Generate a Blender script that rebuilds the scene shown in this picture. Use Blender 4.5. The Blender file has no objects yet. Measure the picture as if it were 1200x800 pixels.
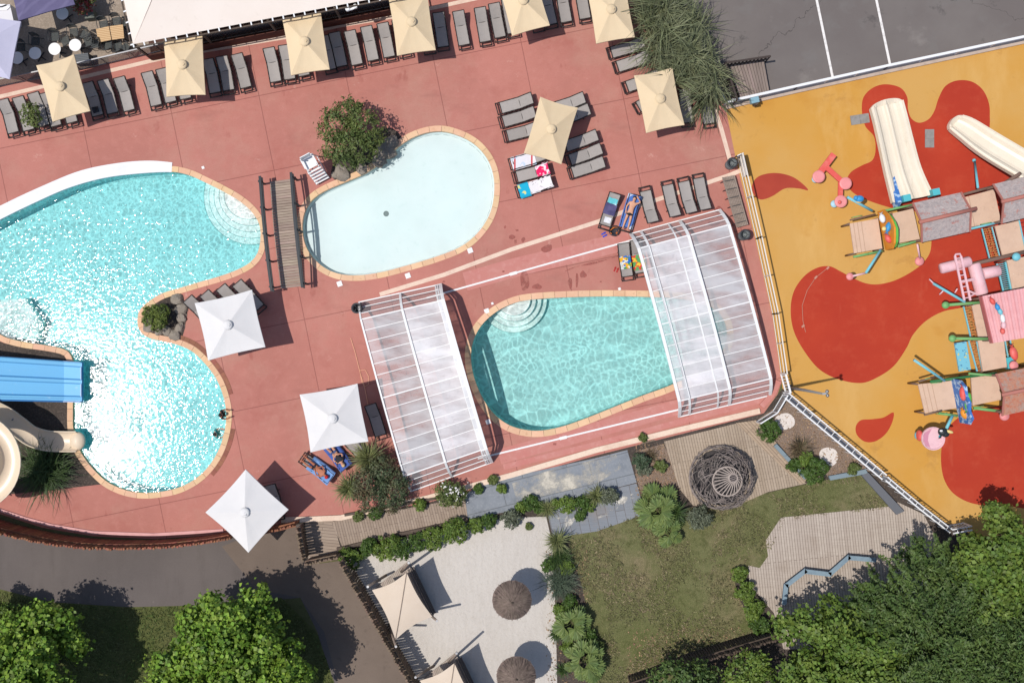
import bpy, bmesh, math, random
import numpy as np
from mathutils import Vector, Matrix, Quaternion, noise
from mathutils.geometry import delaunay_2d_cdt

# ------------------------------------------------------------------ basics
sc = bpy.context.scene
COL = sc.collection
H = 56.0            # drone height above the deck, metres
PPM = 22.0          # survey scale of the site plan: plan units per metre
R = math.radians

def G(px, py, z=0.0):
    """plan survey point -> world point for a feature standing z metres up"""
    k = (1 - z / H) / PPM
    return Vector(((px - 600) * k, (400 - py) * k, z))

def PX(pts, z=0.0):
    return [G(p[0], p[1], z) for p in pts]

def lin(c):
    c /= 255.0
    return c / 12.92 if c <= .04045 else ((c + .055) / 1.055) ** 2.4

EXPK = 0.80
def S(r, g, b, k=1.0):
    return (min(.9, lin(r) * EXPK * k), min(.9, lin(g) * EXPK * k), min(.9, lin(b) * EXPK * k), 1)

# ------------------------------------------------------------------ materials
MATS = {}
def mat(name, col, rough=.75, layers=(), bump=None, metal=0, spec=.3, island=0, transl=0, alpha=None, orand=0):
    if name in MATS: return MATS[name]
    m = bpy.data.materials.new(name); m.use_nodes = True
    nt = m.node_tree; N = nt.nodes; L = nt.links
    for n in list(N): N.remove(n)
    out = N.new('ShaderNodeOutputMaterial')
    bs = N.new('ShaderNodeBsdfPrincipled')
    bs.inputs['Roughness'].default_value = rough
    bs.inputs['Metallic'].default_value = metal
    bs.inputs['Specular IOR Level'].default_value = spec
    tc = N.new('ShaderNodeTexCoord')
    cur = N.new('ShaderNodeRGB'); cur.outputs[0].default_value = col
    cur = cur.outputs[0]
    def coords(l):
        mp = N.new('ShaderNodeMapping')
        mp.inputs['Rotation'].default_value = (0, 0, R(l.get('rot', 0)))
        st = l.get('st', (1, 1, 1)); mp.inputs['Scale'].default_value = st
        mp.inputs['Location'].default_value = l.get('off', (0, 0, 0))
        L.new(tc.outputs['Object'], mp.inputs['Vector'])
        v = mp.outputs[0]
        if l.get('warp'):
            nn = N.new('ShaderNodeTexNoise'); nn.inputs['Scale'].default_value = l.get('wscale', 1.0)
            nn.inputs['Detail'].default_value = 3
            L.new(tc.outputs['Object'], nn.inputs['Vector'])
            mx = N.new('ShaderNodeVectorMath'); mx.operation = 'MULTIPLY_ADD'
            L.new(nn.outputs['Color'], mx.inputs[0])
            mx.inputs[1].default_value = (l['warp'],) * 3
            L.new(v, mx.inputs[2]); v = mx.outputs[0]
        return v
    def tex(l):
        v = coords(l); t = l['t']
        if t == 'noise':
            n = N.new('ShaderNodeTexNoise'); n.inputs['Scale'].default_value = l.get('s', 1)
            n.inputs['Detail'].default_value = l.get('d', 5); n.inputs['Roughness'].default_value = l.get('r', .6)
            L.new(v, n.inputs['Vector']); return n.outputs['Fac']
        if t == 'wave':
            n = N.new('ShaderNodeTexWave'); n.inputs['Scale'].default_value = l.get('s', 1)
            n.inputs['Distortion'].default_value = l.get('dist', 1); n.inputs['Detail'].default_value = 3
            n.wave_profile = l.get('prof', 'SIN')
            L.new(v, n.inputs['Vector']); return n.outputs['Fac']
        if t == 'vor':
            n = N.new('ShaderNodeTexVoronoi'); n.feature = l.get('feat', 'DISTANCE_TO_EDGE')
            n.inputs['Scale'].default_value = l.get('s', 1)
            L.new(v, n.inputs['Vector']); return n.outputs['Distance']
        if t == 'cell':
            n = N.new('ShaderNodeTexVoronoi'); n.feature = 'F1'; n.inputs['Scale'].default_value = l.get('s', 1)
            L.new(v, n.inputs['Vector'])
            sp = N.new('ShaderNodeSeparateColor'); L.new(n.outputs['Color'], sp.inputs[0]); return sp.outputs[0]
        if t == 'brick' or t == 'tile':
            n = N.new('ShaderNodeTexBrick'); n.inputs['Scale'].default_value = 1
            n.inputs['Brick Width'].default_value = l['bw']; n.inputs['Row Height'].default_value = l['bh']
            n.inputs['Mortar Size'].default_value = l.get('m', .02); n.offset = l.get('o', 0)
            n.inputs['Mortar Smooth'].default_value = 0.2
            n.inputs['Color1'].default_value = (0, 0, 0, 1); n.inputs['Color2'].default_value = (1, 1, 1, 1)
            n.inputs['Mortar'].default_value = (.5, .5, .5, 1)
            L.new(v, n.inputs['Vector'])
            if t == 'brick': return n.outputs['Fac']
            sp = N.new('ShaderNodeSeparateColor'); L.new(n.outputs['Color'], sp.inputs[0]); return sp.outputs[0]
    for l in layers:
        f = tex(l)
        mr = N.new('ShaderNodeMapRange')
        mr.inputs['From Min'].default_value = l.get('lo', .4); mr.inputs['From Max'].default_value = l.get('hi', .6)
        mr.inputs['To Min'].default_value = 0; mr.inputs['To Max'].default_value = l.get('f', 1)
        L.new(f, mr.inputs['Value'])
        if l.get('lo', .4) > l.get('hi', .6):
            pass
        mx = N.new('ShaderNodeMix'); mx.data_type = 'RGBA'
        L.new(mr.outputs[0], mx.inputs[0]); L.new(cur, mx.inputs[6]); mx.inputs[7].default_value = l['c']
        cur = mx.outputs[2]
    if island:
        ge = N.new('ShaderNodeNewGeometry')
        hs = N.new('ShaderNodeHueSaturation')
        a = N.new('ShaderNodeMapRange'); a.inputs['To Min'].default_value = 1 - island; a.inputs['To Max'].default_value = 1 + island
        L.new(ge.outputs['Random Per Island'], a.inputs['Value']); L.new(a.outputs[0], hs.inputs['Value'])
        b = N.new('ShaderNodeMapRange'); b.inputs['From Max'].default_value = 1; b.inputs['To Min'].default_value = .485; b.inputs['To Max'].default_value = .515
        wn = N.new('ShaderNodeTexWhiteNoise'); wn.noise_dimensions = '1D'; L.new(ge.outputs['Random Per Island'], wn.inputs['W'])
        L.new(wn.outputs['Value'], b.inputs['Value']); L.new(b.outputs[0], hs.inputs['Hue'])
        L.new(cur, hs.inputs['Color']); cur = hs.outputs[0]
    if orand:
        oi = N.new('ShaderNodeObjectInfo'); hs = N.new('ShaderNodeHueSaturation')
        a = N.new('ShaderNodeMapRange'); a.inputs['To Min'].default_value = 1 - orand; a.inputs['To Max'].default_value = 1 + orand * .6
        L.new(oi.outputs['Random'], a.inputs['Value']); L.new(a.outputs[0], hs.inputs['Value']); L.new(cur, hs.inputs['Color']); cur = hs.outputs[0]
    L.new(cur, bs.inputs['Base Color'])
    if bump:
        bl = dict(bump); f = tex(bl)
        bp = N.new('ShaderNodeBump'); bp.inputs['Strength'].default_value = bl.get('k', .3)
        bp.inputs['Distance'].default_value = bl.get('dst', .05)
        L.new(f, bp.inputs['Height']); L.new(bp.outputs[0], bs.inputs['Normal'])
    sh = bs.outputs[0]
    if transl:
        tr = N.new('ShaderNodeBsdfTranslucent'); L.new(cur, tr.inputs['Color'])
        mx = N.new('ShaderNodeMixShader'); mx.inputs[0].default_value = transl
        L.new(sh, mx.inputs[1]); L.new(tr.outputs[0], mx.inputs[2]); sh = mx.outputs[0]
    if alpha is not None:
        tp = N.new('ShaderNodeBsdfTransparent')
        mx = N.new('ShaderNodeMixShader')
        if isinstance(alpha, dict):
            f = tex(alpha); mr = N.new('ShaderNodeMapRange')
            mr.inputs['From Min'].default_value = alpha.get('lo', .4); mr.inputs['From Max'].default_value = alpha.get('hi', .6)
            mr.inputs['To Min'].default_value = alpha['a0']; mr.inputs['To Max'].default_value = alpha['a1']
            L.new(f, mr.inputs['Value']); L.new(mr.outputs[0], mx.inputs[0])
        else:
            mx.inputs[0].default_value = alpha
        L.new(tp.outputs[0], mx.inputs[1]); L.new(sh, mx.inputs[2]); sh = mx.outputs[0]
    L.new(sh, out.inputs['Surface'])
    MATS[name] = m
    return m

def water_mat(name, absorb, density, wscale, bump, caus_s, caus_lo, caus_hi, dark, warp=.35, swell=0.0):
    """clear water: mirror-like surface over a tinted volume; a caustic net is painted into its transparent tint"""
    m = bpy.data.materials.new(name); m.use_nodes = True
    nt = m.node_tree; N = nt.nodes; L = nt.links
    for n in list(N): N.remove(n)
    out = N.new('ShaderNodeOutputMaterial'); tc = N.new('ShaderNodeTexCoord')
    def nz(s, d, r=.55, st=(1, 1, 1)):
        mp = N.new('ShaderNodeMapping'); mp.inputs['Scale'].default_value = st; L.new(tc.outputs['Object'], mp.inputs[0])
        n = N.new('ShaderNodeTexNoise'); n.inputs['Scale'].default_value = s; n.inputs['Detail'].default_value = d
        n.inputs['Roughness'].default_value = r; L.new(mp.outputs[0], n.inputs['Vector']); return n
    n1 = nz(wscale, 2, .55, (1, 1.4, 1))
    bp = N.new('ShaderNodeBump'); bp.inputs['Strength'].default_value = 1; bp.inputs['Distance'].default_value = bump
    L.new(n1.outputs['Fac'], bp.inputs['Height'])
    gl = N.new('ShaderNodeBsdfGlossy'); gl.inputs['Roughness'].default_value = .05
    L.new(bp.outputs[0], gl.inputs['Normal'])
    fr = N.new('ShaderNodeFresnel'); fr.inputs['IOR'].default_value = 1.33; L.new(bp.outputs[0], fr.inputs['Normal'])
    # painted caustics: cell net in the tint, bright lines between darker cells
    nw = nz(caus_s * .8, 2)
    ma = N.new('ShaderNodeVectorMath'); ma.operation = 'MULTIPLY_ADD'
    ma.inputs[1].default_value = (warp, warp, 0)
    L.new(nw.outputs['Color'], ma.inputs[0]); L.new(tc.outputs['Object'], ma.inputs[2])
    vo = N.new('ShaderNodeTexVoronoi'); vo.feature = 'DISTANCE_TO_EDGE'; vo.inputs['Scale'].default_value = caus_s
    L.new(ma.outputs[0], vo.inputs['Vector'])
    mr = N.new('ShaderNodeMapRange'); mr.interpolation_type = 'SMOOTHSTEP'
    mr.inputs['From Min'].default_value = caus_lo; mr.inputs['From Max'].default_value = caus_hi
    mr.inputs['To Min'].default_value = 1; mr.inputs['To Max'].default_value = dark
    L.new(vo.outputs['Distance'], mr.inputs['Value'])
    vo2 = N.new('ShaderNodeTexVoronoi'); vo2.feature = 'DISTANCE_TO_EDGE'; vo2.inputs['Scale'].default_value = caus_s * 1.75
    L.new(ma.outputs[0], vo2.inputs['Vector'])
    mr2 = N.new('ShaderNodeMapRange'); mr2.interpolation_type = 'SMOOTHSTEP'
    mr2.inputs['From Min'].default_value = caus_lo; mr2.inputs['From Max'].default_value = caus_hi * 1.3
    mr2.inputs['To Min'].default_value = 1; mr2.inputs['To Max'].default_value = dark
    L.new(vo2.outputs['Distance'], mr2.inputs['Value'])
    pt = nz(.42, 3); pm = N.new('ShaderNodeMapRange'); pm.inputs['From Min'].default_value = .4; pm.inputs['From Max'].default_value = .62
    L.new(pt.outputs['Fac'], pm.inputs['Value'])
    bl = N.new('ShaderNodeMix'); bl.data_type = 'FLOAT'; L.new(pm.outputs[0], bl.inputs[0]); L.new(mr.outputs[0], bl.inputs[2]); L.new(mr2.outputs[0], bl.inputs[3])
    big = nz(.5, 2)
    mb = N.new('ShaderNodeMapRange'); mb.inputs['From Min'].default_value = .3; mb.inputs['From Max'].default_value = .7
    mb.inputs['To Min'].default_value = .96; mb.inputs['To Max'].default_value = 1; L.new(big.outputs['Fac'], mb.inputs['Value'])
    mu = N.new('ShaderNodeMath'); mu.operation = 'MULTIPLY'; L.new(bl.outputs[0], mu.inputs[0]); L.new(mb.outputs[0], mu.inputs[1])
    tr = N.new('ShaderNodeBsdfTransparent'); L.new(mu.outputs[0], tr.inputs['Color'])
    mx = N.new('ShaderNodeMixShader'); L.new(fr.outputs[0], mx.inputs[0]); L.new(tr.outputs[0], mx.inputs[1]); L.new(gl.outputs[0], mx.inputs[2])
    L.new(mx.outputs[0], out.inputs['Surface'])
    va = N.new('ShaderNodeVolumeAbsorption'); va.inputs['Color'].default_value = absorb; va.inputs['Density'].default_value = density
    L.new(va.outputs[0], out.inputs['Volume'])
    return m

# ------------------------------------------------------------------ mesh builder
class MB:
    def __init__(s): s.v = []; s.f = []
    def add(s, vs, fs):
        o = len(s.v); s.v += [Vector(v) for v in vs]; s.f += [tuple(i + o for i in f) for f in fs]; return s
    def box(s, c, size, rz=0, rot=None):
        x, y, z = size[0] / 2, size[1] / 2, size[2] / 2
        M = rot if rot is not None else Matrix.Rotation(rz, 3, 'Z'); c = Vector(c)
        vs = [M @ Vector((a * x, b * y, d * z)) + c for d in (-1, 1) for a, b in ((-1, -1), (1, -1), (1, 1), (-1, 1))]
        return s.add(vs, [(3, 2, 1, 0), (4, 5, 6, 7), (0, 1, 5, 4), (1, 2, 6, 5), (2, 3, 7, 6), (3, 0, 4, 7)])
    def bar(s, a, b, w, h, up=(0, 0, 1)):
        a, b = Vector(a), Vector(b); d = (b - a)
        if d.length < 1e-6: return s
        l = d.length; d.normalize(); u = Vector(up)
        if abs(d.dot(u)) > .98: u = Vector((0, 1, 0)) if abs(d.y) < .9 else Vector((1, 0, 0))
        r = d.cross(u).normalized(); u = r.cross(d)
        M = Matrix((d, r, u)).transposed()
        return s.box((a + b) / 2, (l, w, h), rot=M)
    def tube(s, pts, r, seg=6, closed=False, cap=True):
        pts = [Vector(p) for p in pts]; n = len(pts)
        rs = r if isinstance(r, (list, tuple)) else [r] * n
        o = len(s.v); prev = None
        for i, p in enumerate(pts):
            if closed: t = pts[(i + 1) % n] - pts[i - 1]
            else: t = pts[min(i + 1, n - 1)] - pts[max(i - 1, 0)]
            if t.length < 1e-9: t = Vector((0, 0, 1))
            t.normalize()
            if prev is None:
                a = Vector((0, 0, 1)) if abs(t.z) < .9 else Vector((1, 0, 0))
                prev = t.cross(a).normalized()
            prev = (prev - t * prev.dot(t))
            prev = prev.normalized() if prev.length > 1e-6 else t.orthogonal().normalized()
            b = t.cross(prev)
            for k in range(seg):
                an = 2 * math.pi * k / seg
                s.v.append(p + (prev * math.cos(an) + b * math.sin(an)) * rs[i])
        m = n if closed else n - 1
        for i in range(m):
            j = (i + 1) % n
            for k in range(seg):
                k2 = (k + 1) % seg
                s.f.append((o + i * seg + k, o + i * seg + k2, o + j * seg + k2, o + j * seg + k))
        if cap and not closed:
            s.f.append(tuple(o + k for k in range(seg))[::-1]); s.f.append(tuple(o + (n - 1) * seg + k for k in range(seg)))
        return s
    def cyl(s, c, r, h, seg=16, r2=None):
        c = Vector(c); r2 = r if r2 is None else r2
        return s.tube([c, c + Vector((0, 0, h))], [r, r2], seg)
    def lathe(s, c, prof, seg=20):
        c = Vector(c); o = len(s.v)
        for r, z in prof:
            for k in range(seg):
                a = 2 * math.pi * k / seg; s.v.append(c + Vector((r * math.cos(a), r * math.sin(a), z)))
        for i in range(len(prof) - 1):
            for k in range(seg):
                k2 = (k + 1) % seg
                s.f.append((o + i * seg + k, o + i * seg + k2, o + (i + 1) * seg + k2, o + (i + 1) * seg + k))
        return s
    def prism(s, poly, z0, z1):
        n = len(poly); p = [(q[0], q[1]) for q in poly]
        if sum(p[i][0] * p[(i + 1) % n][1] - p[(i + 1) % n][0] * p[i][1] for i in range(n)) < 0: p = p[::-1]
        vs = [(x, y, z0) for x, y in p] + [(x, y, z1) for x, y in p]
        fs = [tuple(range(n))[::-1], tuple(range(n, 2 * n))] + [(i, (i + 1) % n, n + (i + 1) % n, n + i) for i in range(n)]
        return s.add(vs, fs)
    def ball(s, c, r, seg=12, rings=8, rot=None):
        c = Vector(c); r = (r, r, r) if isinstance(r, (int, float)) else r
        vs = []; fs = []
        M = rot if rot is not None else Matrix.Identity(3)
        for i in range(rings + 1):
            th = math.pi * i / rings
            for k in range(seg):
                a = 2 * math.pi * k / seg
                vs.append(M @ Vector((r[0] * math.sin(th) * math.cos(a), r[1] * math.sin(th) * math.sin(a), r[2] * math.cos(th))) + c)
        for i in range(rings):
            for k in range(seg):
                k2 = (k + 1) % seg
                fs.append((i * seg + k, (i + 1) * seg + k, (i + 1) * seg + k2, i * seg + k2))
        return s.add(vs, fs)
    def sheet(s, loops, z=0.0):
        """flat polygon with holes; loops[0] outer"""
        vs = []; es = []
        for lp in loops:
            o = len(vs); n = len(lp)
            vs += [Vector((p[0], p[1])) for p in lp]; es += [(o + i, o + (i + 1) % n) for i in range(n)]
        r = delaunay_2d_cdt(vs, es, [], 1, 1e-5)
        V, F = r[0], r[2]
        if len(loops) > 1:
            def cen(f): return (sum(V[i].x for i in f) / len(f), sum(V[i].y for i in f) / len(f))
            F = [f for f in F if not any(inside(cen(f), h) for h in loops[1:])]
        out = []
        for f in F:
            a = sum(V[f[i]].x * V[f[(i + 1) % len(f)]].y - V[f[(i + 1) % len(f)]].x * V[f[i]].y for i in range(len(f)))
            out.append(f if a > 0 else list(f)[::-1])
        return s.add([(p.x, p.y, z) for p in V], out)
    def grid(s, fn, nu, nv):
        vs = [fn(i / nu, j / nv) for i in range(nu + 1) for j in range(nv + 1)]
        return s.add(vs, [(i * (nv + 1) + j, (i + 1) * (nv + 1) + j, (i + 1) * (nv + 1) + j + 1, i * (nv + 1) + j + 1) for i in range(nu) for j in range(nv)])

MTX = {}
def obj(name, mb, m, parent=None, smooth=False, world=True, label=None, kind=None, mod=None):
    """one mesh object; with a parent, points given in world metres are brought into the parent's frame"""
    me = bpy.data.meshes.new(name)
    vs = mb.v
    if parent is not None and world:
        inv = MTX[parent.name].inverted(); vs = [inv @ v for v in vs]
    me.from_pydata([tuple(v) for v in vs], [], mb.f)
    me.materials.append(m)
    if smooth:
        me.polygons.foreach_set('use_smooth', [True] * len(me.polygons))
    o = bpy.data.objects.new(name, me); COL.objects.link(o)
    if parent is not None: o.parent = parent
    MTX[o.name] = (MTX[parent.name] if parent is not None else Matrix.Identity(4))
    if label: o['label'] = label
    if kind: o['kind'] = kind
    if mod:
        for t, kw in mod:
            md = o.modifiers.new(t.title(), t)
            for k, v in kw.items(): setattr(md, k, v)
    return o

def thing(name, label, cat, loc=(0, 0, 0), rz=0, group=None):
    o = bpy.data.objects.new(name, None); COL.objects.link(o)
    o.location = loc; o.rotation_euler = (0, 0, rz); o.empty_display_size = .2
    o['label'] = label; o['category'] = cat
    if group: o['group'] = group
    MTX[o.name] = Matrix.LocRotScale(Vector(loc), Matrix.Rotation(rz, 3, 'Z'), None)
    return o

def solo(name, mb, m, label, cat, group=None, loc=None, smooth=False, mod=None):
    """a thing that is one mesh; origin moved to loc"""
    if loc is not None:
        loc = Vector(loc); mb.v = [v - loc for v in mb.v]
    o = obj(name, mb, m, smooth=smooth, mod=mod)
    if loc is not None: o.location = loc
    o['label'] = label; o['category'] = cat
    if group: o['group'] = group
    return o

def ground(name, loops, z, m):
    mb = MB().sheet([[(p.x, p.y) for p in lp] for lp in loops], z)
    return obj(name, mb, m, kind='structure')

def dup(root, loc, rz, label=None, group=None):
    r = root.copy(); COL.objects.link(r); r.location = loc; r.rotation_euler = (0, 0, rz)
    if label: r['label'] = label
    if group: r['group'] = group
    MTX[r.name] = Matrix.LocRotScale(Vector(loc), Matrix.Rotation(rz, 3, 'Z'), None)
    for ch in list(root.children):
        c = ch.copy(); COL.objects.link(c); c.parent = r
        for g in list(ch.children):
            d = g.copy(); COL.objects.link(d); d.parent = c
    return r

def spline(pts, n=8, closed=True):
    pts = [Vector(p) for p in pts]; N = len(pts); out = []
    for i in range(N if closed else N - 1):
        if closed: a, b, c, d = pts[i - 1], pts[i], pts[(i + 1) % N], pts[(i + 2) % N]
        else: a, b, c, d = pts[max(i - 1, 0)], pts[i], pts[i + 1], pts[min(i + 2, N - 1)]
        for k in range(n):
            t = k / n
            out.append(.5 * ((2 * b) + (c - a) * t + (2 * a - 5 * b + 4 * c - d) * t * t + (3 * b - a - 3 * c + d) * t ** 3))
    if not closed: out.append(pts[-1])
    return out

def resample(pts, step, closed=True):
    P = pts + ([pts[0]] if closed else [])
    d = [0]
    for i in range(1, len(P)): d.append(d[-1] + (P[i] - P[i - 1]).length)
    n = max(2, int(round(d[-1] / step))); out = []; j = 0
    for k in range(n if closed else n + 1):
        s = d[-1] * k / n
        while j < len(d) - 2 and d[j + 1] < s: j += 1
        t = (s - d[j]) / max(1e-9, d[j + 1] - d[j]); out.append(P[j].lerp(P[j + 1], min(1, t)))
    return out

def area(p): return sum(p[i].x * p[(i + 1) % len(p)].y - p[(i + 1) % len(p)].x * p[i].y for i in range(len(p))) / 2
def ccw(p): return p if area(p) > 0 else p[::-1]
def offset(p, d):
    """offset of a ccw closed loop, outward for d > 0"""
    n = len(p); out = []
    for i in range(n):
        t = (p[(i + 1) % n] - p[i - 1]); t = Vector((t.x, t.y, 0)).normalized()
        out.append(p[i] + Vector((t.y, -t.x, 0)) * d)
    return out

def inside(pt, poly):
    x, y = pt[0], pt[1]; c = False; n = len(poly); j = n - 1
    for i in range(n):
        xi, yi, xj, yj = poly[i][0], poly[i][1], poly[j][0], poly[j][1]
        if (yi > y) != (yj > y) and x < (xj - xi) * (y - yi) / (yj - yi) + xi: c = not c
        j = i
    return c

# ------------------------------------------------------------------ foliage
def leaf_obj(name, P, Nn, size, asp, m, parent, seed, label=None, kind=None, fold=.15):
    rg = np.random.default_rng(seed); n = len(P)
    Nn = Nn / (np.linalg.norm(Nn, axis=1, keepdims=True) + 1e-9)
    rv = rg.normal(size=(n, 3)); t = rv - Nn * np.sum(rv * Nn, axis=1, keepdims=True)
    t /= np.linalg.norm(t, axis=1, keepdims=True) + 1e-9
    b = np.cross(Nn, t); s = (size * rg.uniform(.5, 1.45, n))[:, None]
    V = np.empty((n, 4, 3))
    V[:, 0] = P - t * s * .5; V[:, 1] = P + b * s * asp * .5 + Nn * s * fold; V[:, 2] = P + t * s * .5; V[:, 3] = P - b * s * asp * .5 + Nn * s * fold
    V = V.reshape(-1, 3)
    if parent is not None:
        inv = np.array(MTX[parent.name].inverted()); V = V @ inv[:3, :3].T + inv[:3, 3]
    me = bpy.data.meshes.new(name)
    me.vertices.add(4 * n); me.vertices.foreach_set('co', V.astype(np.float32).ravel())
    me.loops.add(4 * n); me.loops.foreach_set('vertex_index', np.arange(4 * n, dtype=np.int32))
    me.polygons.add(n); me.polygons.foreach_set('loop_start', np.arange(0, 4 * n, 4, dtype=np.int32))
    me.update(calc_edges=True); me.validate()
    me.materials.append(m)
    o = bpy.data.objects.new(name, me); COL.objects.link(o); o.parent = parent
    MTX[o.name] = MTX[parent.name] if parent is not None else Matrix.Identity(4)
    if label: o['label'] = label
    if kind: o['kind'] = kind
    return o

def crown_points(lumps, n, seed, spread=.16, clusters=40, flat=1.0):
    """leaves in clumps over the shells of uneven lumps; those buried inside other lumps are dropped"""
    rg = np.random.default_rng(seed)
    tot = sum(l[1] ** 2 for l in lumps); Ps = []; Ns = []
    C = np.array([l[0] for l in lumps], float); Rr = np.array([l[1] for l in lumps], float)
    for c, r in lumps:
        k = int(n * r * r / tot); K = max(6, int(clusters * r * r / tot * len(lumps)))
        d = rg.normal(size=(K, 3)); d[:, 2] = np.where(d[:, 2] < -.2, -d[:, 2], d[:, 2]); d /= np.linalg.norm(d, axis=1, keepdims=True)
        rad = rg.uniform(.72, 1.12, K)[:, None]
        cc = d * rad * r
        w = rg.uniform(.4, 1.4, K); idx = rg.choice(K, k, p=w / w.sum())
        p = cc[idx] + rg.normal(size=(k, 3)) * r * spread
        nn = p / (np.linalg.norm(p, axis=1, keepdims=True) + 1e-9)
        Ps.append(p * np.array([1, 1, flat]) + np.array(c)); Ns.append(nn)
    P = np.concatenate(Ps); Nn = np.concatenate(Ns)
    keep = np.ones(len(P), bool)
    for c, r in zip(C, Rr):
        keep &= np.linalg.norm((P - c) / np.array([1, 1, flat]), axis=1) > r * .6
    P, Nn = P[keep], Nn[keep]
    Nn = Nn + rg.normal(size=Nn.shape) * .55 + np.array([0, 0, .35])
    ok = P[:, 2] > .03
    return P[ok], Nn[ok]

def tree(name, label, px, py, zc, lumps, n, size, asp, m, mt, seed, group=None, clusters=60, spread=.16, cat='tree', base=None, trunk_r=.22, flat=1.0, fold=.15, spray=0):
    """lumps in metres relative to the crown centre at plan (px,py), height zc"""
    cc = G(px, py, zc); b = G(*base) if base else Vector((cc.x, cc.y, 0))
    t = thing(name, label, cat, b, 0, group)
    L = [((cc.x + l[0], cc.y + l[1], zc + l[2]), l[3]) for l in lumps]
    mb = MB(); fork = b.lerp(cc, .45)
    mb.tube([b + Vector((0, 0, -.1)), b.lerp(fork, .4) + Vector((.05, .03, 0)), fork], [trunk_r * 1.3, trunk_r, trunk_r * .8], 10)
    for (c, r) in L[::max(1, len(L) // 14)]:
        c = Vector(c); mid = fork.lerp(c, .5) + Vector((0, 0, r * .15))
        mb.tube([fork - Vector((0, 0, .1)), mid, c + Vector((0, 0, r * .3))], [trunk_r * .55, trunk_r * .32, trunk_r * .1], 6)
    obj('trunk', mb, mt, t, smooth=True)
    P, Nn = crown_points(L, n, seed, spread, clusters, flat)
    if spray:
        P2, N2 = spray_points(L, spray, seed + 5); P = np.concatenate([P, P2]); Nn = np.concatenate([Nn, N2])
    leaf_obj('crown', P, Nn, size, asp, m, t, seed + 1, fold=fold)
    return t

def clump_lumps(R_, n, seed, flat=.7, rl=(.15, .27), inner=.5):
    """many small leaf clumps over a dome, uneven in size and depth, with gaps between them"""
    rg = random.Random(seed); out = [(0, 0, -.05 * R_, R_ * inner)]
    for i in range(n):
        zz = 1 - 1.25 * (i + .5) / n; a = i * 2.39996 + rg.uniform(-.45, .45); zz = max(-.25, min(1, zz + rg.uniform(-.1, .1)))
        r = R_ * rg.uniform(*rl); d = (R_ - r * .6) * rg.uniform(.66, 1.08) * (1 + .12 * math.sin(3 * a + seed)); h = math.sqrt(max(0, 1 - zz * zz))
        out.append((math.cos(a) * h * d, math.sin(a) * h * d, zz * d * flat, r))
    return out
def spray_points(lumps_, n, seed, L=1.3):
    """feathery sprays: leaves set along twigs that reach outward and droop"""
    rg = np.random.default_rng(seed); Ps = []; Ns = []; Ts = []
    cx = np.array(lumps_[0][0]); K = max(1, n // 70)
    tot = sum(l[1] ** 2 for l in lumps_[1:])
    for c, r in lumps_[1:]:
        for _ in range(max(2, int(K * r * r / tot))):
            d0 = np.array(c) - cx; d0[2] = 0; a = math.atan2(d0[1], d0[0]) + rg.normal() * .55
            ax = np.array([math.cos(a), math.sin(a), rg.uniform(-.05, .35)]); side = np.array([-math.sin(a), math.cos(a), 0])
            st = np.array(c) + rg.normal(size=3) * r * np.array([.55, .55, .35]); l = L * rg.uniform(.6, 1.2); m = 70
            u = rg.uniform(0, 1, m); w = rg.uniform(-1, 1, m) * .22 * l * (1 - u) ** .6
            P = st + np.outer(u * l, ax) + np.outer(w, side); P[:, 2] -= .35 * l * u ** 2 + .25 * np.abs(w) - rg.normal(size=m) * .02
            Ps.append(P); Ns.append(np.array([0, 0, 1.]) + rg.normal(size=(m, 3)) * .28 + .35 * np.outer(np.sign(w), side))
    P = np.concatenate(Ps); N = np.concatenate(Ns); ok = P[:, 2] > .05
    return P[ok], N[ok]

def blades(mb, base, n, L, w, rg, el=(30, 85), droop=.5, seg=4, jit=.05, az=None):
    base = Vector(base)
    for _ in range(n):
        a = rg.uniform(0, 2 * math.pi) if az is None else rg.uniform(*az)
        e = R(rg.uniform(*el)); l = L * rg.uniform(.6, 1.1)
        p = base + Vector((rg.gauss(0, jit), rg.gauss(0, jit), 0)); side = Vector((-math.sin(a), math.cos(a), 0)) * w * .5
        o = len(mb.v); step = l / seg
        for k in range(seg + 1):
            ww = (1 - (k / seg) ** 1.6) if k < seg else .03
            ww = max(ww, .06) * (0.7 + .3 * min(1, k))
            mb.v += [p - side * ww, p + side * ww]
            p = p + Vector((math.cos(a) * math.cos(e), math.sin(a) * math.cos(e), math.sin(e))) * step
            e -= droop * rg.uniform(.6, 1.2)
            if p.z < .02: p.z = .02
        for k in range(seg): mb.f.append((o + 2 * k, o + 2 * k + 1, o + 2 * k + 3, o + 2 * k + 2))
    return mb
# ------------------------------------------------------------------ palette
stain = lambda s, lo, hi, c, f, **k: dict(t='noise', s=s, lo=lo, hi=hi, c=c, f=f, **k)
m_deck = mat('red concrete', S(180, 118, 106), .85, [
    stain(.12, .40, .66, S(203, 134, 121), .7), stain(.35, .52, .72, S(168, 98, 88), .6, r=.7), stain(.22, .5, .68, S(188, 140, 124), .65, off=(11, 2, 0), r=.68, warp=.8),
    stain(2.2, .5, .75, S(205, 142, 130), .35, r=.7), stain(14, .45, .8, S(165, 92, 84), .25),
    stain(1.1, .64, .72, S(150, 80, 72), .45, st=(1, .45, 1), rot=20),
    stain(.8, .64, .72, S(214, 168, 154), .6, off=(7, 3, 0), r=.75), stain(5, .66, .72, S(146, 84, 76), .5, r=.7), stain(.5, .6, .72, S(160, 106, 96), .5, off=(9, 9, 0), st=(.5, 1.5, 1), rot=-12),
    dict(t='brick', bw=4.75, bh=4.05, m=.022, rot=-11.5, off=(1.1, .7, 0), lo=.3, hi=.9, c=S(118, 66, 62), f=.62)],
    bump=dict(t='noise', s=30, d=3, k=.25, dst=.01))
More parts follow.
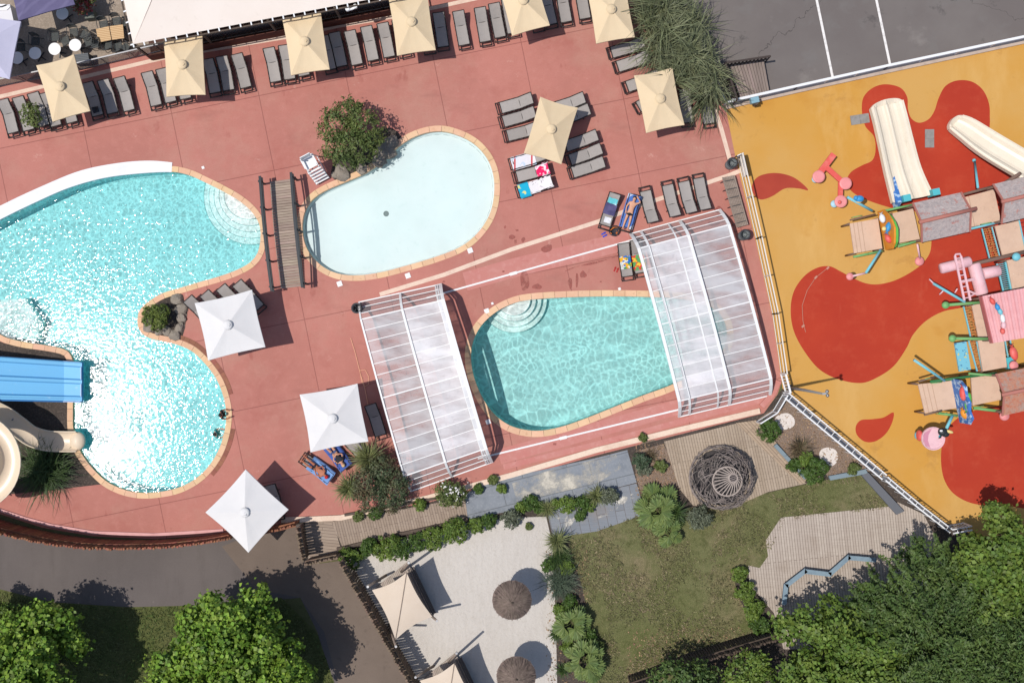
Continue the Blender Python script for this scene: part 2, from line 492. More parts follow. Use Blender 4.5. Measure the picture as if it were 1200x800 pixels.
m_deck_pale = mat('pink concrete strip', S(198, 134, 124), .85, [
    stain(.6, .4, .65, S(196, 120, 112), .6), stain(3, .5, .7, S(212, 156, 148), .5), stain(1.3, .62, .7, S(170, 92, 85), .5)])
m_deck_wet = mat('damp concrete', S(158, 84, 74), .5, [stain(2, .4, .6, S(174, 100, 90), .7)], alpha=dict(t='noise', s=2.2, d=5, r=.7, lo=.38, hi=.56, a0=.1, a1=.9))
m_cream = mat('cream painted line', S(232, 205, 185), .8, [stain(2, .45, .7, S(212, 175, 158), .6), stain(12, .5, .7, S(240, 222, 205), .5)])
m_cream_wall = mat('cream kerb', S(236, 212, 190), .8, [stain(1.2, .45, .7, S(214, 180, 158), .7), stain(9, .5, .75, S(190, 160, 140), .4)])
m_soil = mat('soil', S(120, 103, 90), .95, [stain(.5, .4, .65, S(96, 82, 70), .8), stain(6, .45, .65, S(150, 132, 116), .6), stain(25, .5, .7, S(80, 68, 58), .6)],
             bump=dict(t='noise', s=14, d=5, k=.6, dst=.05))
m_dark_soil = mat('dark bark soil', S(84, 74, 68), .95, [stain(.8, .4, .65, S(64, 57, 52), .8), stain(9, .5, .65, S(122, 108, 96), .5), stain(30, .5, .7, S(50, 44, 40), .6)],
             bump=dict(t='noise', s=20, d=5, k=.8, dst=.05))
m_gravel = mat('garden gravel', S(158, 138, 122), .95, [stain(1, .45, .65, S(138, 116, 98), .7), dict(t='vor', feat='F1', s=16, lo=.1, hi=.5, c=S(120, 100, 86), f=.7), stain(20, .55, .7, S(196, 180, 165), .6)],
             bump=dict(t='vor', feat='F1', s=16, k=.8, dst=.04))
m_road = mat('worn asphalt', S(98, 90, 87), .9, [stain(.15, .4, .65, S(112, 103, 99), .7), stain(1.2, .5, .7, S(88, 80, 76), .5, st=(1, .2, 1)), stain(30, .5, .72, S(126, 118, 113), .55), stain(3, .68, .75, S(140, 130, 124), .5)],
             bump=dict(t='noise', s=45, d=2, k=.35, dst=.01))
m_path_asph = mat('brown asphalt', S(112, 98, 88), .9, [stain(.3, .4, .65, S(128, 113, 101), .7), stain(30, .5, .72, S(138, 124, 112), .5), stain(2, .6, .72, S(94, 82, 74), .5)],
             bump=dict(t='noise', s=45, d=2, k=.35, dst=.01))
m_court = mat('grey asphalt', S(112, 104, 101), .9, [stain(.14, .42, .62, S(124, 117, 113), .8), stain(.9, .55, .72, S(122, 118, 115), .5, warp=.6), stain(.6, .62, .70, S(76, 72, 71), .6, r=.7),
             stain(28, .5, .72, S(116, 112, 110), .5), dict(t='vor', s=.09, warp=1.2, wscale=1.6, lo=.0022, hi=.0006, c=S(66, 62, 60), f=.75), stain(.35, .6, .72, S(140, 133, 128), .6, off=(5, 5, 0), r=.7)], bump=dict(t='noise', s=45, d=2, k=.35, dst=.01))
m_line = mat('white line paint', S(238, 234, 230), .7, [stain(5, .5, .7, S(196, 190, 186), .7), stain(22, .6, .7, S(130, 126, 122), .6)])
m_yellow = mat('yellow rubber surface', S(208, 161, 90), .9, [stain(.13, .42, .62, S(206, 150, 62), .8), stain(.3, .54, .7, S(220, 176, 108), .6, st=(1, .35, 1), rot=35, r=.7),
             stain(.25, .58, .72, S(188, 128, 48), .55, off=(3, 9, 0), r=.65), stain(40, .45, .75, S(190, 138, 60), .45), stain(.5, .6, .7, S(176, 128, 66), .5, r=.75, off=(2, 8, 0), warp=1), stain(1.5, .66, .76, S(200, 158, 104), .5)], bump=dict(t='noise', s=60, d=2, k=.2, dst=.01))
m_redrub = mat('red rubber surface', S(184, 62, 38), .9, [stain(.2, .4, .65, S(172, 52, 34), .8), stain(.9, .5, .72, S(194, 82, 56), .5, r=.7), stain(.5, .62, .72, S(204, 106, 80), .45, st=(1, .3, 1), rot=60), stain(40, .45, .75, S(168, 50, 30), .3)], bump=dict(t='noise', s=60, d=2, k=.2, dst=.01))
m_maroon = mat('maroon rubber surface', S(176, 70, 52), .9, [stain(.5, .4, .65, S(164, 60, 46), .8), stain(40, .45, .75, S(150, 56, 42), .3)])
m_sand = mat('pale sand', S(206, 199, 191), .95, [stain(.2, .4, .62, S(196, 188, 179), .7), dict(t='noise', s=2.2, st=(2.2, .35, 1), rot=6, d=4, lo=.45, hi=.7, c=S(192, 184, 175), f=.6), stain(5, .52, .68, S(184, 175, 165), .5, r=.7), stain(26, .5, .7, S(220, 214, 206), .5)],
             bump=dict(t='noise', s=7, d=6, k=.7, dst=.06))
m_lawn = mat('mown lawn', S(122, 122, 82), .95, [stain(.16, .42, .62, S(108, 112, 66), .9), stain(.35, .5, .68, S(154, 136, 108), .7, off=(4, 2, 0), r=.7), stain(2.2, .48, .66, S(78, 82, 42), .7, r=.75),
             stain(7, .52, .66, S(152, 140, 102), .5, r=.75), stain(26, .45, .65, S(66, 70, 34), .6)], bump=dict(t='noise', s=18, d=6, k=.9, dst=.08))
m_verge = mat('green verge', S(84, 92, 44), .95, [stain(.4, .42, .62, S(100, 100, 60), .7), stain(3, .48, .66, S(66, 76, 34), .8), stain(24, .45, .65, S(120, 122, 78), .5)], bump=dict(t='noise', s=18, d=6, k=.9, dst=.08))
m_terr = mat('terrace stone paving', S(176, 160, 144), .9, [stain(.5, .4, .65, S(158, 144, 130), .7), dict(t='vor', feat='F1', s=9, lo=.1, hi=.55, c=S(140, 126, 112), f=.6), stain(12, .55, .7, S(202, 188, 172), .5)],
             bump=dict(t='vor', feat='F1', s=9, k=.4, dst=.02))
m_slate = mat('blue grey slate paving', S(136, 141, 148), .8, [stain(1.6, .5, .68, S(112, 118, 126), .6), stain(9, .52, .68, S(160, 163, 166), .5),
             dict(t='brick', bw=2.4, bh=1.2, m=.03, rot=-14, o=.5, lo=.3, hi=.9, c=S(84, 88, 90), f=.55)])
def planks(name, c, c2, dark, rot, w, l=4.0):
    return mat(name, c, .85, [dict(t='tile', bw=l, bh=w, m=.0, o=.37, rot=rot, lo=0, hi=1, c=c2, f=.75), dict(t='noise', s=3, st=(.25, 6, 1), rot=rot, lo=.45, hi=.68, c=dark, f=.45, d=5, r=.7),
               stain(.7, .55, .7, S(150, 132, 116), .4), dict(t='brick', bw=l, bh=w, m=.012, o=.37, rot=rot, lo=.2, hi=.9, c=S(92, 78, 68), f=.8)], bump=dict(t='noise', s=3, st=(.25, 6, 1), rot=rot, k=.2, dst=.01))
m_plank_a = planks('grey boardwalk planks', S(172, 154, 138), S(150, 132, 117), S(128, 110, 96), 76, .14, 3)
m_plank_b = planks('pale deck planks', S(194, 181, 168), S(174, 160, 148), S(150, 134, 122), 84, .14, 5)
m_plank_c = planks('tan deck planks', S(184, 166, 146), S(162, 144, 124), S(138, 120, 104), 78, .14, 5)
m_plank_d = planks('diagonal deck planks', S(188, 166, 142), S(170, 148, 126), S(140, 120, 102), 48, .14, 3)
m_plank_s = planks('slate coloured boards', S(140, 144, 150), S(124, 129, 136), S(108, 112, 118), 78, .5, 5)
m_coping = mat('tan coping stone', S(230, 190, 154), .8, [stain(1, .42, .65, S(222, 176, 138), .7), stain(10, .5, .7, S(232, 196, 162), .5), stain(3, .62, .72, S(186, 138, 104), .5)], island=.07)
m_whiteband = mat('white pool edge', S(236, 236, 238), .6, [stain(1, .5, .7, S(224, 224, 228), .6)])
m_edge_row = mat('red brown edge row', S(150, 96, 76), .75, [stain(3, .4, .65, S(130, 80, 64), .6)], island=.15)
m_liner = mat('pool liner aqua', (.58, .76, .77, 1), .6, [stain(.6, .4, .6, (.52, .73, .75, 1), .6)])
m_liner_w = mat('pool liner white', (.82, .85, .84, 1), .6, [stain(.6, .4, .65, (.78, .83, .82, 1), .6)])
m_nosing = mat('step nosing blue', S(140, 196, 198), .6)

# ------------------------------------------------------------------ pool outlines (plan survey)
kids = [(520, 154), (541, 160), (558, 170), (571, 185), (578, 202), (580, 222), (577, 244), (569, 262), (556, 278), (538, 291), (510, 302), (480, 311), (450, 319), (425, 323), (402, 322.5), (383, 316), (367, 303), (357, 286), (354, 266), (357, 248), (366, 234), (382, 223), (408, 212), (430, 202), (448, 189), (463, 175), (480, 163), (500, 155.5)]
big = [(200, 201), (222, 205), (242, 214), (262, 224), (281, 235), (296, 248), (305, 263), (306.5, 280), (303, 297), (293, 309), (276, 318), (255, 325.5), (235, 331), (212, 338), (192, 344), (175, 354), (165, 364), (162.5, 376), (165, 387), (175, 395), (190, 399), (208, 403), (226, 411), (242, 426), (255, 444), (263, 464), (266.5, 485), (264, 507), (257, 528), (245, 547), (230, 561), (211, 571), (190, 576), (168, 577.5), (147, 574), (127, 565), (112, 552), (99, 536), (90, 519), (86, 500), (86, 470), (87, 440), (86, 424), (82, 414), (74, 409), (55, 405), (30, 401.5), (8, 396), (-10, 388), (-60, 380), (-80, 340), (-70, 300), (-35, 276), (0, 257), (40, 237.5), (80, 220), (120, 208.5), (160, 203)]
lap = [(612, 352), (640, 349), (690, 347), (745, 347), (800, 350), (838, 362), (852, 385), (848, 410), (826, 432), (785, 452), (755, 463), (720, 477), (685, 491), (655, 501), (628, 505), (603, 501), (585, 491), (571, 476), (560, 456), (553, 434), (551.5, 412), (556, 394), (566, 378), (581, 365), (596, 357)]
def loop(pts, z=-.1): return resample(ccw([Vector((p.x, p.y, 0)) for p in spline(PX(pts, z), 8)]), .28)
L_kids, L_big, L_lap = loop(kids), loop(big), loop(lap)
POOLS = [L_kids, L_big, L_lap]

def coping_stones(lp, w, zt, m, name, parent, step=.62, gap=.014, skip=None, inset=-.03, thick=.24):
    mb = MB(); c = resample(lp, step / 4); n = len(c) - len(c) % 4; c = resample(lp, sum((c[i] - c[i - 1]).length for i in range(len(c))) / n)
    n = len(c) - len(c) % 4
    a = offset(c, inset); b = offset(c, w); rg = random.Random(3)
    for i in range(0, n, 4):
        if skip and skip(c[i]): continue
        inn = [a[(i + k) % len(c)].copy() for k in range(5)]; ou = [b[(i + k) % len(c)].copy() for k in range(5)]
        t = (inn[1] - inn[0]).normalized() * gap * .5; inn[0] += t; ou[0] += t
        t = (inn[4] - inn[3]).normalized() * gap * .5; inn[4] -= t; ou[4] -= t
        mb.prism([(p.x, p.y) for p in inn + ou[::-1]], zt - thick, zt + rg.uniform(-.003, .004))
    return obj(name, mb, m, parent)

def pool(lp, label, depth, liner, absorb, dens, wparams, cw, skip=None, extra_band=None):
    cx = sum((p for p in lp), Vector()) / len(lp)
    t = thing('swimming_pool', label, 'pool', (cx.x, cx.y, 0))
    mb = MB(); n = len(lp); lo = offset(lp, 0)
    o = 0; vs = [(p.x, p.y, -.04) for p in lp] + [(p.x, p.y, -depth + .12) for p in lp]
    ins = offset(lp, -.12); vs += [(p.x, p.y, -depth) for p in ins]
    fs = []
    for r in range(2):
        for i in range(n):
            j = (i + 1) % n; fs.append((r * n + i, (r + 1) * n + i, (r + 1) * n + j, r * n + j))
    mb.add(vs, fs); mb.sheet([[(p.x, p.y) for p in resample(ins, .5)]], -depth)
    obj('basin', mb, liner, t)
    coping_stones(lp, cw, .025, m_coping, 'coping', t, skip=skip)
    # the body of water: closed, a hair wider than the basin
    wl = offset(lp, .02); zt = -.11; wb = -depth - .03
    w = MB(); V = [(p.x, p.y, zt) for p in wl] + [(p.x, p.y, wb) for p in wl]
    w.add(V, [(i, n + i, n + (i + 1) % n, (i + 1) % n) for i in range(n)])
    w.add(V[:n], [tuple(range(n))]); w.add(V[n:], [tuple(range(n))[::-1]])
    bm = bmesh.new(); me = bpy.data.meshes.new('water'); me.from_pydata([tuple(v) for v in w.v], [], w.f)
    bm.from_mesh(me); bmesh.ops.remove_doubles(bm, verts=bm.verts, dist=1e-5); bmesh.ops.recalc_face_normals(bm, faces=bm.faces); bm.to_mesh(me); bm.free()
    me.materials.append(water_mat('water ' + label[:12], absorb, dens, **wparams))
    wo = bpy.data.objects.new('water', me); COL.objects.link(wo); wo['kind'] = 'structure'
    return t

band_px = [(202, 190.5), (175, 188.5), (140, 191), (95, 200), (50, 218), (0, 241.5), (-40, 264), (-62, 280), (-72, 300), (-35, 276), (0, 257), (40, 237.5), (80, 220), (120, 208.5), (160, 203), (200, 201)]
band_poly = PX(band_px)
near_band = lambda p: (p.x < G(203, 0).x and p.y > G(0, 300).y)
slide_gap = lambda p: near_band(p)
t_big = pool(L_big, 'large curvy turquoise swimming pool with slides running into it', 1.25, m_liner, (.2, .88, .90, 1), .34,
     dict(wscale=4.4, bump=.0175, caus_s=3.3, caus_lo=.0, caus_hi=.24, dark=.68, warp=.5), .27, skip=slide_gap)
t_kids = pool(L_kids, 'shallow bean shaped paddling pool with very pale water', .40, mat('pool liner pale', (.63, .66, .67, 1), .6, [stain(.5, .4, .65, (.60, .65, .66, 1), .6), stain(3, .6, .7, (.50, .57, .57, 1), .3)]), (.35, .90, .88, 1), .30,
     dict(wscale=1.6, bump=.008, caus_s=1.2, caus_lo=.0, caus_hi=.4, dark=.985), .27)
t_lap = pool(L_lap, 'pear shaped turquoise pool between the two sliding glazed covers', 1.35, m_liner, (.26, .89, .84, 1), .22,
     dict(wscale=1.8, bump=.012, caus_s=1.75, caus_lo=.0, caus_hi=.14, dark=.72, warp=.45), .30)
# white overflow band of the big pool, row of brown blocks outside the coping, entry steps
mb = MB()
bs_ = spline(PX([(202, 190.5), (175, 188.5), (140, 191), (95, 200), (50, 218), (0, 241.5), (-40, 264), (-80, 292)]), 6, False)
bi_ = [p for p in L_big if near_band(p) and p.x > G(-70, 0).x and p.y > G(0, 300).y]
bi_.sort(key=lambda p: -p.x)
bi_ = offset(L_big, -.05); bi_ = sorted([bi_[i] for i, p in enumerate(L_big) if near_band(p)], key=lambda p: -p.x)
mb.prism([(p.x, p.y) for p in bs_ + bi_[::-1]], -.22, .03)
obj('overflow_edge', mb, m_whiteband, t_big)
c2 = offset(L_big, .29)
def brown_row(a, b):
    mb = MB()
    idx = [i for i, p in enumerate(L_big) if a(p)]
    c = c2; d = offset(L_big, .29 + .22)
    for i in idx:
        j = (i + 1) % len(c2); u = (c[j] - c[i]).normalized() * .008
        mb.prism([(p.x, p.y) for p in (c[i] + u, c[j] - u, d[j] - u, d[i] + u)], -.05, .018)
    return mb
mb = brown_row(lambda p: p.x > G(196, 0).x and G(0, 470).y < p.y < G(0, 399).y and p.x < G(275, 0).x, 0)
mb2 = brown_row(lambda p: p.x > G(238, 0).x and G(0, 558).y < p.y < G(0, 502).y, 0)
obj('brown_row', mb, m_edge_row, t_big); obj('brown_row', mb2, m_edge_row, t_big)

def steps_in(parent, lp, corner_px, dirs, n, tread, width, top_d, rise, liner):
    """quarter-round entry steps filling a pool corner; blue nosings"""
    c = G(*corner_px); inner = offset(lp, -.02)
    for k in range(n):
        r = width + tread * k; z = -top_d - rise * k
        poly = [p for p in inner]
        circ = [c + Vector((math.cos(a), math.sin(a), 0)) * r for a in [2 * math.pi * i / 64 for i in range(64)]]
        mb = MB(); sel = [p for p in circ if inside(p, inner)]
        # walk: arc inside the pool + pool edge inside the circle
        edge = [p for p in inner if (p - c).length < r]
        if len(sel) < 3 or len(edge) < 2: continue
        cen = (sum(sel, Vector()) + sum(edge, Vector())) / (len(sel) + len(edge))
        allp = sorted(sel + edge, key=lambda p: math.atan2(p.y - cen.y, p.x - cen.x))
        mb.prism([(p.x, p.y) for p in allp], -2.0 if False else z - rise - .02, z)
        st = obj('step', mb, liner, parent)
        angs = sorted(sel, key=lambda p: math.atan2((p - c).y, (p - c).x))
        # order arc contiguous
        th = [math.atan2((p - c).y, (p - c).x) for p in sel]
        base = math.atan2(sum(math.sin(x) for x in th), sum(math.cos(x) for x in th))
        sel.sort(key=lambda p: ((math.atan2((p - c).y, (p - c).x) - base + math.pi) % (2 * math.pi)))
        nb = MB(); nb.tube([p + Vector((0, 0, z + .002)) for p in sel], .014, 5)
        obj('nosing', nb, m_nosing, st)
steps_in(t_big, L_big, (290, 228), None, 5, .32, 1.3, .2, .17, m_liner_w)
steps_in(t_lap, L_lap, (602, 350), None, 4, .3, .9, .3, .25, m_liner_w)
# raised bench under the waterfall corner of the big pool
mb = MB(); mb.prism([(p.x, p.y) for p in PX([(-30, 352), (24, 349), (31, 362), (43, 378), (36, 400), (8, 395), (-30, 383)])], -1.2, -.62)
obj('bench_ledge', mb, mat('ledge', (.72, .82, .80, 1), .6, [stain(1.6, .4, .62, (.62, .76, .74, 1), .8)]), t_big)
# floor drain of the paddling pool
mb = MB().lathe(G(452.5, 250.5, -.4), [(.0, .012), (.09, .012), (.12, .02), (.15, .012), (.15, 0)], 20)
obj('drain', mb, mat('drain grey', S(120, 130, 130), .5), t_kids)

# ------------------------------------------------------------------ ground sheets
def rect(x0, y0, x1, y1): return [Vector((x0, y0, 0)), Vector((x1, y0, 0)), Vector((x1, y1, 0)), Vector((x0, y1, 0))]
holes = [resample(offset(p, .2), .3) for p in POOLS]
obj('ground', MB().sheet([[(p.x, p.y) for p in l] for l in [rect(-160, -140, 160, 140)] + holes], -.012), mat('rough grassland', S(104, 100, 66), .95, [stain(.05, .42, .62, S(84, 90, 50), .8), stain(.4, .5, .68, S(128, 116, 88), .6), stain(3, .48, .66, S(76, 80, 44), .6)], bump=dict(t='noise', s=10, d=5, k=.6, dst=.08)), kind='structure')
deck_px = [(-110, 130), (0, 102), (85, 85), (190, 59), (300, 38), (450, 9), (560, -14), (745, -40), (762, 20), (806, 62), (846, 118), (850, 125), (862, 180), (885, 280), (905, 370), (917, 445), (911, 462), (895, 484), (700, 533), (500, 589), (388, 609), (345, 611), (290, 624), (262, 626), (180, 631), (110, 628), (50, 618), (0, 602), (-110, 575)]
ground('pool_deck', [PX(deck_px)] + holes, 0, m_deck)
terr_px = [(-110, 130), (0, 102), (85, 85), (190, 59), (300, 38), (450, 9), (560, -14), (560, -160), (-110, -160)]
ground('terrace_paving', [PX(terr_px)], -.004, m_terr)
ground('tennis_court', [PX([(745, -40), (762, 20), (806, 62), (846, 118), (850, 125), (1200, 48), (1420, 0), (1420, -160), (745, -160)])], 0, m_court)
ground('playground_surface', [PX([(850, 125), (1200, 48), (1420, 0), (1420, 760), (1300, 700), (1108, 612), (1030, 556), (917, 455), (905, 370), (885, 280), (862, 185)])], .002, m_yellow)
def blob(px, m=m_redrub, name='red_safety_surface'):
    return ground(name, [spline(PX(px), 8)], .006, m)
blob([(1038, 99), (1055, 103), (1063, 114), (1064, 128), (1068, 139), (1077, 144), (1088, 140), (1095, 130), (1100, 115), (1108, 101), (1122, 94.5), (1139, 96), (1152, 106), (1159, 122), (1160, 140), (1161, 156), (1175, 168), (1200, 178), (1260, 190), (1260, 330), (1200, 330), (1150, 352), (1128, 360), (1105, 365), (1085, 376), (1070, 392), (1062, 408), (1048, 428), (1030, 441), (1010, 448.5), (985, 445), (962, 434), (945, 415), (931, 390), (926.5, 365), (930, 342), (942, 324), (957, 314), (972, 312), (985, 318), (1000, 326), (1015, 332), (1030, 333), (1050, 328), (1072, 316), (1085, 304), (1091, 290), (1090, 265), (1080, 250), (1050, 245), (1020, 236), (1000, 226), (992, 214), (997, 202), (1010, 194), (1022, 188), (1026, 176), (1024, 160), (1014, 148), (1010, 130), (1012, 114), (1023, 103)])
blob([(1262, 470), (1200, 473), (1160, 477), (1130, 485), (1112, 500), (1104, 520), (1103, 545), (1108, 565), (1120, 580), (1142, 590), (1175, 592), (1262, 590)])
ground('maroon_safety_surface', [spline(PX([(881, 219), (886, 209), (897, 204), (912, 203), (928, 207), (940, 215), (947, 223), (936, 221), (920, 221), (905, 230), (892, 234), (884, 229)]), 6)], .006, m_maroon)
ground('maroon_safety_surface', [spline(PX([(1047, 483), (1045, 496), (1037, 509), (1025, 517), (1013, 517), (1004, 509), (1003, 499), (1009, 492), (1021, 491), (1035, 489)]), 6)], .006, m_redrub)
# garden side
ground('garden_soil', [PX([(388, 609), (500, 589), (700, 533), (895, 484), (917, 455), (1030, 556), (1108, 612), (1300, 700), (1300, 960), (340, 960), (402, 655), (358, 660), (345, 612)])], -.006, m_dark_soil)
ground('asphalt_road', [PX([(-200, 560), (0, 610), (50, 628), (110, 634), (180, 637), (285, 628), (352, 614), (358, 662), (404, 656), (500, 830), (520, 900), (400, 900), (390, 800), (372, 740), (352, 700), (230, 710), (150, 712), (60, 705), (0, 690), (-200, 660)])], -.003, m_road)
ground('service_path', [PX([(352, 700), (300, 690), (260, 640), (285, 630), (352, 616), (358, 662), (404, 656), (500, 830), (540, 900), (400, 900), (396, 800), (380, 740)])], .001, m_path_asph)
ground('grass_verge', [PX([(-200, 662), (0, 690), (60, 705), (150, 711), (230, 709), (330, 700), (372, 742), (392, 800), (400, 960), (-200, 960)])], .001, m_verge)
ground('beach_sand', [PX([(404, 656), (470, 632), (548, 612), (610, 606), (640, 605), (648, 640), (650, 690), (652, 760), (655, 900), (530, 900), (488, 800)])], 0, m_sand)
ground('lawn', [spline(PX([(668, 628), (700, 620), (750, 603), (800, 596), (850, 590), (900, 577), (945, 567), (1000, 557), (1030, 563), (1042, 592), (1000, 600), (925, 609), (905, 640), (892, 666), (862, 676), (872, 714), (890, 742), (850, 765), (800, 790), (760, 815), (700, 815), (690, 770), (685, 700), (672, 655)]), 5)], .002, m_lawn)
ground('boardwalk', [PX([(388, 611), (545, 583), (548, 606), (470, 624), (402, 642)])], .02, m_plank_a)
ground('boardwalk', [PX([(357, 609), (388, 603), (402, 651), (362, 659)])], .012, planks('grey landing planks', S(172, 154, 138), S(152, 134, 119), S(128, 110, 96), 6, .16, 3))
ground('slate_paving', [PX([(545, 581), (562, 566), (700, 536), (735, 527), (746, 565), (700, 577), (640, 590), (600, 598), (548, 608)])], .006, m_slate)
ground('lime_stain', [PX([(600, 566), (640, 552), (722, 532), (728, 548), (700, 566), (640, 580), (606, 588)])], .009, mat('lime stain', S(214, 206, 190), .9, [stain(6, .5, .66, S(180, 176, 168), .6)], alpha=dict(t='noise', s=.7, d=7, r=.72, lo=.42, hi=.6, a0=.0, a1=.92)))
ground('lime_stain', [PX([(650, 602), (742, 578), (746, 592), (655, 622)])], .013, mat('lime splash', S(222, 216, 204), .9, alpha=dict(t='noise', s=1.1, d=6, r=.7, off=(2, 5, 0), lo=.54, hi=.64, a0=.0, a1=.95)))
ground('slate_paving', [PX([(640, 592), (746, 566), (756, 602), (700, 622), (648, 630)])], .010, m_plank_s)
ground('timber_deck', [PX([(778, 517), (862, 496), (945, 566), (900, 576), (852, 597), (812, 592), (796, 572)])], .03, m_plank_c)
ground('timber_deck', [PX([(862, 495.5), (886, 492), (948, 560), (938, 568)])], .036, m_plank_d)
ground('timber_deck', [PX([(915, 606), (1042, 593), (1052, 588), (1082, 602), (1112, 660), (1080, 760), (918, 760), (907, 718), (878, 684), (877, 662), (890, 665), (900, 651), (897, 633)])], .03, m_plank_b)
ground('gravel_bed', [spline(PX([(745, 526), (776, 518), (794, 568), (786, 580), (752, 578)]), 3)], .002, m_gravel)
ground('gravel_bed', [PX([(888, 491), (908, 478), (920, 462), (1020, 552), (985, 555), (948, 562)])], .002, m_gravel)
for px in ([(909, 489), (915, 485), (923, 484), (930, 489), (931, 497), (925, 502), (914, 503), (909, 497)], [(962, 527), (970, 524), (979, 527), (982, 535), (979, 543), (972, 546), (964, 541), (960, 534)]):
    ground('white_gravel_patch', [spline(PX(px), 4)], .012, mat('white gravel', S(226, 216, 208), .9, [stain(14, .5, .7, S(190, 178, 168), .7)], bump=dict(t='noise', s=20, d=3, k=.6, dst=.03)))
ground('slide_bed', [PX([(-90, 398), (-10, 396), (5, 402), (30, 407), (55, 410), (73, 414), (80, 422), (81, 440), (80, 500), (92, 530), (118, 562), (120, 567), (60, 574), (0, 580), (-90, 580)])], .008, m_dark_soil)
ground('slope_edging', [PX([(1006, 553), (1040, 586), (1046, 600), (1090, 640), (1110, 618), (1030, 556)])], .004, m_dark_soil)
# painted and inlaid lines
def strip(name, px, w, z, m):
    pts = PX(px); a = []; b = []
    for i, p in enumerate(pts):
        t = (pts[min(i + 1, len(pts) - 1)] - pts[max(i - 1, 0)]).normalized(); n = Vector((-t.y, t.x, 0)) * w / 2
        a.append(p + n); b.append(p - n)
    return ground(name, [a + b[::-1]], z, m)
strip('cream_line', [(445, 345), (520, 322), (600, 292), (700, 260), (752, 240), (800, 224), (853, 206), (868, 200)], .22, .004, m_cream)
strip('cream_line', [(-20, 118), (95, 91), (192, 68), (250, 58), (340, 43), (400, 30), (460, 20), (560, -2)], .2, .004, m_cream)
strip('cream_line', [(836, 125), (845, 150), (856, 190)], .22, .004, m_cream)
strip('pale_strip', [(545, 330), (605, 313), (690, 293), (738, 281)], 1.0, .004, m_deck_pale)
strip('pale_strip', [(585, 535), (650, 517), (790, 478), (900, 455)], .8, .004, m_deck_pale)
strip('pale_strip', [(590, 547), (700, 520), (905, 465)], .3, .008, m_deck_pale)
strip('court_line', [(948, -40), (957, 0), (976, 92)], .13, .004, m_line)
strip('court_line', [(1018, -40), (1027, 0), (1043, 76)], .13, .004, m_line)
for px in ([(662, 318), (675, 312), (694, 310), (720, 301), (737, 292), (738, 298), (710, 304), (690, 308)], [(634, 291), (645, 286), (646, 293), (638, 296)], [(610, 322), (617, 318), (620, 335), (612, 340)]):
    ground('damp_patch', [spline(PX(px), 4)], .011, m_deck_wet)
for i, (x, y, rx, ry) in enumerate(((600, 278, 3.5, 2.6), (604, 283, 1.7, 2.6), (613, 281, 2, 3), (606, 270, 2, 1.2), (592, 266, 1.2, 2), (668, 331, 2.2, 6), (676, 328, 1.5, 8), (683, 322, 5, 4), (630, 336, 6, 3), (520, 330, 1.6, 1.2), (836, 262, 7, 3), (842, 246, 5, 4), (590, 318, 1.5, 1), (704, 330, 1.2, .8), (650, 520, 2.2, 1.4), (662, 513, 2.8, 1.2))):
    rg = random.Random(i); ground('damp_patch', [spline([G(x + rx * math.cos(a) * rg.uniform(.7, 1.35), y + ry * math.sin(a) * rg.uniform(.7, 1.35)) for a in [k * .785 for k in range(8)]], 4)], .011 if y > 285 or x > 650 else .006, m_deck_wet)
# kerbs along the deck
def kerb(px, w, h, m, name='kerb', z=0):
    pts = PX(px); a = []; b = []
    for i, p in enumerate(pts):
        t = (pts[min(i + 1, len(pts) - 1)] - pts[max(i - 1, 0)]).normalized(); n = Vector((-t.y, t.x, 0)) * w / 2
        a.append(p + n); b.append(p - n)
    return obj(name, MB().prism([(p.x, p.y) for p in a + b[::-1]], z - .02, z + h), m, kind='structure')
kerb(spline_px := [(330, 609), (400, 606), (500, 583), (600, 556), (700, 526.5), (800, 502), (890, 481)], .28, .12, m_cream_wall)
kerb([(-110, 570), (0, 597), (30, 607), (60, 615), (110, 623.5), (180, 626), (262, 621)], .16, .08, mat('pale pink kerb', S(226, 172, 168), .8, [stain(2, .45, .7, S(208, 150, 146), .6)]))
kerb([(892, 476), (906, 460), (912, 446)], .3, .12, m_deck_pale)
ground('drip_strip', [PX([(470, 598), (500, 590), (600, 562), (700, 533), (800, 508), (893, 485), (888, 492), (800, 514), (700, 540), (600, 570), (500, 598)])], .004, m_dark_soil)
kerb([(850, 125.5), (930, 107), (1035, 84), (1200, 48.5), (1400, 4)], .3, .14, mat('playground kerb', S(196, 176, 160), .85, [stain(2, .45, .65, S(170, 152, 140), .6)]))
# ------------------------------------------------------------------ furniture materials
m_frame = mat('bronze lounger frame', S(50, 44, 42), .5, metal=0, spec=.4)
m_sling = mat('grey lounger mesh', S(168, 161, 156), .8, [stain(5, .45, .7, S(156, 149, 144), .6), dict(t='wave', s=40, dist=0, lo=.2, hi=.8, c=S(150, 143, 138), f=.3)], orand=.12)
m_beige = mat('beige parasol cloth', S(240, 217, 180), .85, [stain(.8, .4, .65, S(232, 206, 168), .5), stain(20, .5, .8, S(222, 196, 158), .25), stain(2.2, .6, .72, S(240, 218, 184), .5), stain(1.1, .6, .7, S(216, 190, 152), .35, r=.75)], transl=.12, orand=.07)
m_white_cloth = mat('white parasol cloth', S(238, 236, 235), .85, [stain(.7, .42, .65, S(229, 228, 228), .6), stain(5, .66, .74, S(206, 206, 210), .3)], transl=.1)
m_lilac = mat('lilac parasol cloth', S(208, 206, 228), .85, [stain(.8, .42, .65, S(198, 196, 220), .6)], transl=.1)
m_purple = mat('purple grey canvas', S(104, 98, 132), .85, [stain(1.2, .42, .65, S(92, 86, 120), .6), dict(t='wave', s=.7, dist=3, rot=70, lo=.6, hi=1, c=S(122, 116, 150), f=.5)])
m_pole = mat('parasol pole metal', S(190, 188, 184), .4, metal=.6)
m_bolt = mat('dark base', S(70, 68, 66), .7)
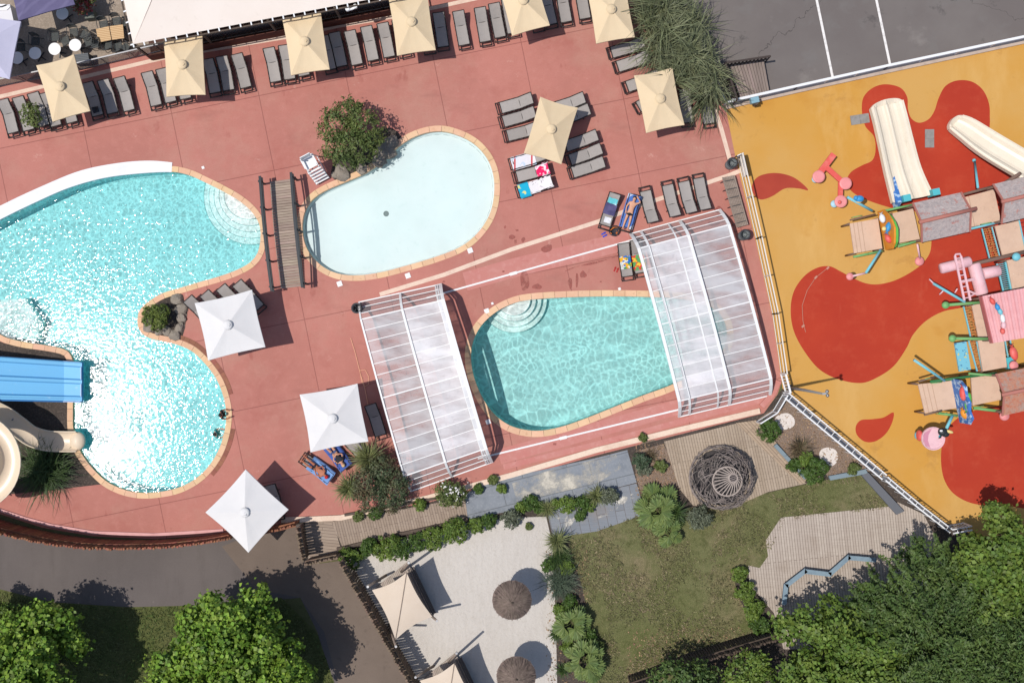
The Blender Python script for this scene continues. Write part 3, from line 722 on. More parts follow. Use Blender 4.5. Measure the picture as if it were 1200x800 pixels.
m_dark = mat('charcoal metal', S(58, 60, 64), .5)
m_steel = mat('brushed steel', S(150, 150, 152), .4, metal=.7)
m_white = mat('white painted metal', S(238, 238, 238), .4)
m_wood_dk = mat('dark weathered wood', S(98, 84, 74), .85, [stain(3, .4, .65, S(74, 64, 56), .7, st=(.3, 3, 1)), stain(8, .55, .7, S(130, 114, 102), .5)])
m_wood_gr = mat('grey weathered wood', S(150, 134, 122), .85, [dict(t='noise', s=3, st=(.4, 4, 1), rot=65, lo=.42, hi=.66, c=S(120, 106, 96), f=.7), stain(1, .5, .7, S(172, 156, 142), .5)])
m_tabletop = mat('light wood slats', S(214, 180, 136), .7, [dict(t='wave', s=2.6, dist=.6, rot=100, lo=.3, hi=.6, c=S(190, 152, 108), f=.8)])

# ------------------------------------------------------------------ sun loungers (local x: head at -, foot at +)
def prof(x):
    z = .34
    if x < -.28: z += (-.28 - x) * .50 + .10 * math.sin(min(1, (-.28 - x) / .7) * math.pi) * .3
    return z
def sling(x0, x1, w, dz=0.0, n=8, th=.014):
    mb = MB()
    def top(u, v): x = x0 + (x1 - x0) * u; y = (v - .5) * w; return (x, y, prof(x) + dz - .025 * math.sin(v * math.pi))
    def bot(u, v): x = x0 + (x1 - x0) * u; y = (v - .5) * w; return (x, y, prof(x) + dz - th - .025 * math.sin(v * math.pi))
    mb.grid(top, n, 5); mb.grid(lambda u, v: bot(u, 1 - v), n, 5)
    for yv in (0, 1):
        mb.grid(lambda u, v: (x0 + (x1 - x0) * u, (yv - .5) * w, prof(x0 + (x1 - x0) * u) + dz - th * (v if yv == 0 else 1 - v)), n, 1)
    return mb
def make_lounger(label):
    t = thing('sun_lounger', label, 'sun lounger')
    fr = MB(); xs = [-.97, -.8, -.6, -.4, -.28, -.1, .2, .5, .74, .97]
    for s in (-1, 1):
        for xa, xb in zip(xs[:-1], xs[1:]): fr.bar((xa, s * .305, prof(xa) - .03), (xb, s * .305, prof(xb) - .03), .05, .09)
    fr.bar((.975, -.33, .31), (.975, .33, .31), .06, .08); fr.bar((.765, -.3, .31), (.765, .3, .31), .05, .06)
    fr.tube([(-.97, -.30, prof(-.97) - .01), (-.97, .30, prof(-.97) - .01)], .022, 6); fr.tube([(-.28, -.30, .31), (-.28, .30, .31)], .02, 6)
    for s in (-1, 1): fr.tube([(-.72, s * .27, prof(-.72) - .03), (-.42, s * .27, .05 + .1), (-.42, s * .27, .3)], .014, 5)
    obj('frame', fr, m_frame, t, world=False, smooth=True)
    obj('seat', sling(-.28, .74, .56), m_sling, t, world=False, smooth=False)
    obj('backrest', sling(-.95, -.28, .56), m_sling, t, world=False)
    for sx in (-.55, .84):
        for sy in (-1, 1):
            lg = MB(); lg.tube([(sx, sy * .30, .32), (sx + .04 * (1 if sx > 0 else -1), sy * .31, 0)], .022, 6)
            obj('leg', lg, m_frame, t, world=False, smooth=True)
    return t
GRP = 'grey sun loungers set out on the pool deck'
row = lambda d: (10, 39)
LOUNG = [
    (11, 139, 10, 39, 'grey lounger at the far left end of the top row'),
    (29, 136, 10, 39, 'second grey lounger from the left, half under the potted shrub'),
    (47, 131, 10, 39, 'grey lounger behind the potted shrub, shaded by its leaves'),
    (61, 131, 10, 39, 'grey lounger poking out left under the leftmost beige parasol'),
    (80, 127, 10, 39, 'grey lounger almost hidden by the leftmost beige parasol'),
    (110, 119, 10, 39, 'fully shaded lounger with a dark bag, right of the leftmost parasol'),
    (128, 116, 10, 39, 'half shaded lounger, middle of three right of the leftmost parasol'),
    (147, 113, 10, 39, 'sunlit lounger, last of three right of the leftmost parasol'),
    (179, 107, 9, 40, 'sunlit lounger left of the second beige parasol from the left'),
    (196, 103, 9, 40, 'lounger half covered by the second beige parasol from the left'),
    (214, 99, 9, 40, 'lounger with only its foot showing under the second beige parasol'),
    (249, 92, 8, 40, 'fully shaded lounger right beside the second beige parasol'),
    (265, 89, 8, 40, 'half shaded lounger, middle of three right of the second parasol'),
    (284, 86, 9, 40, 'sunlit lounger, last of three right of the second parasol'),
    (320, 79, 7, 41, 'sunlit lounger at the left of the third beige parasol'),
    (337, 76, 7, 41, 'lounger half covered by the third beige parasol from the left'),
    (353, 72, 7, 41, 'lounger with only its foot showing under the third beige parasol'),
    (384, 65, 8, 40, 'dark shaded lounger tight against the third beige parasol'),
    (397, 61, 8, 40, 'fully shaded lounger next to the sunlit ones right of the third parasol'),
    (415, 59, 8, 40, 'first sunlit lounger to the right of the third parasol shadow'),
    (434, 54, 9, 40, 'sunlit lounger in the middle between the third and fourth parasols'),
    (453, 50, 9, 40, 'sunlit lounger touching the left edge of the fourth parasol'),
    (471, 46, 9, 40, 'lounger with only its foot showing under the fourth parasol'),
    (517, 38, 7, 41, 'fully shaded lounger right of the fourth beige parasol'),
    (501, 42, 7, 41, 'shaded lounger mostly hidden under the fourth beige parasol'),
    (541, 36, 8, 40, 'lone sunlit lounger with gaps both sides, between fourth and fifth parasols'),
    (566, 32, 8, 40, 'sunlit lounger, left of the pair before the fifth parasol'),
    (583, 27, 8, 40, 'sunlit lounger, right of the pair before the fifth parasol'),
    (598, 22, 8, 40, 'lounger with only its foot showing under the fifth parasol'),
    (643, 12, 8, 40, 'fully shaded lounger at the right side of the fifth parasol'),
    (628, 16, 8, 40, 'shaded lounger tucked under the fifth parasol edge'),
    (661, 9, 7, 41, 'sunlit lounger at the top edge, left of the two near the sixth parasol'),
    (683, 5, 7, 41, 'sunlit lounger at the top edge touching the sixth parasol'),
    (733, 57, -40, 11, 'lounger partly shaded just below the sixth parasol'),
    (740, 73, -40, 13, 'sunlit lounger between the sixth and seventh parasols by the pampas'),
    (751, 96, -40, 15, 'lounger half covered by the top of the seventh parasol'),
    (763, 117, -38, 20, 'lounger with just its foot out left of the seventh parasol'),
    (804, 127, 4, 42, 'dark shaded lounger on the right side of the seventh parasol'),
    (829, 128, 5, 42, 'lounger below the pampas grass by the cream line'),
    (603, 122, -41, 11, 'topmost of three loungers left of the middle parasol'),
    (606, 138, -41, 12, 'middle of three loungers left of the middle parasol'),
    (611, 155, -41, 11, 'lowest of three bare loungers left of the middle parasol'),
    (618, 187, -41, 12, 'lounger under a white printed towel by the middle parasol'),
    (622, 203, -41, 12, 'lounger with a pink towel over its head end'),
    (626, 219, -41, 12, 'lounger under turquoise and white towels near the paddling pool'),
    (664, 122, -40, 13, 'topmost lounger right of the middle parasol'),
    (670, 136, -40, 13, 'half shaded lounger second down right of the middle parasol'),
    (679, 166, -41, 14, 'third lounger down right of the middle parasol, foot in shade'),
    (684, 182, -41, 13, 'fourth lounger down right of the middle parasol, foot in shade'),
    (687, 197, -41, 12, 'fully sunlit lounger lowest on the right of the middle parasol'),
    (714, 248, -11, 39, 'lounger piled with a purple bundle and turquoise cloth'),
    (738, 250, -11, 41, 'lounger with a blue striped towel and a sunbather on it'),
    (760, 240, -8, -40, 'empty lounger right of the blue towel, apart from the others'),
    (786, 233, -9, -40, 'left one of three empty loungers above the right pool cover'),
    (805, 229, -8, -40, 'middle one of three empty loungers above the right pool cover'),
    (822, 225, -8, -40, 'right one of three empty loungers above the right pool cover'),
    (733, 307, 7, 41, 'lounger with colourful clothes beside the right pool cover rail'),
    (748, 303, 7, 41, 'lounger partly under the left edge of the right pool cover'),
    (236, 366, 28, 32, 'leftmost of four loungers sticking out above the top white parasol'),
    (255, 360, 28, 32, 'second from left of four loungers above the top white parasol'),
    (274, 353, 28, 32, 'third from left of four loungers above the top white parasol'),
    (293, 348, 28, 32, 'rightmost of four loungers above the top white parasol, touching its shadow'),
    (441, 494, 11, 39, 'shaded lounger alone between a white parasol and the left pool cover'),
    (414, 522, -28, -30, 'lounger head poking out below the middle white parasol by the yucca'),
    (393, 531, -26, -30, 'lounger with a blue towel and dark shirted bather below a white parasol'),
    (371, 548, -32, -22, 'lounger with a pale blue towel and red capped bather'),
    (322, 588, 10, 39, 'shaded lounger beside the lowest white parasol'),
]
L0 = make_lounger(LOUNG[0][4]); L0['group'] = GRP
LW = []
rr = random.Random(11)
for i, (px, py, dx, dy, lab) in enumerate(LOUNG):
    p = G(px, py, .38); a = math.atan2(-dy, dx) + rr.uniform(-.03, .03); loc = (p.x, p.y, 0.002)
    if i == 0:
        o = L0; o.location = loc; o.rotation_euler = (0, 0, a)
    else: o = dup(L0, loc, a, lab, GRP)
    LW.append(Matrix.LocRotScale(Vector(loc), Matrix.Rotation(a, 3, 'Z'), None))
def lidx(part): return next(i for i, l in enumerate(LOUNG) if part in l[4])

# towels and clothes lie on the loungers
def on_lounger(part, name, x0, x1, w, m, label, cat, dz=.016, dy=0.0, rough=.0, seed=0):
    M = LW[lidx(part)]; rg = random.Random(seed); n1 = max(6, int((x1 - x0) / .07)); n2 = max(6, int(w / .07))
    mb = MB()
    def f(u, v, lift):
        x = x0 + (x1 - x0) * u; y = (v - .5) * w + dy
        e = noise.noise(Vector((x * 4 + seed, y * 4, seed * 1.7))) * rough
        edge = max(0, abs(y) - .335); zz = prof(max(-.97, min(.95, x))) - .025 * max(0, math.cos(y / .33 * 1.57)) + dz + abs(e) - edge * 2.2
        return M @ Vector((x + noise.noise(Vector((y * 6, seed, 1))) * .02, y, max(.02, zz + lift)))
    mb.grid(lambda u, v: f(u, v, 0), n1, n2); mb.grid(lambda u, v: f(u, 1 - v, -.012), n1, n2)
    return solo(name, mb, m, label, cat, loc=M @ Vector(((x0 + x1) / 2, dy, .36)), smooth=True)
tw = lambda n, c, *ls: mat(n, c, .9, list(ls))
on_lounger('white printed towel', 'towel', -.42, .86, .72, tw('white printed towel', S(228, 226, 232), dict(t='vor', feat='F1', s=3, lo=.12, hi=.05, c=S(60, 90, 80), f=1), dict(t='wave', s=.35, dist=0, off=(.0, 0, 0), lo=.97, hi=.985, c=S(200, 70, 74), f=1), stain(2, .58, .64, S(178, 206, 232), .9)), 'white printed towel with grey prints on the lounger below the middle parasol', 'towel', seed=1, rough=.02)
on_lounger('pink towel', 'towel', -.98, -.3, .66, tw('pink patterned towel', S(226, 30, 96), stain(3.2, .5, .54, S(240, 222, 228), 1, d=1), stain(5, .6, .64, S(236, 120, 160), .9, d=1)), 'hot pink and white patterned towel over a lounger head end', 'towel', seed=2, rough=.02)
on_lounger('turquoise and white', 'towel', -.98, .3, .66, tw('white sketched towel', S(232, 228, 230), stain(6, .62, .66, S(150, 146, 150), .8, d=2), stain(2, .62, .68, S(236, 200, 220), .8)), 'white towel with faint grey drawings near the paddling pool', 'towel', seed=3, rough=.02)
on_lounger('turquoise and white', 'towel', .26, .84, .78, tw('turquoise towel', S(30, 176, 212), stain(3, .6, .64, S(226, 222, 140), .95, d=1)), 'turquoise towel with yellow patches at a lounger foot', 'towel', dz=.03, seed=4, rough=.02)
m_bluetow = tw('blue striped towel', S(86, 124, 196), dict(t='wave', s=.19, dist=0, rot=62, lo=.93, hi=.95, c=S(216, 226, 238), f=1), stain(2, .4, .7, S(70, 106, 180), .5))
on_lounger('blue striped towel', 'towel', -.97, .80, .74, m_bluetow, 'blue towel with white stripe ends under the dark haired sunbather', 'towel', seed=5, rough=.015)
on_lounger('dark shirted', 'towel', -.97, .7, .80, tw('royal blue towel', S(78, 106, 178), stain(2, .4, .65, S(64, 90, 160), .7)), 'royal blue towel under the bather in a dark shirt', 'towel', seed=6, rough=.03)
on_lounger('red capped', 'towel', -1.0, .45, .82, tw('sky blue towel', S(128, 166, 218), stain(2, .4, .65, S(108, 148, 204), .7)), 'pale blue towel under the bather in a red cap', 'towel', seed=7, rough=.03)
on_lounger('purple bundle', 'bag', -.42, .18, .62, tw('purple bundle cloth', S(92, 86, 124), stain(3, .5, .62, S(70, 66, 104), .8)), 'dark purple bundled clothes on the lounger left of the sunbather', 'clothes', dz=.05, seed=8, rough=.22)
on_lounger('purple bundle', 'cloth', -.7, -.4, .5, tw('turquoise cloth', S(104, 196, 204), stain(3, .55, .62, S(214, 228, 232), .9)), 'turquoise and white cloth at the head end beside the purple bundle', 'clothes', dz=.03, seed=9, rough=.1)
on_lounger('purple bundle', 'cloth', .3, .6, .36, tw('crumpled white cloth', S(226, 226, 230)), 'crumpled white cloth at the foot end near the purple bundle', 'clothes', dz=.03, dy=.05, seed=10, rough=.12)
m_colour = tw('colourful clothes', S(222, 226, 222), stain(4, .5, .52, S(236, 174, 40), 1, d=1), stain(4.5, .54, .56, S(40, 110, 190), 1, d=1, off=(3, 1, 0)), stain(5, .6, .62, S(70, 150, 80), 1, d=1, off=(8, 1, 0)))
on_lounger('colourful clothes', 'clothes', -.32, .36, .58, m_colour, 'colourful clothes in a heap on the lounger beside the pool cover', 'clothes', dz=.03, seed=11, rough=.16)
m_colour2 = tw('bright print towel', S(90, 160, 96), stain(3, .5, .53, S(216, 60, 60), 1, d=1), stain(4, .56, .58, S(230, 200, 60), 1, d=1))
on_lounger('partly under the left edge', 'towel', -.2, .6, .66, m_colour2, 'bright green and red printed towel under the cover edge', 'towel', seed=12, rough=.06)
on_lounger('fully shaded lounger with a dark bag', 'bag', .3, .62, .34, mat('black bag cloth', S(52, 52, 58), .8), 'small dark bag on a shaded lounger by the leftmost parasol', 'bag', dz=.06, seed=13, rough=.2)

# ------------------------------------------------------------------ parasols
def make_parasol(label, lx, ly, m, zedge, rise, name='parasol', sag=.10):
    t = thing(name, label, 'parasol')
    mb = MB(); hx, hy = lx / 2, ly / 2; N = 10
    # eight panels: four corners and four edge middles, edges pulled in between ribs
    def pt(side, u, r):
        a = [(-hx, -hy), (hx, -hy), (hx, hy), (-hx, hy)]
        p, q = Vector(a[side]).to_3d(), Vector(a[(side + 1) % 4]).to_3d()
        e = p.lerp(q, u); inw = 1 - sag * .35 * (math.sin(u * math.pi))
        e *= inw
        z = zedge + rise * (1 - r) ** 1.12 - .05 * math.sin(u * math.pi) ** 2 * r * (1 if True else 0) + .035 * abs(math.sin(u * 2 * math.pi)) * -r * 0
        z -= .03 * math.sin(2 * u * math.pi) ** 2 * r * (1 - .4 * r)
        return (e.x * r, e.y * r, z)
    for s in range(4):
        mb.grid(lambda u, r: pt(s, u, .02 + .98 * r), N, 7)
    n0 = len(mb.v)
    # valance folded under the edge
    for s in range(4):
        mb.grid(lambda u, r: tuple(Vector(pt(s, u, 1)) + Vector((0, 0, -.09 * r))), N, 1)
    obj('canopy', mb, m, t, world=False)
    v = MB(); v.lathe((0, 0, zedge + rise), [(.26, -.02), (.25, .02), (.15, .05), (.05, .085), (.0, .09)], 14)
    obj('vent_cap', v, m, t, world=False, smooth=True)
    k = MB(); k.tube([(.1, .06, zedge + rise + .06), (.16, -.02, zedge + rise + .10), (.08, -.1, zedge + rise + .09)], .012, 5)
    obj('cap_tie', k, m, t, world=False)
    p = MB(); p.cyl((0, 0, 0), .035, zedge + rise, 12); obj('pole', p, m_pole, t, world=False, smooth=True)
    b = MB(); b.box((0, 0, .04), (.75, .75, .08)); b.cyl((0, 0, .08), .06, .3, 12); obj('base', b, m_bolt, t, world=False)
    for cx, cy in ((-hx, -hy), (hx, -hy), (hx, hy), (-hx, hy), (0, -hy * .965), (0, hy * .965), (hx * .965, 0), (-hx * .965, 0)):
        r = MB(); r.bar((0, 0, zedge + rise - .16), (cx * .93, cy * .93, zedge - .13), .02, .03); obj('rib', r, m_pole, t, world=False)
    return t
def place(t, corners, z, first=True):
    c = [G(x, y, z) for x, y in corners]
    cen = sum(c, Vector()) / 4; d = (c[1] - c[0]) + (c[2] - c[3]); a = math.atan2(d.y, d.x)
    loc = (cen.x, cen.y, 0); t.location = loc; t.rotation_euler = (0, 0, a)
    MTX[t.name] = Matrix.LocRotScale(Vector(loc), Matrix.Rotation(a, 3, 'Z'), None)
    return loc, a
BE = [
    ([(44.5, 77), (86, 65), (103.5, 130), (62, 142)], 'leftmost beige rectangular parasol, beside the potted shrub'),
    ([(193.5, 48), (238.5, 43.5), (239, 110), (193, 110.5)], 'second beige parasol from the left, squarest to the photo edges'),
    ([(331, 21.5), (376, 14.5), (385.5, 80.5), (341, 87.5)], 'third beige parasol from the left, below the white marquee'),
    ([(455, -2), (501, -8), (510, 57.5), (465.5, 65)], 'fourth beige parasol from the left, just right of the marquee'),
    ([(585, -24), (629, -36), (640, 30), (598, 42)], 'fifth beige parasol from the left, cut by the top edge'),
    ([(686, -16), (732, -24), (744, 43.5), (700, 51)], 'sixth beige parasol, touching the pampas at the top edge'),
    ([(743, 90), (787, 81), (802, 145), (758.5, 154.5)], 'seventh beige parasol, with pampas leaves over its corner'),
    ([(633, 115), (676, 127), (658, 191.5), (615, 178.5)], 'beige parasol tilted the other way among loungers mid deck'),
]
GP = 'beige parasols on the pool deck'
b0 = make_parasol(BE[0][1], 2.0, 3.0, m_beige, 2.25, .42); b0['group'] = GP
for i, (c, lab) in enumerate(BE):
    if i == 0: place(b0, c, 2.25)
    else:
        o = dup(b0, (0, 0, 0), 0, lab, GP); place(o, c, 2.25)
WH = [([(227.5, 356.5), (295, 340), (311, 406), (244.5, 421)], 'white square parasol beside the rock planter and four loungers'),
      ([(351, 463.5), (418, 450), (432, 516.5), (364.5, 528.5)], 'white square parasol sheltering the two bathers on blue towels'),
      ([(288.5, 550), (338, 603), (291, 641), (240, 600)], 'white square parasol turned diagonally, lowest on the deck')]
w0 = make_parasol(WH[0][1], 3.0, 3.0, m_white_cloth, 2.35, .5); w0['group'] = 'white square parasols'
for i, (c, lab) in enumerate(WH):
    o = w0 if i == 0 else dup(w0, (0, 0, 0), 0, lab, 'white square parasols')
    place(o, c, 2.35)
o = make_parasol('lilac white parasol cut by the left edge over the terrace tables', 3.0, 3.0, m_lilac, 2.35, .5)
place(o, [(-42, 14), (23.5, 27), (10.5, 91), (-56, 78)], 2.35)
o = make_parasol('purple grey parasol over the terrace at the top edge', 3.0, 3.0, m_purple, 2.35, .35)
place(o, [(7, -42), (72, -60), (83, 5), (18, 25)], 2.35)

# ------------------------------------------------------------------ marquee
t = thing('marquee', 'large cream white marquee roof laced to its frame at the top edge', 'marquee', G(290, -40))
zc, zr = 2.9, 4.4
c = PX([(145, 0), (156, 52), (436, -1), (430, -52)], zc)
far = [G(112, -150, zc), c[1], c[2] + (c[2] - c[1]) * .12, None]
A = G(156, 52, zc); B = A + (G(436, -1, zc) - A) * 1.12; e = (G(145, 0, zc) - A).normalized() * 8.6; D = A + e; Cc = B + e
r1 = (A + D) / 2 + (B - A).normalized() * 3.6 + Vector((0, 0, zr - zc)); r2 = (B + Cc) / 2 - (B - A).normalized() * 3.6 + Vector((0, 0, zr - zc))
mb = MB()
def quadg(a, b, c_, d, sag):
    mb.grid(lambda u, v: tuple(a.lerp(b, u).lerp(d.lerp(c_, u), v) - Vector((0, 0, sag * math.sin(v * math.pi) * (.6 + .4 * math.sin(u * math.pi))))), 16, 8)
quadg(A, B, r2, r1, .22); quadg(B, Cc, r2, r2, .15); quadg(Cc, D, r1, r2, .22); quadg(D, A, r1, r1, .15)
obj('roof', mb, mat('cream white canvas', S(244, 232, 222), .8, [stain(.3, .4, .65, S(238, 224, 212), .7), stain(3, .6, .72, S(226, 212, 200), .4)], transl=.05), t, smooth=True)
fr = MB()
for a, b in ((A, B), (B, Cc), (Cc, D), (D, A)):
    out = (b - a).normalized().cross(Vector((0, 0, 1)))
    fr.bar(a + out * .14 - Vector((0, 0, .1)), b + out * .14 - Vector((0, 0, .1)), .07, .07)
obj('eaves_frame', fr, m_wood_dk, t)
tie = MB()
for a, b in ((A, B), (D, A)):
    n = int((b - a).length / .55); out = (b - a).normalized().cross(Vector((0, 0, 1)))
    for i in range(n + 1):
        p = a.lerp(b, i / n); tie.bar(p - out * .02 + Vector((0, 0, .01)), p + out * .15 - Vector((0, 0, .05)), .07, .02)
obj('lacing', tie, m_white, t)
for p in (A, B, Cc, D, (A + B) / 2, A.lerp(B, .25), A.lerp(B, .75), (Cc + D) / 2):
    q = MB(); q.bar((p.x, p.y, 0), (p.x, p.y, zc - .12), .1, .1); obj('post', q, m_wood_dk, t)
fl = MB(); fl.prism([(p.x, p.y) for p in (A, B, Cc, D)], .0, .08); obj('floor', fl, mat('marquee floor', S(92, 62, 52), .8, [stain(1, .4, .6, S(76, 52, 44), .7)]), t)
m_skirt = mat('brown windbreak', S(110, 66, 54), .8, [stain(1, .4, .6, S(90, 52, 44), .7)])
sk = MB(); out = (B - A).normalized().cross(Vector((0, 0, 1)))
sk.bar(A + out * .05 - Vector((0, 0, zc - .5)), B + out * .05 - Vector((0, 0, zc - .5)), .03, .9); obj('skirt', sk, m_skirt, t)

# ------------------------------------------------------------------ glazed fence between terrace and deck
m_glass = mat('smoked glass', S(120, 116, 118), .12, alpha=.45, spec=.5)
def glass_fence(label, px, h, nper=1.5, name='glass_fence', gm=m_glass, fm=m_steel):
    P = PX(px); t = thing(name, label, 'fence', sum(P, Vector()) / len(P))
    for a, b in zip(P[:-1], P[1:]):
        n = max(1, int(round((b - a).length / nper)))
        for i in range(n):
            p, q = a.lerp(b, i / n), a.lerp(b, (i + 1) / n); d = (q - p).normalized()
            g = MB(); g.bar(p + d * .06 + Vector((0, 0, h * .53)), q - d * .06 + Vector((0, 0, h * .53)), .014, h * .82); obj('panel', g, gm, t)
            s = MB(); s.box(p + Vector((0, 0, h * .5)), (.055, .055, h), math.atan2(d.y, d.x)); obj('post', s, fm, t)
        for (zz, ww) in ((h, .06), (.09, .045)):
            rail = MB(); rail.bar(a + Vector((0, 0, zz)), b + Vector((0, 0, zz)), ww, .042); obj('rail', rail, fm, t)
    s = MB(); s.box(P[-1] + Vector((0, 0, h * .5)), (.055, .055, h)); obj('post', s, fm, t)
    return t
glass_fence('smoked glass windbreak with steel rails between the terrace and red deck', [(-60, 116), (0, 101.5), (95, 82), (190, 60), (300, 39), (450, 10), (560, -13)], 1.15)
glass_fence('small glass panel fence around the bottom right deck corner', [(886, 494), (905, 482), (917, 462)], 1.1, 1.0, gm=mat('clear glass', S(190, 196, 200), .06, alpha=.25, spec=.5), fm=m_white)

# ------------------------------------------------------------------ terrace tables and chairs
def make_chair(label):
    t = thing('mesh_chair', label, 'chair')
    s = MB(); s.box((0, 0, .44), (.44, .44, .03)); obj('seat', s, m_chair, t, world=False)
    b = MB(); b.grid(lambda u, v: (-.22 - .08 * v - .04 * math.sin(u * math.pi), (u - .5) * .44, .48 + .4 * v), 6, 3); b.grid(lambda u, v: (-.235 - .08 * v - .04 * math.sin(u * math.pi), (.5 - u) * .44, .48 + .4 * v), 6, 3); obj('backrest', b, m_chair, t, world=False)
    a = MB()
    for sy in (-1, 1): a.tube([(-.3, sy * .2, .86), (-.26, sy * .27, .66), (.0, sy * .29, .65), (.2, sy * .26, .64), (.22, sy * .24, 0)], .016, 6); a.tube([(-.18, sy * .22, .44), (-.26, sy * .24, 0)], .016, 6)
    a.tube([(-.3, -.2, .86), (-.36, 0, .87), (-.3, .2, .86)], .018, 6)
    obj('frame', a, m_dark, t, world=False)
    return t
m_chair = mat('charcoal chair mesh', S(86, 90, 88), .7, [dict(t='wave', s=25, dist=0, lo=.3, hi=.7, c=S(66, 70, 70), f=.6)], alpha=.72)
CH = [(24, 55, 90, 'dark mesh chair in the lilac parasol shade beside the leftmost table'),
      (41, 48, 85, 'dark mesh chair above the half shaded round table'),
      (64, 43, 95, 'dark chair above the third round table from the left'), (76, 48, 30, 'dark chair between the two bright white round tables'),
      (86, 38, 95, 'dark chair above the rightmost white round table'), (99, 41, 60, 'dark chair tucked upper right of the rightmost white table'),
      (103, 49, 20, 'greenish dark chair right of the rightmost white table'), (111, 51, 5, 'dark chair at the lower left of the wooden tables'),
      (121, 29, 100, 'dark chair above the left wooden table'), (136, 25, 100, 'dark chair above the right wooden table'), (147, 30, 60, 'dark chair squeezed between wooden table and marquee'),
      (126, 53, -80, 'dark chair below the left wooden table'), (138, 55, -75, 'dark chair below the right wooden table'), (147, 56, -40, 'dark chair nearest the marquee corner, lower right of the wooden tables')]
ch0 = make_chair(CH[0][3])
for i, (px, py, deg, lab) in enumerate(CH):
    p = G(px, py, .5); a = R(180 - deg) if False else R(-deg) + 0
    # backrest points away from the table: local -x is the back
    a = math.atan2(math.sin(R(deg)), math.cos(R(deg))) + math.pi
    if i == 0: o = ch0; o.location = (p.x, p.y, 0); o.rotation_euler = (0, 0, a); o['group'] = 'dark terrace chairs'
    else: dup(ch0, (p.x, p.y, 0), a, lab, 'dark terrace chairs')
TB = [(20, 68, 'round white table fully in the lilac parasol shade'), (41, 62.5, 'round white table half in shade, half sunlit'), (64, 57.5, 'sunlit round white table left of the other bright one'), (88, 53, 'sunlit round white table nearest the grey bin'),
      (73, 16, 'round table in the shade under the purple parasol')]
m_tt = mat('white table top', S(244, 242, 240), .4)
for i, (px, py, lab) in enumerate(TB):
    p = G(px, py, .74)
    if i == 0:
        tb0 = thing('round_table', lab, 'table', (0, 0, 0), 0, 'round white terrace tables')
        a = MB(); a.lathe((0, 0, .72), [(0, 0), (.31, 0), (.325, .012), (.325, .022), (.31, .03), (0, .03)], 28); obj('tabletop', a, m_tt, tb0, world=False)
        b = MB(); b.cyl((0, 0, .02), .03, .7, 10); obj('column', b, m_dark, tb0, world=False)
        for k in range(4):
            b = MB(); b.bar((0, 0, .05), (.3 * math.cos(k * 1.571 + .6), .3 * math.sin(k * 1.571 + .6), .02), .05, .03); obj('foot', b, m_dark, tb0, world=False)
        tb0.location = (p.x, p.y, 0)
    else: dup(tb0, (p.x, p.y, 0), i * .4, lab, 'round white terrace tables')
for i, (q, lab) in enumerate((([(112.5, 34.5), (127.5, 31), (130.5, 47), (115.5, 50)], 'left one of two square wooden slat tables'), ([(128.5, 31), (144, 29), (145.5, 45), (131.5, 47)], 'right one of two square wooden slat tables, by the marquee'))):
    c = PX(q, .74); cen = sum(c, Vector()) / 4
    t = thing('wooden_table', lab, 'table', (cen.x, cen.y, 0), 0, 'square wooden terrace tables')
    a = MB().prism([(p.x, p.y) for p in c], .71, .75); obj('tabletop', a, m_tabletop, t)
    for p in c:
        g = MB(); pp = p.lerp(Vector((cen.x, cen.y, .74)), .15); g.box((pp.x, pp.y, .355), (.05, .05, .71)); obj('leg', g, m_dark, t)
t = thing('planter', 'grey box planter with a red flowering shrub on the terrace', 'planter', G(103, 18))
a = MB(); q = PX([(98, 13), (109, 11), (111, 21), (100, 22.5)], .5); a.prism([(p.x, p.y) for p in q], 0, .55); obj('box', a, mat('grey planter', S(112, 116, 108), .8), t)
P, Nn = crown_points([((q[0].x + .2, q[0].y + .1, .95), .42), ((q[1].x - .1, q[1].y + .45, 1.0), .4)], 900, 5, .2, 40); leaf_obj('flowers', P, Nn, .13, .6, mat('red flowers', S(150, 60, 54), .7, [stain(3, .48, .54, S(92, 104, 62), 1)], island=.3), t, 5)
t = thing('storage_bin', 'low grey lidded box behind the leftmost parasol', 'bin', G(96, 68))
q = PX([(87, 64), (103, 62), (105, 74), (89, 75)], .6); a = MB().prism([(p.x, p.y) for p in q], 0, .58); obj('body', a, mat('grey bin side', S(84, 88, 90), .7), t)
a = MB()
cen = sum(q, Vector()) / 4
for k in range(6):
    f0, f1 = k / 6 + .02, (k + 1) / 6 - .02
    a.prism([(p.x, p.y) for p in (q[0].lerp(q[3], f0), q[1].lerp(q[2], f0), q[1].lerp(q[2], f1), q[0].lerp(q[3], f1))], .585, .61)
obj('lid_slats', a, mat('grey slats', S(98, 102, 106), .6), t)
t = thing('ice_chest', 'white rounded counter cabinet at the top left corner', 'cabinet', G(5, 15))
q = PX([(-14, 6), (11, 5), (15.5, 25), (-14, 25)], 1.0); a = MB().prism([(p.x, p.y) for p in q], 0, .95); obj('body', a, mat('white cabinet', S(226, 224, 228), .5), t)
q = PX([(-14, 5), (6, 5), (12, 8), (8, 12), (-14, 13)], 1.0); a = MB().prism([(p.x, p.y) for p in q], .955, 1.0); obj('lid', a, mat('pale lid', S(238, 238, 240), .4), t)
a = MB().tube([G(-14, 9, 1.04), G(2, 8, 1.04), G(7, 6, 1.04)], .03, 6); obj('handle', a, m_dark, t)
# floodlight on the marquee edge
t = thing('floodlight', 'white twin floodlight bracket above the glass windbreak', 'lamp', G(412, 14))
a = MB().bar(G(412, 14, 0), G(412, 12, 2.6), .06, .06); obj('post', a, m_dark, t)
for s in (-1, 1):
    a = MB().bar(G(412, 11, 2.65), G(412 + s * 4.5, 8.5 - s * 1.5 + 2, 2.7), .1, .1); a.cyl(G(412 + s * 4.5, 10 - s * 1.5, 2.6), .11, .16, 10); obj('lamp_head', a, m_white, t)

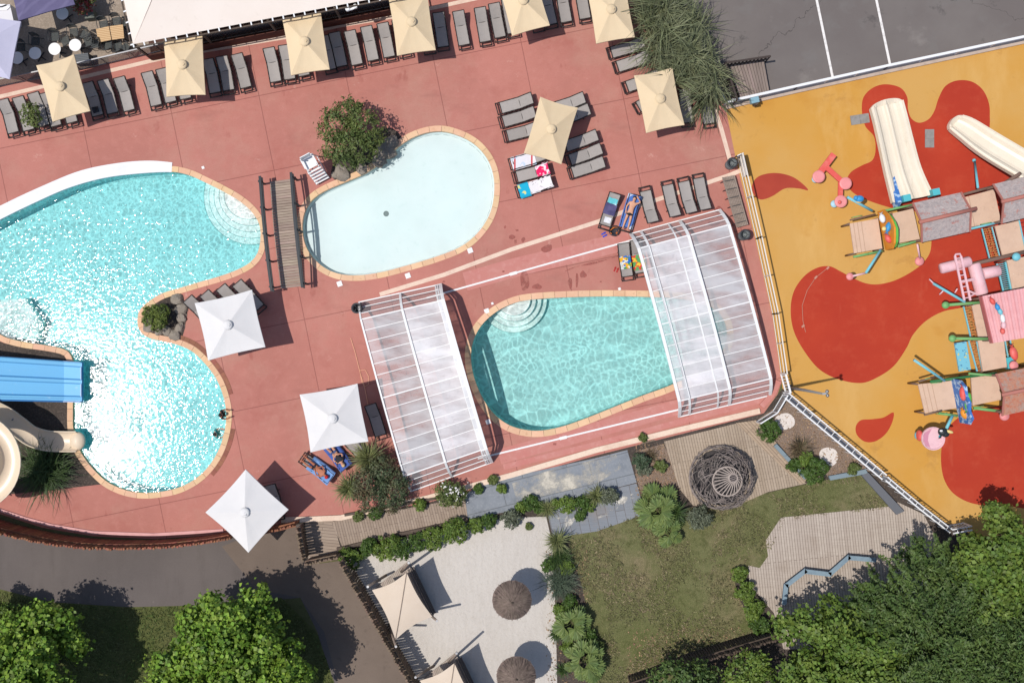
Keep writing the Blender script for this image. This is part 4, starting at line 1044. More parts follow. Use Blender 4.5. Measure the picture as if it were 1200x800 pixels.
# ------------------------------------------------------------------ skimmer lids, bins, small things on the deck
for px, py, s, lab in ((398, 332.5, .27, 'white square lid by the lower left of the paddling pool'), (478, 323, .27, 'white square lid below the middle of the paddling pool'), (551, 293.5, .27, 'white square lid right below the paddling pool'),
                       (570.5, 364.5, .26, 'white square lid at the top left of the pear shaped pool'), (577, 355.5, .12, 'tiny white lid above the pear shaped pool lid'), (572, 494, .25, 'white square lid near the bottom of the left pool cover'), (726, 338.5, .14, 'tiny white lid above the pear shaped pool rim'), (238, 196.5, .14, 'tiny white lid on the deck near the white pool edge')):
    p = G(px, py); mb = MB(); mb.box((0, 0, .006), (s, s, .02), .35); mb.box((0, 0, .018), (s * .86, s * .86, .008), .35)
    o = solo('skimmer_lid', mb, m_white, lab, 'lid', 'white skimmer lids round the pools'); o.location = (p.x, p.y, .004)
def bin_(px, py, lab, m):
    p = G(px, py, .8); t = thing('litter_bin', lab, 'bin', (p.x, p.y, 0))
    a = MB().lathe((0, 0, 0), [(0, 0), (.23, 0), (.25, .1), (.26, .85), (.2, .86), (.19, .5), (0, .48)], 20); obj('drum', a, m, t, world=False, smooth=True)
    a = MB().lathe((0, 0, .85), [(.28, -.02), (.285, .03), (.24, .05), (.2, .02)], 20); obj('rim', a, m_dark, t, world=False, smooth=True)
    for k in range(3):
        a = MB().bar((.22 * math.cos(k * 2.1), .22 * math.sin(k * 2.1), .87), (.05 * math.cos(k * 2.1), .05 * math.sin(k * 2.1), .95), .03, .02); obj('strut', a, m_dark, t, world=False)
bin_(418, 361, 'dark round bin at the top left corner of the left pool cover', m_dark)
bin_(858, 191, 'grey round bin beside the white sign board', mat('galvanised grey', S(110, 116, 118), .5))
bin_(873, 275, 'grey round bin below the slatted bench by the fence', mat('galvanised grey', S(110, 116, 118), .5))
mb = MB().tube([G(411, 396, .02), G(416, 412, .02), G(420, 428, .02), G(423, 440, .02), G(427, 452, .02), G(431.5, 475, .02)], .022, 6)
mb.tube([G(422, 434, .02), G(428, 433, .02), G(432, 441, .02), G(432, 450, .02), G(427, 453, .02), G(424, 447, .02), G(422, 436, .02)], .022, 6)
solo('rope', mb, mat('peach rope', S(232, 172, 142), .8), 'thin peach coloured rope looped on the deck left of the pool cover', 'rope', loc=G(425, 440))
def flipflop(px, py, a, m, lab):
    p = G(px, py); t = thing('sandal_pair', lab, 'sandals', (p.x, p.y, .003), a)
    for s in (-1, 1):
        mb = MB(); mb.prism([(x, y + s * .075) for x, y in ((-.13, -.03), (-.1, -.042), (0, -.035), (.08, -.048), (.13, -.03), (.14, 0), (.13, .03), (.08, .048), (0, .035), (-.1, .042), (-.13, .03))], 0, .025)
        mb.tube([(.09, s * .075, .03), (.02, s * .075 + .04, .05)], .009, 5); mb.tube([(.09, s * .075, .03), (.02, s * .075 - .04, .05)], .009, 5)
        obj('sandal', mb, m, t, world=False)
flipflop(708, 275, .5, mat('blue sandal', S(44, 70, 190), .6), 'bright blue sandals on the deck at the lounger foot')
flipflop(722, 316, 1.2, mat('red sandal', S(176, 40, 40), .6), 'red sandals on the deck left of the colourful clothes')
p = G(720, 270.5, .15); t = thing('beach_bag', 'dark beach bag with orange trim between two loungers', 'bag', (p.x, p.y, 0), .4)
a = MB().lathe((0, 0, 0), [(0, 0), (.26, .02), (.3, .15), (.26, .28), (.22, .27), (.2, .12), (0, .1)], 14); obj('body', a, mat('dark bag', S(56, 58, 66), .8, [stain(4, .55, .6, S(220, 120, 40), 1)]), t, world=False, smooth=True)
a = MB().tube([(-.2, .1, .28), (0, .16, .42), (.2, .1, .28)], .02, 6); obj('strap', a, mat('orange strap', S(222, 128, 50), .7), t, world=False)
# ------------------------------------------------------------------ timber footbridge
t = thing('footbridge', 'weathered plank footbridge with dark railings between the two upper pools', 'bridge', G(335, 273))
A, B, Cc, D = [G(x, y, .35) for x, y in ((315, 212), (342.5, 208.5), (355, 335), (328, 338))]
mb = MB(); n = 40
for i in range(n):
    u0, u1 = i / n + .0018, (i + 1) / n - .0018
    z = .12 + .28 * math.sin((i + .5) / n * math.pi)
    q = [A.lerp(D, u0), B.lerp(Cc, u0), B.lerp(Cc, u1), A.lerp(D, u1)]
    mb.prism([(p.x, p.y) for p in q], z - .045, z)
m_br = mat('bridge planks', S(172, 153, 139), .85, [dict(t='noise', s=3, st=(.3, 5, 1), rot=6, lo=.45, hi=.66, c=S(128, 110, 98), f=.7), stain(1.2, .5, .7, S(176, 158, 144), .5)], island=.12)
obj('plank_deck', mb, m_br, t)
m_rail = mat('dark bridge railing', S(58, 62, 66), .6)
for (P0, P1, sgn) in ((A, D, -1), (B, Cc, 1)):
    d = (P1 - P0).normalized(); out = Vector((d.y, -d.x, 0)) * (1 if (Vector((d.y, -d.x, 0)).x > 0) == (sgn > 0) else -1) * (.26 if sgn < 0 else .12)
    ext = d * .15; p0, p1 = P0 + out - ext, P1 + out + ext
    r = MB()
    for (h, w, hh, o) in ((1.08, .13, .05, .02), (.82, .05, .1, .05), (.52, .05, .1, .05)):
        pts = [p0.lerp(p1, k / 14) for k in range(15)]
        for a, b, k in zip(pts[:-1], pts[1:], range(14)):
            za, zb = [.12 + .28 * math.sin((k + e) / 14 * math.pi) - .35 + .0 for e in (0, 1)]
            r.bar(a + Vector((0, 0, za + h)) + out.normalized() * .1 * o, b + Vector((0, 0, zb + h)) + out.normalized() * .1 * o, w, hh)
    obj('railing', r, m_rail, t)
    for k in range(5):
        u = .04 + .92 * k / 4; p = p0.lerp(p1, u) + out.normalized() * .06; z = .12 + .28 * math.sin(u * math.pi)
        q = MB(); q.bar(Vector((p.x, p.y, 0)), Vector((p.x, p.y, z + 1.0)) + out.normalized() * .03, .09, .09); q.bar(Vector((p.x, p.y, z + .75)) - out.normalized() * .03, Vector((p.x, p.y, z + .78)) + out.normalized() * .12, .06, .06); obj('post', q, m_rail, t)

# ------------------------------------------------------------------ sliding pool enclosures
def poly_mat(name, frost, tone):
    return mat(name, S(*tone), .25, [stain(.8, .4, .65, S(206, 206, 208), .6), stain(3, .55, .7, S(186, 186, 190), .5, r=.75)], spec=.5, island=.1,
               alpha=dict(t='noise', s=.6, d=6, r=.62, st=(.55, 1.5, 1), rot=14, lo=.38, hi=.64, a0=frost[0], a1=frost[1]))
m_clear = poly_mat('clear polycarbonate', (.3, .8), (208, 208, 211))
m_frost = poly_mat('frosted polycarbonate', (.6, 1.0), (230, 226, 228))
m_frost2 = poly_mat('hazy polycarbonate', (.35, .85), (222, 222, 224))
m_dense = poly_mat('milky polycarbonate', (.9, 1.0), (232, 232, 234))
m_side = poly_mat('side polycarbonate', (.22, .4), (190, 190, 192))
def arch(Ls, h, bend=.95, n=14):
    """profile over the span: steep side, then a shallow arch"""
    bz = h * .84; pts = [(0, 0), (bend * .32, bz * .42), (bend * .66, bz * .78), (bend, bz)]
    for i in range(1, n):
        u = i / n; pts.append((bend + (Ls - 2 * bend) * u, bz + (h - bz) * math.sin(u * math.pi)))
    return pts + [(Ls - bend, bz), (Ls - bend * .66, bz * .78), (Ls - bend * .32, bz * .42), (Ls, 0)]
def enclosure(label, tl, tr, br, bl, segs, ribs, h):
    """corners on the ground; segs: (u0,u1,panel material, extra height); ribs: (u, width, extra height)"""
    TL, TR, BR, BL = [G(*p) for p in (tl, tr, br, bl)]
    t = thing('pool_enclosure', label, 'pool cover', (TL + TR + BR + BL) / 4)
    def at(u, s, z, Ls):
        a = TL.lerp(TR, u); b = BL.lerp(BR, u); return a.lerp(b, s / Ls) + Vector((0, 0, z))
    Ls = ((BL - TL).length + (BR - TR).length) / 2
    for (u0, u1, pm, dh) in segs:
        pr = arch(Ls, h + dh); roof = MB(); side = MB(); side2 = MB()
        for i in range(len(pr) - 1):
            (s0, z0), (s1, z1) = pr[i], pr[i + 1]
            tgt = (side if i < 3 else side2) if (i < 3 or i >= len(pr) - 4) else roof
            tgt.add([at(u0, s0, z0, Ls), at(u1, s0, z0, Ls), at(u1, s1, z1, Ls), at(u0, s1, z1, Ls)], [(0, 1, 2, 3)])
        obj('roof_panel', roof, pm, t); obj('side_panel', side, m_side, t); obj('side_panel', side2, m_side, t)
        for i in range(1, len(pr) - 1):
            s0, z0 = pr[i]; w = .06 if i in (3, len(pr) // 2, len(pr) - 4) else .035
            q = MB(); q.bar(at(u0, s0, z0 + .015, Ls), at(u1, s0, z0 + .015, Ls), w, .035); obj('purlin', q, m_white, t)
        for s0 in (0, Ls):
            q = MB(); q.bar(at(u0, s0, .06, Ls), at(u1, s0, .06, Ls), .06, .1); obj('sill', q, m_white, t)
    for (u, w, dh) in ribs:
        pr = arch(Ls, h + dh); q = MB()
        for i in range(len(pr) - 1):
            q.bar(at(u, pr[i][0], pr[i][1] + .03, Ls), at(u, pr[i + 1][0], pr[i + 1][1] + .03, Ls), w, .09)
        obj('rib', q, m_white, t)
    return t
enclosure('left sliding glazed pool cover with white ribs, partly frosted', (421, 354), (517, 333), (577, 541), (482, 575),
          [(0, .5, m_clear, 0), (.5, .93, m_frost, .3), (.93, 1, m_dense, .8)], [(0.0, .09, 0), (.5, .12, .3), (.93, .08, .4), (.955, .07, .6), (.98, .07, .75), (1.0, .10, .9)], 1.4)
enclosure('right sliding glazed pool cover with white ribs by the playground fence', (739, 274), (843, 246), (902, 463), (796, 488),
          [(.0, .11, m_frost2, .4), (.11, .55, m_frost, .25), (.55, 1, m_clear, .0)], [(0.0, .16, .42), (.11, .12, .3), (.42, .07, .2), (.55, .15, .2), (1.0, .15, .03)], 1.4)
for (a, b, lab) in (((500, 349), (742, 281), 'white sliding rail above the pear shaped pool'), ((560, 537), (798, 479), 'white sliding rail below the pear shaped pool')):
    a, b = G(*a), G(*b); mb = MB(); mb.bar(a + Vector((0, 0, .02)), b + Vector((0, 0, .02)), .09, .035); mb.bar(a + Vector((0, 0, .045)), b + Vector((0, 0, .045)), .03, .03)
    m_ = a.lerp(b, .42); dd = (b - a).normalized(); mb.bar(m_ - dd * .2 + Vector((0, 0, .025)), m_ + dd * .2 + Vector((0, 0, .025)), .16, .04)
    solo('sliding_rail', mb, m_white, lab, 'rail', 'sliding rails of the pool covers', loc=a.lerp(b, .5))

# ------------------------------------------------------------------ benches, boards
t = thing('slatted_bench', 'weathered curved slat bench between the deck and playground fence', 'bench', G(862, 237))
q = PX([(846, 208), (861, 205), (877, 263), (863, 267)], .45)
for k in range(8):
    f0, f1 = k / 8 + .008, (k + 1) / 8 - .008; mb = MB()
    z = .45 - .05 * math.cos((k / 7 - .5) * 3)
    mb.prism([(p.x, p.y) for p in (q[0].lerp(q[1], f0), q[0].lerp(q[1], f1), q[3].lerp(q[2], f1), q[3].lerp(q[2], f0))], z - .03, z); obj('slat', mb, m_wood_gr, t)
for k in range(6):
    u = (k + .5) / 6; a = q[0].lerp(q[3], u); b = q[1].lerp(q[2], u); mb = MB(); mb.bar(a - (b - a) * .08 - Vector((0, 0, .03)), b - Vector((0, 0, .03)), .04, .05); mb.tube([a + Vector((0, 0, 0)), a - (b - a) * .12 + Vector((0, 0, .02)), a - (b - a) * .1 - Vector((0, 0, .45))], .018, 5); mb.tube([b, b - Vector((0, 0, .45))], .018, 5); obj('bracket', mb, m_dark, t)
t = thing('sign_board', 'white sign board on short posts beside the grey bin', 'sign', G(867, 187))
a, b = G(862, 184, .9), G(868, 181, .9); mb = MB(); mb.bar(a, b, .04, .6); obj('board', mb, m_white, t)
mb = MB().bar(G(868.5, 181, .6), G(874, 206, .6), .04, 1.0); obj('side_board', mb, m_white, t)
for p in (a, b): mb = MB(); mb.bar((p.x, p.y, 0), (p.x, p.y, 1.2), .05, .05); obj('post', mb, m_wood_dk, t)
t = thing('notice_box', 'small pale blue box hung on the white playground rail', 'box', G(884, 119))
mb = MB(); mb.box(G(884, 118, .8), (.42, .3, .35), .23); obj('body', mb, mat('pale blue box', S(134, 172, 186), .5), t)
mb = MB(); mb.box(G(885.5, 122.5, .6), (.14, .14, .5), .23); obj('latch', mb, m_wood_dk, t)

# ------------------------------------------------------------------ raised timber landing in the court corner
t = thing('wooden_landing', 'raised weathered timber landing with dark railings at the court corner', 'deck', G(878, 96))
q = [G(x, y, .5) for x, y in ((852, 76), (895, 69), (901.5, 106), (868, 117))]
mb = MB(); n = 12
for k in range(n):
    f0, f1 = k / n + .006, (k + 1) / n - .006
    mb.prism([(p.x, p.y) for p in (q[0].lerp(q[1], f0), q[0].lerp(q[1], f1), q[3].lerp(q[2], f1), q[3].lerp(q[2], f0))], .44, .5)
obj('plank_floor', mb, mat('landing planks', S(146, 130, 122), .85, [dict(t='noise', s=3, st=(4, .3, 1), rot=-10, lo=.45, hi=.66, c=S(118, 104, 97), f=.7)], island=.13), t)
for (a, b) in (((850, 74), (903, 66)), ((850, 74), (864, 117))):
    a, b = G(*a, 1.4), G(*b, 1.4); mb = MB(); mb.bar(a, b, .1, .06); mb.bar(a - Vector((0, 0, .55)), b - Vector((0, 0, .55)), .06, .06)
    for k in range(13): p = a.lerp(b, k / 12); mb.bar(p, (p.x, p.y, .1), .05, .05)
    obj('railing', mb, mat('dark brown railing', S(70, 60, 56), .8), t)
p = [(v.x, v.y) for v in q]; mb = MB().prism(p, .0, .42); obj('base', mb, m_wood_dk, t)

# ------------------------------------------------------------------ fences round the playground
def rail_fence(label, px, h, m, post=1.8, rails=(1, .12), rw=(.07, .05), pick=0, pw=.03, name='metal_fence', mp=None, toe=0, twin=0):
    P = PX(px); t = thing(name, label, 'fence', P[len(P) // 2])
    for a, b in zip(P[:-1], P[1:]):
        for f in rails:
            r = MB(); r.bar(a + Vector((0, 0, h * f)), b + Vector((0, 0, h * f)), rw[0] if f == rails[0] else rw[1], .05); obj('rail', r, m, t)
        L = (b - a).length; n = max(1, int(round(L / post)))
        for i in range(n + 1):
            p = a.lerp(b, i / n); q = MB(); q.bar((p.x, p.y, 0), (p.x, p.y, h * 1.02), .06, .06); obj('post', q, mp or m, t)
        if pick:
            k = int(L / pick); q = MB(); d = (b - a).normalized()
            for i in range(k): p = a.lerp(b, (i + .5) / k); q.box((p.x, p.y, h * .52), (pw, .02, h * .86), math.atan2(d.y, d.x))
            obj('pickets', q, m, t)
        if twin:
            d = (b - a).normalized(); nn = Vector((d.y, -d.x, 0)) * twin
            r = MB(); r.bar(a + nn + Vector((0, 0, h)), b + nn + Vector((0, 0, h)), .07, .05); obj('outer_rail', r, m, t)
            q = MB(); k = int(L / .45)
            for i in range(k): p = a.lerp(b, (i + .5) / k); q.bar(p + Vector((0, 0, h - .02)), p + nn + Vector((0, 0, h - .02)), .03, .03); q.bar(p + nn + Vector((0, 0, h)), (p.x + nn.x, p.y + nn.y, 0), .03, .03)
            obj('cross_bars', q, m, t)
            q = MB(); q.bar(a + nn * .5 + Vector((0, 0, .4)), b + nn * .5 + Vector((0, 0, .4)), twin * .6, .02); obj('cable_tray', q, m_steel, t)
        if toe:
            r = MB(); r.bar(a + Vector((0, 0, .05)), b + Vector((0, 0, .05)), toe, .1); obj('toe_board', r, m, t)
    return t
rail_fence('white tubular rail fence between the court and yellow playground', [(848, 124), (930, 105.5), (1035, 82), (1200, 47), (1300, 26)], .95, m_white, rails=(1, .5), rw=(.13, .04))
m_cream_met = mat('cream metal', S(232, 222, 208), .5)
rail_fence('tall slim white rail fence between the deck and the playground', [(864, 185), (886, 280), (905, 368), (915, 437)], 1.3, m_cream_met, rails=(1, .55, .08), rw=(.06, .04), post=2.0)
rail_fence('short white barred gate at the playground corner by the lamp post', [(914.5, 438), (920, 459)], 1.1, m_white, rails=(1, .1), rw=(.1, .08), pick=.16, pw=.05, post=1.0, name='metal_gate')
rail_fence('white picket fence running diagonally below the yellow playground', [(918, 459.5), (975, 507), (1030, 553)], 1.1, m_white, rails=(1, .1), rw=(.055, .05), pick=.14, pw=.03, post=2.0, twin=.32, toe=.1)
rail_fence('white picket fence continuing past the garden slope to the trees', [(1032, 556), (1070, 588), (1106, 616), (1128, 612)], 1.1, m_white, rails=(1, .1), rw=(.055, .05), pick=.14, pw=.03, post=2.0, twin=.2)
# pale ramp boards and slate edging beside the diagonal fence
mb = MB(); mb.prism([(p.x, p.y) for p in PX([(1008, 556), (1016, 553), (1058, 598), (1049, 602)])], 0, .22); obj('wall', mb, mat('dark grey slab wall', S(104, 106, 112), .7), kind='structure')
mb = MB(); mb.prism([(p.x, p.y) for p in PX([(970, 557), (1013, 549), (1016, 554), (972, 562)])], 0, .2); obj('wall', mb, mat('blue grey edging', S(128, 144, 152), .7), kind='structure')
mb = MB(); mb.bar(G(908, 521, .1), G(944, 560, .1), .2, .2); obj('wall', mb, MATS['blue grey edging'], kind='structure')
mb = MB()
hexp = [(919, 706), (921, 686), (943, 669), (972, 672.5), (994, 653), (1024, 655.5)]
HP = PX(hexp, .45)
for a, b in zip(HP[:-1], HP[1:]): mb.bar(a, b + (b - a).normalized() * .1, .24, .06)
for p in HP: mb.cyl((p.x, p.y, .421), .122, .057, 14)
t = thing('hex_bench', 'blue grey angular bench edge around the sunken part of the timber deck', 'bench', G(960, 675)); obj('seat_boards', mb, mat('blue grey painted timber', S(132, 152, 164), .7, [stain(3, .45, .65, S(112, 132, 146), .7)]), t)
mb = MB()
for a, b in zip(HP[:-1], HP[1:]): mb.bar(a - Vector((0, 0, .26)), b - Vector((0, 0, .26)), .06, .38)
obj('riser', mb, mat('navy riser', S(70, 80, 96), .7), t)

# ------------------------------------------------------------------ palisade fences by the road
def palisade(label, px, h, m, mtop, w=.16, seed=1, z=0, lean=.0, cap=True):
    w *= .85; P = resample(spline(PX(px), 6, False), w, False); rg = random.Random(seed)
    t = thing('palisade_fence', label, 'fence', P[len(P) // 2])
    mb = MB(); ca = MB()
    for p, q in zip(P[:-1], P[1:]):
        hh = h + rg.uniform(-.09, .09); c = (p + q) / 2; r = w * .5 * rg.uniform(.88, 1.0); off = Vector((rg.uniform(-.03, .03), rg.uniform(-.03, .03), 0))
        mb.tube([(c.x, c.y, 0), (c.x + off.x, c.y + off.y, hh)], [r, r * .95], 7)
        ca.cyl((c.x + off.x, c.y + off.y, hh + .001), r * .7, .015, 7)
    obj('pickets', mb, m, t)
    rl = MB()
    for p, q in zip(P[:-1:4], P[4::4]):
        rl.bar(p + Vector((0, 0, h * .72)), q + Vector((0, 0, h * .72)), .26, .07)
    obj('tie_rails', rl, m, t)
    return t
m_bam = mat('red brown bamboo', S(150, 94, 70), .75, [stain(2, .4, .65, S(116, 70, 52), .7), stain(9, .55, .7, S(176, 122, 94), .5)], island=.22)
m_bamt = mat('bamboo cut ends', S(168, 118, 84), .7, [stain(6, .45, .65, S(150, 98, 64), .8)])
base = [(x, y) for x, y in ((-60, 586), (0, 609), (50, 622), (100, 630.5), (150, 633), (200, 632), (250, 627), (284, 621))]
palisade('red brown bamboo palisade curving along the road below the deck', base, 2.3, m_bam, m_bamt, .16, 2)
m_log = mat('grey brown palisade logs', S(128, 108, 92), .85, [stain(2, .42, .65, S(104, 88, 74), .7), stain(9, .55, .7, S(152, 132, 116), .5)], island=.15)
m_logt = mat('log cut ends', S(140, 118, 98), .75, [stain(6, .45, .65, S(160, 124, 92), .8)])
palisade('log palisade running down between the asphalt path and the beach', [(405, 650), (420, 676), (440, 711), (460, 745), (481, 782), (510, 832)], 2.2, m_log, m_logt, .17, 3)
palisade('short log palisade beside the grey landing', [(355, 612), (358, 630), (362, 650)], 1.8, m_log, m_logt, .17, 4)
palisade('low tan timber screen closing the end of the grey landing', [(363, 654), (382, 650), (402, 646)], 1.7, m_log, m_logt, .16, 5)
palisade('thin orange bamboo screen between parasol and landing', [(318, 617), (336, 613), (352, 609)], 1.8, m_bam, m_bamt, .16, 6)
palisade('dark palisade half hidden under the right hand trees', [(735, 792), (770, 780), (800, 768), (850, 752), (905, 736)], 2.0, mat('dark palisade', S(92, 78, 68), .85, [stain(3, .42, .65, S(70, 60, 52), .7)], island=.15), m_log, .17, 7)
mb = MB()
for a, b in (((395, 643), (470, 625)), ((470, 625), (548, 608))): mb.bar(G(*a, .12), G(*b, .12), .16, .26)
obj('kerb', mb, m_wood_dk, kind='structure')
mb = MB().bar(G(404, 603, .1), G(545, 577, .1), .14, .22); obj('kerb', mb, m_wood_dk, kind='structure')

# ------------------------------------------------------------------ lamp post
b = G(925, 454); t = thing('lamp_post', 'tall slim grey lamp post leaning over the playground corner', 'lamp', b)
mb = MB().tube([b, b + Vector((0, 0, 3)), b + Vector((-.05, -.02, 6.3))], [.09, .075, .05], 12); obj('pole', mb, mat('lamp grey', S(150, 150, 150), .5, metal=.3), t, smooth=True)
mb = MB().bar(b + Vector((-.12, -.02, 6.33)), b + Vector((.12, .02, 6.36)), .1, .08); mb.ball(b + Vector((.1, .1, 6.38)), .09, 10, 6); mb.ball(b + Vector((.12, -.09, 6.38)), .09, 10, 6); obj('lamp_head', mb, m_steel, t)
mb = MB().cyl(b, .17, .12, 14); obj('base', mb, m_dark, t)

# ------------------------------------------------------------------ water slides
m_blue = mat('blue slide shell', S(122, 194, 238), .5, [stain(.7, .45, .66, S(124, 190, 234), .6, st=(.3, 1, 1)), stain(3, .66, .72, S(186, 216, 240), .5)], spec=.2)
m_blue2 = mat('deep blue slide side', S(54, 124, 190), .35)
t = thing('racing_slide', 'wide blue two lane water slide ending at the big pool', 'water slide', G(40, 445))
zs = lambda x: .35 + max(0, (78 - x)) * .012
def lane(u): return None
def slide_pt(px, f, dz=0):
    z = zs(px) + dz; y0 = 418 + (px + 0) * .07; y1 = 470 + (px - 0) * .015 if False else 468.5 + px * .02
    return G(px, y0 + (y1 - y0) * f, z)
xs = [-90, -60, -30, 0, 30, 60, 75, 92, 96]
profl = [(0, .26), (.02, .30), (.10, .30), (.115, .1), (.13, .02), (.42, .02), (.44, .1), (.455, .26), (.53, .26), (.545, .1), (.56, .02), (.85, .02), (.87, .1), (.885, .28), (.93, .26), (.94, .16), (.985, .16), (1, .1)]
mb = MB(); mb.grid(lambda u, v: slide_pt(np.interp(u * 8, range(9), xs), np.interp(v * (len(profl) - 1), range(len(profl)), [p[0] for p in profl]), np.interp(v * (len(profl) - 1), range(len(profl)), [p[1] for p in profl])), 8, len(profl) - 1)
obj('chute', mb, m_blue, t)
mb = MB()
for f0 in (0, 1):
    for a, b in zip(xs[:-1], xs[1:]): mb.bar(slide_pt(a, f0, .02), slide_pt(b, f0, .02), .06, .42)
mb.bar(slide_pt(96, 0, -.05), slide_pt(96, 1, -.05), .05, .3)
obj('side_wall', mb, m_blue2, t)
for px in (-60, 0, 55):
    for f in (.1, .9):
        p = slide_pt(px, f, 0); mb = MB(); mb.bar((p.x, p.y, -.05), (p.x, p.y, p.z), .12, .12); obj('support', mb, m_dark, t)
for f in (.275, .705):
    mb = MB(); mb.grid(lambda u, v: tuple(slide_pt(84 + 7 * u, f - .08 + .16 * v, .028)), 2, 4); obj('splash_film', mb, mat('wet film', S(206, 224, 240), .3, alpha=dict(t='noise', s=4, d=4, lo=.5, hi=.7, a0=0, a1=.4)), t)

m_cream_s = mat('cream slide shell', S(232, 212, 186), .35, [stain(.6, .42, .65, S(222, 200, 172), .6), stain(4, .66, .72, S(200, 180, 156), .4)], spec=.45)
def flume(t, path, w, d, m, name='chute', lip=.05):
    """half-pipe swept along a path of (point); w inner width, d depth"""
    path = [Vector(p) for p in path]; mb = MB(); n = len(path); prof_ = []
    for k in range(15):
        a = math.pi * k / 14; prof_.append((-math.cos(a) * w / 2, d * (1 - math.sin(a) ** .9)))
    inn = [(-w / 2 - lip, d)] + prof_ + [(w / 2 + lip, d)]
    out = [(-w / 2 - lip, d - .06)] + [(x * 1.05, y - .05) for x, y in prof_] + [(w / 2 + lip, d - .06)]
    def fr(i):
        tg = (path[min(i + 1, n - 1)] - path[max(i - 1, 0)]); tg.z = 0; tg.normalize(); return Vector((tg.y, -tg.x, 0))
    o = len(mb.v)
    for i in range(n):
        s = fr(i)
        for x, z in inn: mb.v.append(path[i] + s * x + Vector((0, 0, z)))
        for x, z in out: mb.v.append(path[i] + s * x + Vector((0, 0, z)))
    K = len(inn); W = 2 * K
    for i in range(n - 1):
        for k in range(K - 1):
            mb.f.append((o + i * W + k, o + i * W + k + 1, o + (i + 1) * W + k + 1, o + (i + 1) * W + k))
            mb.f.append((o + i * W + K + k + 1, o + i * W + K + k, o + (i + 1) * W + K + k, o + (i + 1) * W + K + k + 1))
        for (a, b) in ((0, K), (W - 1, K - 1)):
            mb.f.append((o + i * W + a, o + (i + 1) * W + a, o + (i + 1) * W + b, o + i * W + b))
    obj(name, mb, m, t, smooth=True)
t = thing('body_slide', 'cream half pipe water slide curling round the ornamental grass', 'water slide', G(10, 530))
cx, cy = -28, 540
path = []
for a in np.linspace(-250, 65, 40):
    z = 3.4 - (a + 250) / 315 * 1.2; rr_ = 44
    path.append(G(cx + rr_ * math.cos(R(a)), cy + rr_ * math.sin(R(a)) * 1.02, z))
path = path[::-1]
ring = [G(cx + 44 * math.cos(R(a)), cy + 44 * math.sin(R(a)) * 1.02, 2.6) for a in np.linspace(100, -255, 46)]
flume(t, ring, 1.0, .42, m_cream_s, 'spiral_chute')
low = spline([G(-40, 470, 1.9), G(-12, 478, 1.5), (G(8, 487, 1.15)), G(25, 499, .85), G(40, 510, .6), G(58, 515.5, .42), G(76, 516.5, .34), G(92, 516.5, .32)], 6, False)
flume(t, low, 1.0, .36, m_cream_s, 'exit_chute')
mb = MB().ball(G(91, 516.5, .36), (.42, .5, .24), 18, 8); obj('exit_lip', mb, m_cream_s, t, smooth=True)
for a in (-60, 0, 60, 120):
    p = G(cx + 44 * math.cos(R(a)), cy + 44 * math.sin(R(a)), 0); mb = MB().cyl(p, .1, 2.5, 12); obj('support', mb, m_steel, t, smooth=True)
for q in (low[14], low[26]): mb = MB().cyl((q.x, q.y, 0), .08, q.z, 12); obj('support', mb, m_steel, t, smooth=True)

# ------------------------------------------------------------------ lifeguard chair
b = G(371, 198); t = thing('lifeguard_chair', 'tall white slatted lifeguard chair beside the planted bush', 'chair', b, R(-62))
# local: +x the ladder side
mb = MB()
for s in (-1, 1):
    mb.bar((.75, s * .38, 0), (.2, s * .3, 1.75), .06, .05); mb.bar((-.55, s * .38, 0), (-.25, s * .3, 2.4), .06, .05); mb.bar((.3, s * .31, 1.65), (-.38, s * .31, 1.7), .05, .05)
    mb.bar((-.35, s * .32, 2.05), (.2, s * .32, 2.0), .08, .04); mb.bar((.62, s * .37, .4), (-.5, s * .37, .45), .04, .04)
mb.bar((-.52, -.38, .1), (-.38, .34, 1.4), .04, .04); obj('frame', mb, m_white, t, world=False)
for k in range(5): mb = MB(); f = k / 5; mb.bar((.72 - .5 * f, -.38, .25 + 1.45 * f), (.72 - .5 * f, .38, .25 + 1.45 * f), .12, .035); obj('step', mb, m_white, t, world=False)
mb = MB(); mb.box((-.05, 0, 1.74), (.6, .56, .04)); obj('seat', mb, m_white, t, world=False)
mb = MB(); mb.bar((-.32, -.28, 2.2), (-.32, .28, 2.2), .04, .6); obj('backrest', mb, m_white, t, world=False)

# ------------------------------------------------------------------ woven dome
b = G(844, 558.5); t = thing('willow_dome', 'round woven willow dome with an open ring on top, on the tan deck', 'dome', b)
rg = random.Random(8); m_wil = mat('grey willow sticks', S(146, 135, 129), .8, [stain(2, .42, .62, S(108, 98, 93), .8)], island=.25); m_wilp = mat('pale peeled sticks', S(180, 166, 156), .8, [stain(4, .45, .65, S(150, 136, 128), .6)])
RD, HD = 1.68, 1.95
def dome(th, ph): return Vector((RD * math.sin(ph) * math.cos(th), RD * math.sin(ph) * math.sin(th), max(.02, HD * math.cos(ph) ** .9 if ph < 1.57 else .02)))
mb = MB()
for k in range(250):
    th = rg.uniform(0, 6.283); ph0 = rg.uniform(.42, 1.4); dth = rg.choice((-1, 1)) * rg.uniform(.3, .75); dph = rg.uniform(-.35, .5); e = rg.uniform(.96, 1.04)
    pts = [dome(th + dth * u, min(1.56, max(.4, ph0 + dph * u))) * (e + .03 * math.sin(u * 9 + k)) for u in (0, .25, .5, .75, 1)]
    mb.tube([p + b for p in pts], [.012, .018, .02, .018, .01], 5)
obj('weave', mb, m_wil, t)
tip = Vector((.26, .2, 0))
for k in range(22):
    th = k / 22 * 6.283; q = MB(); p0, p1 = dome(th, .13) + tip + b + Vector((0, 0, .12)), dome(th + .04, .47) + b + Vector((0, 0, .05)); q.tube([p0, p0.lerp(p1, .5) + Vector((0, 0, .05)), p1], .028, 6); obj('spoke', q, m_wilp, t)
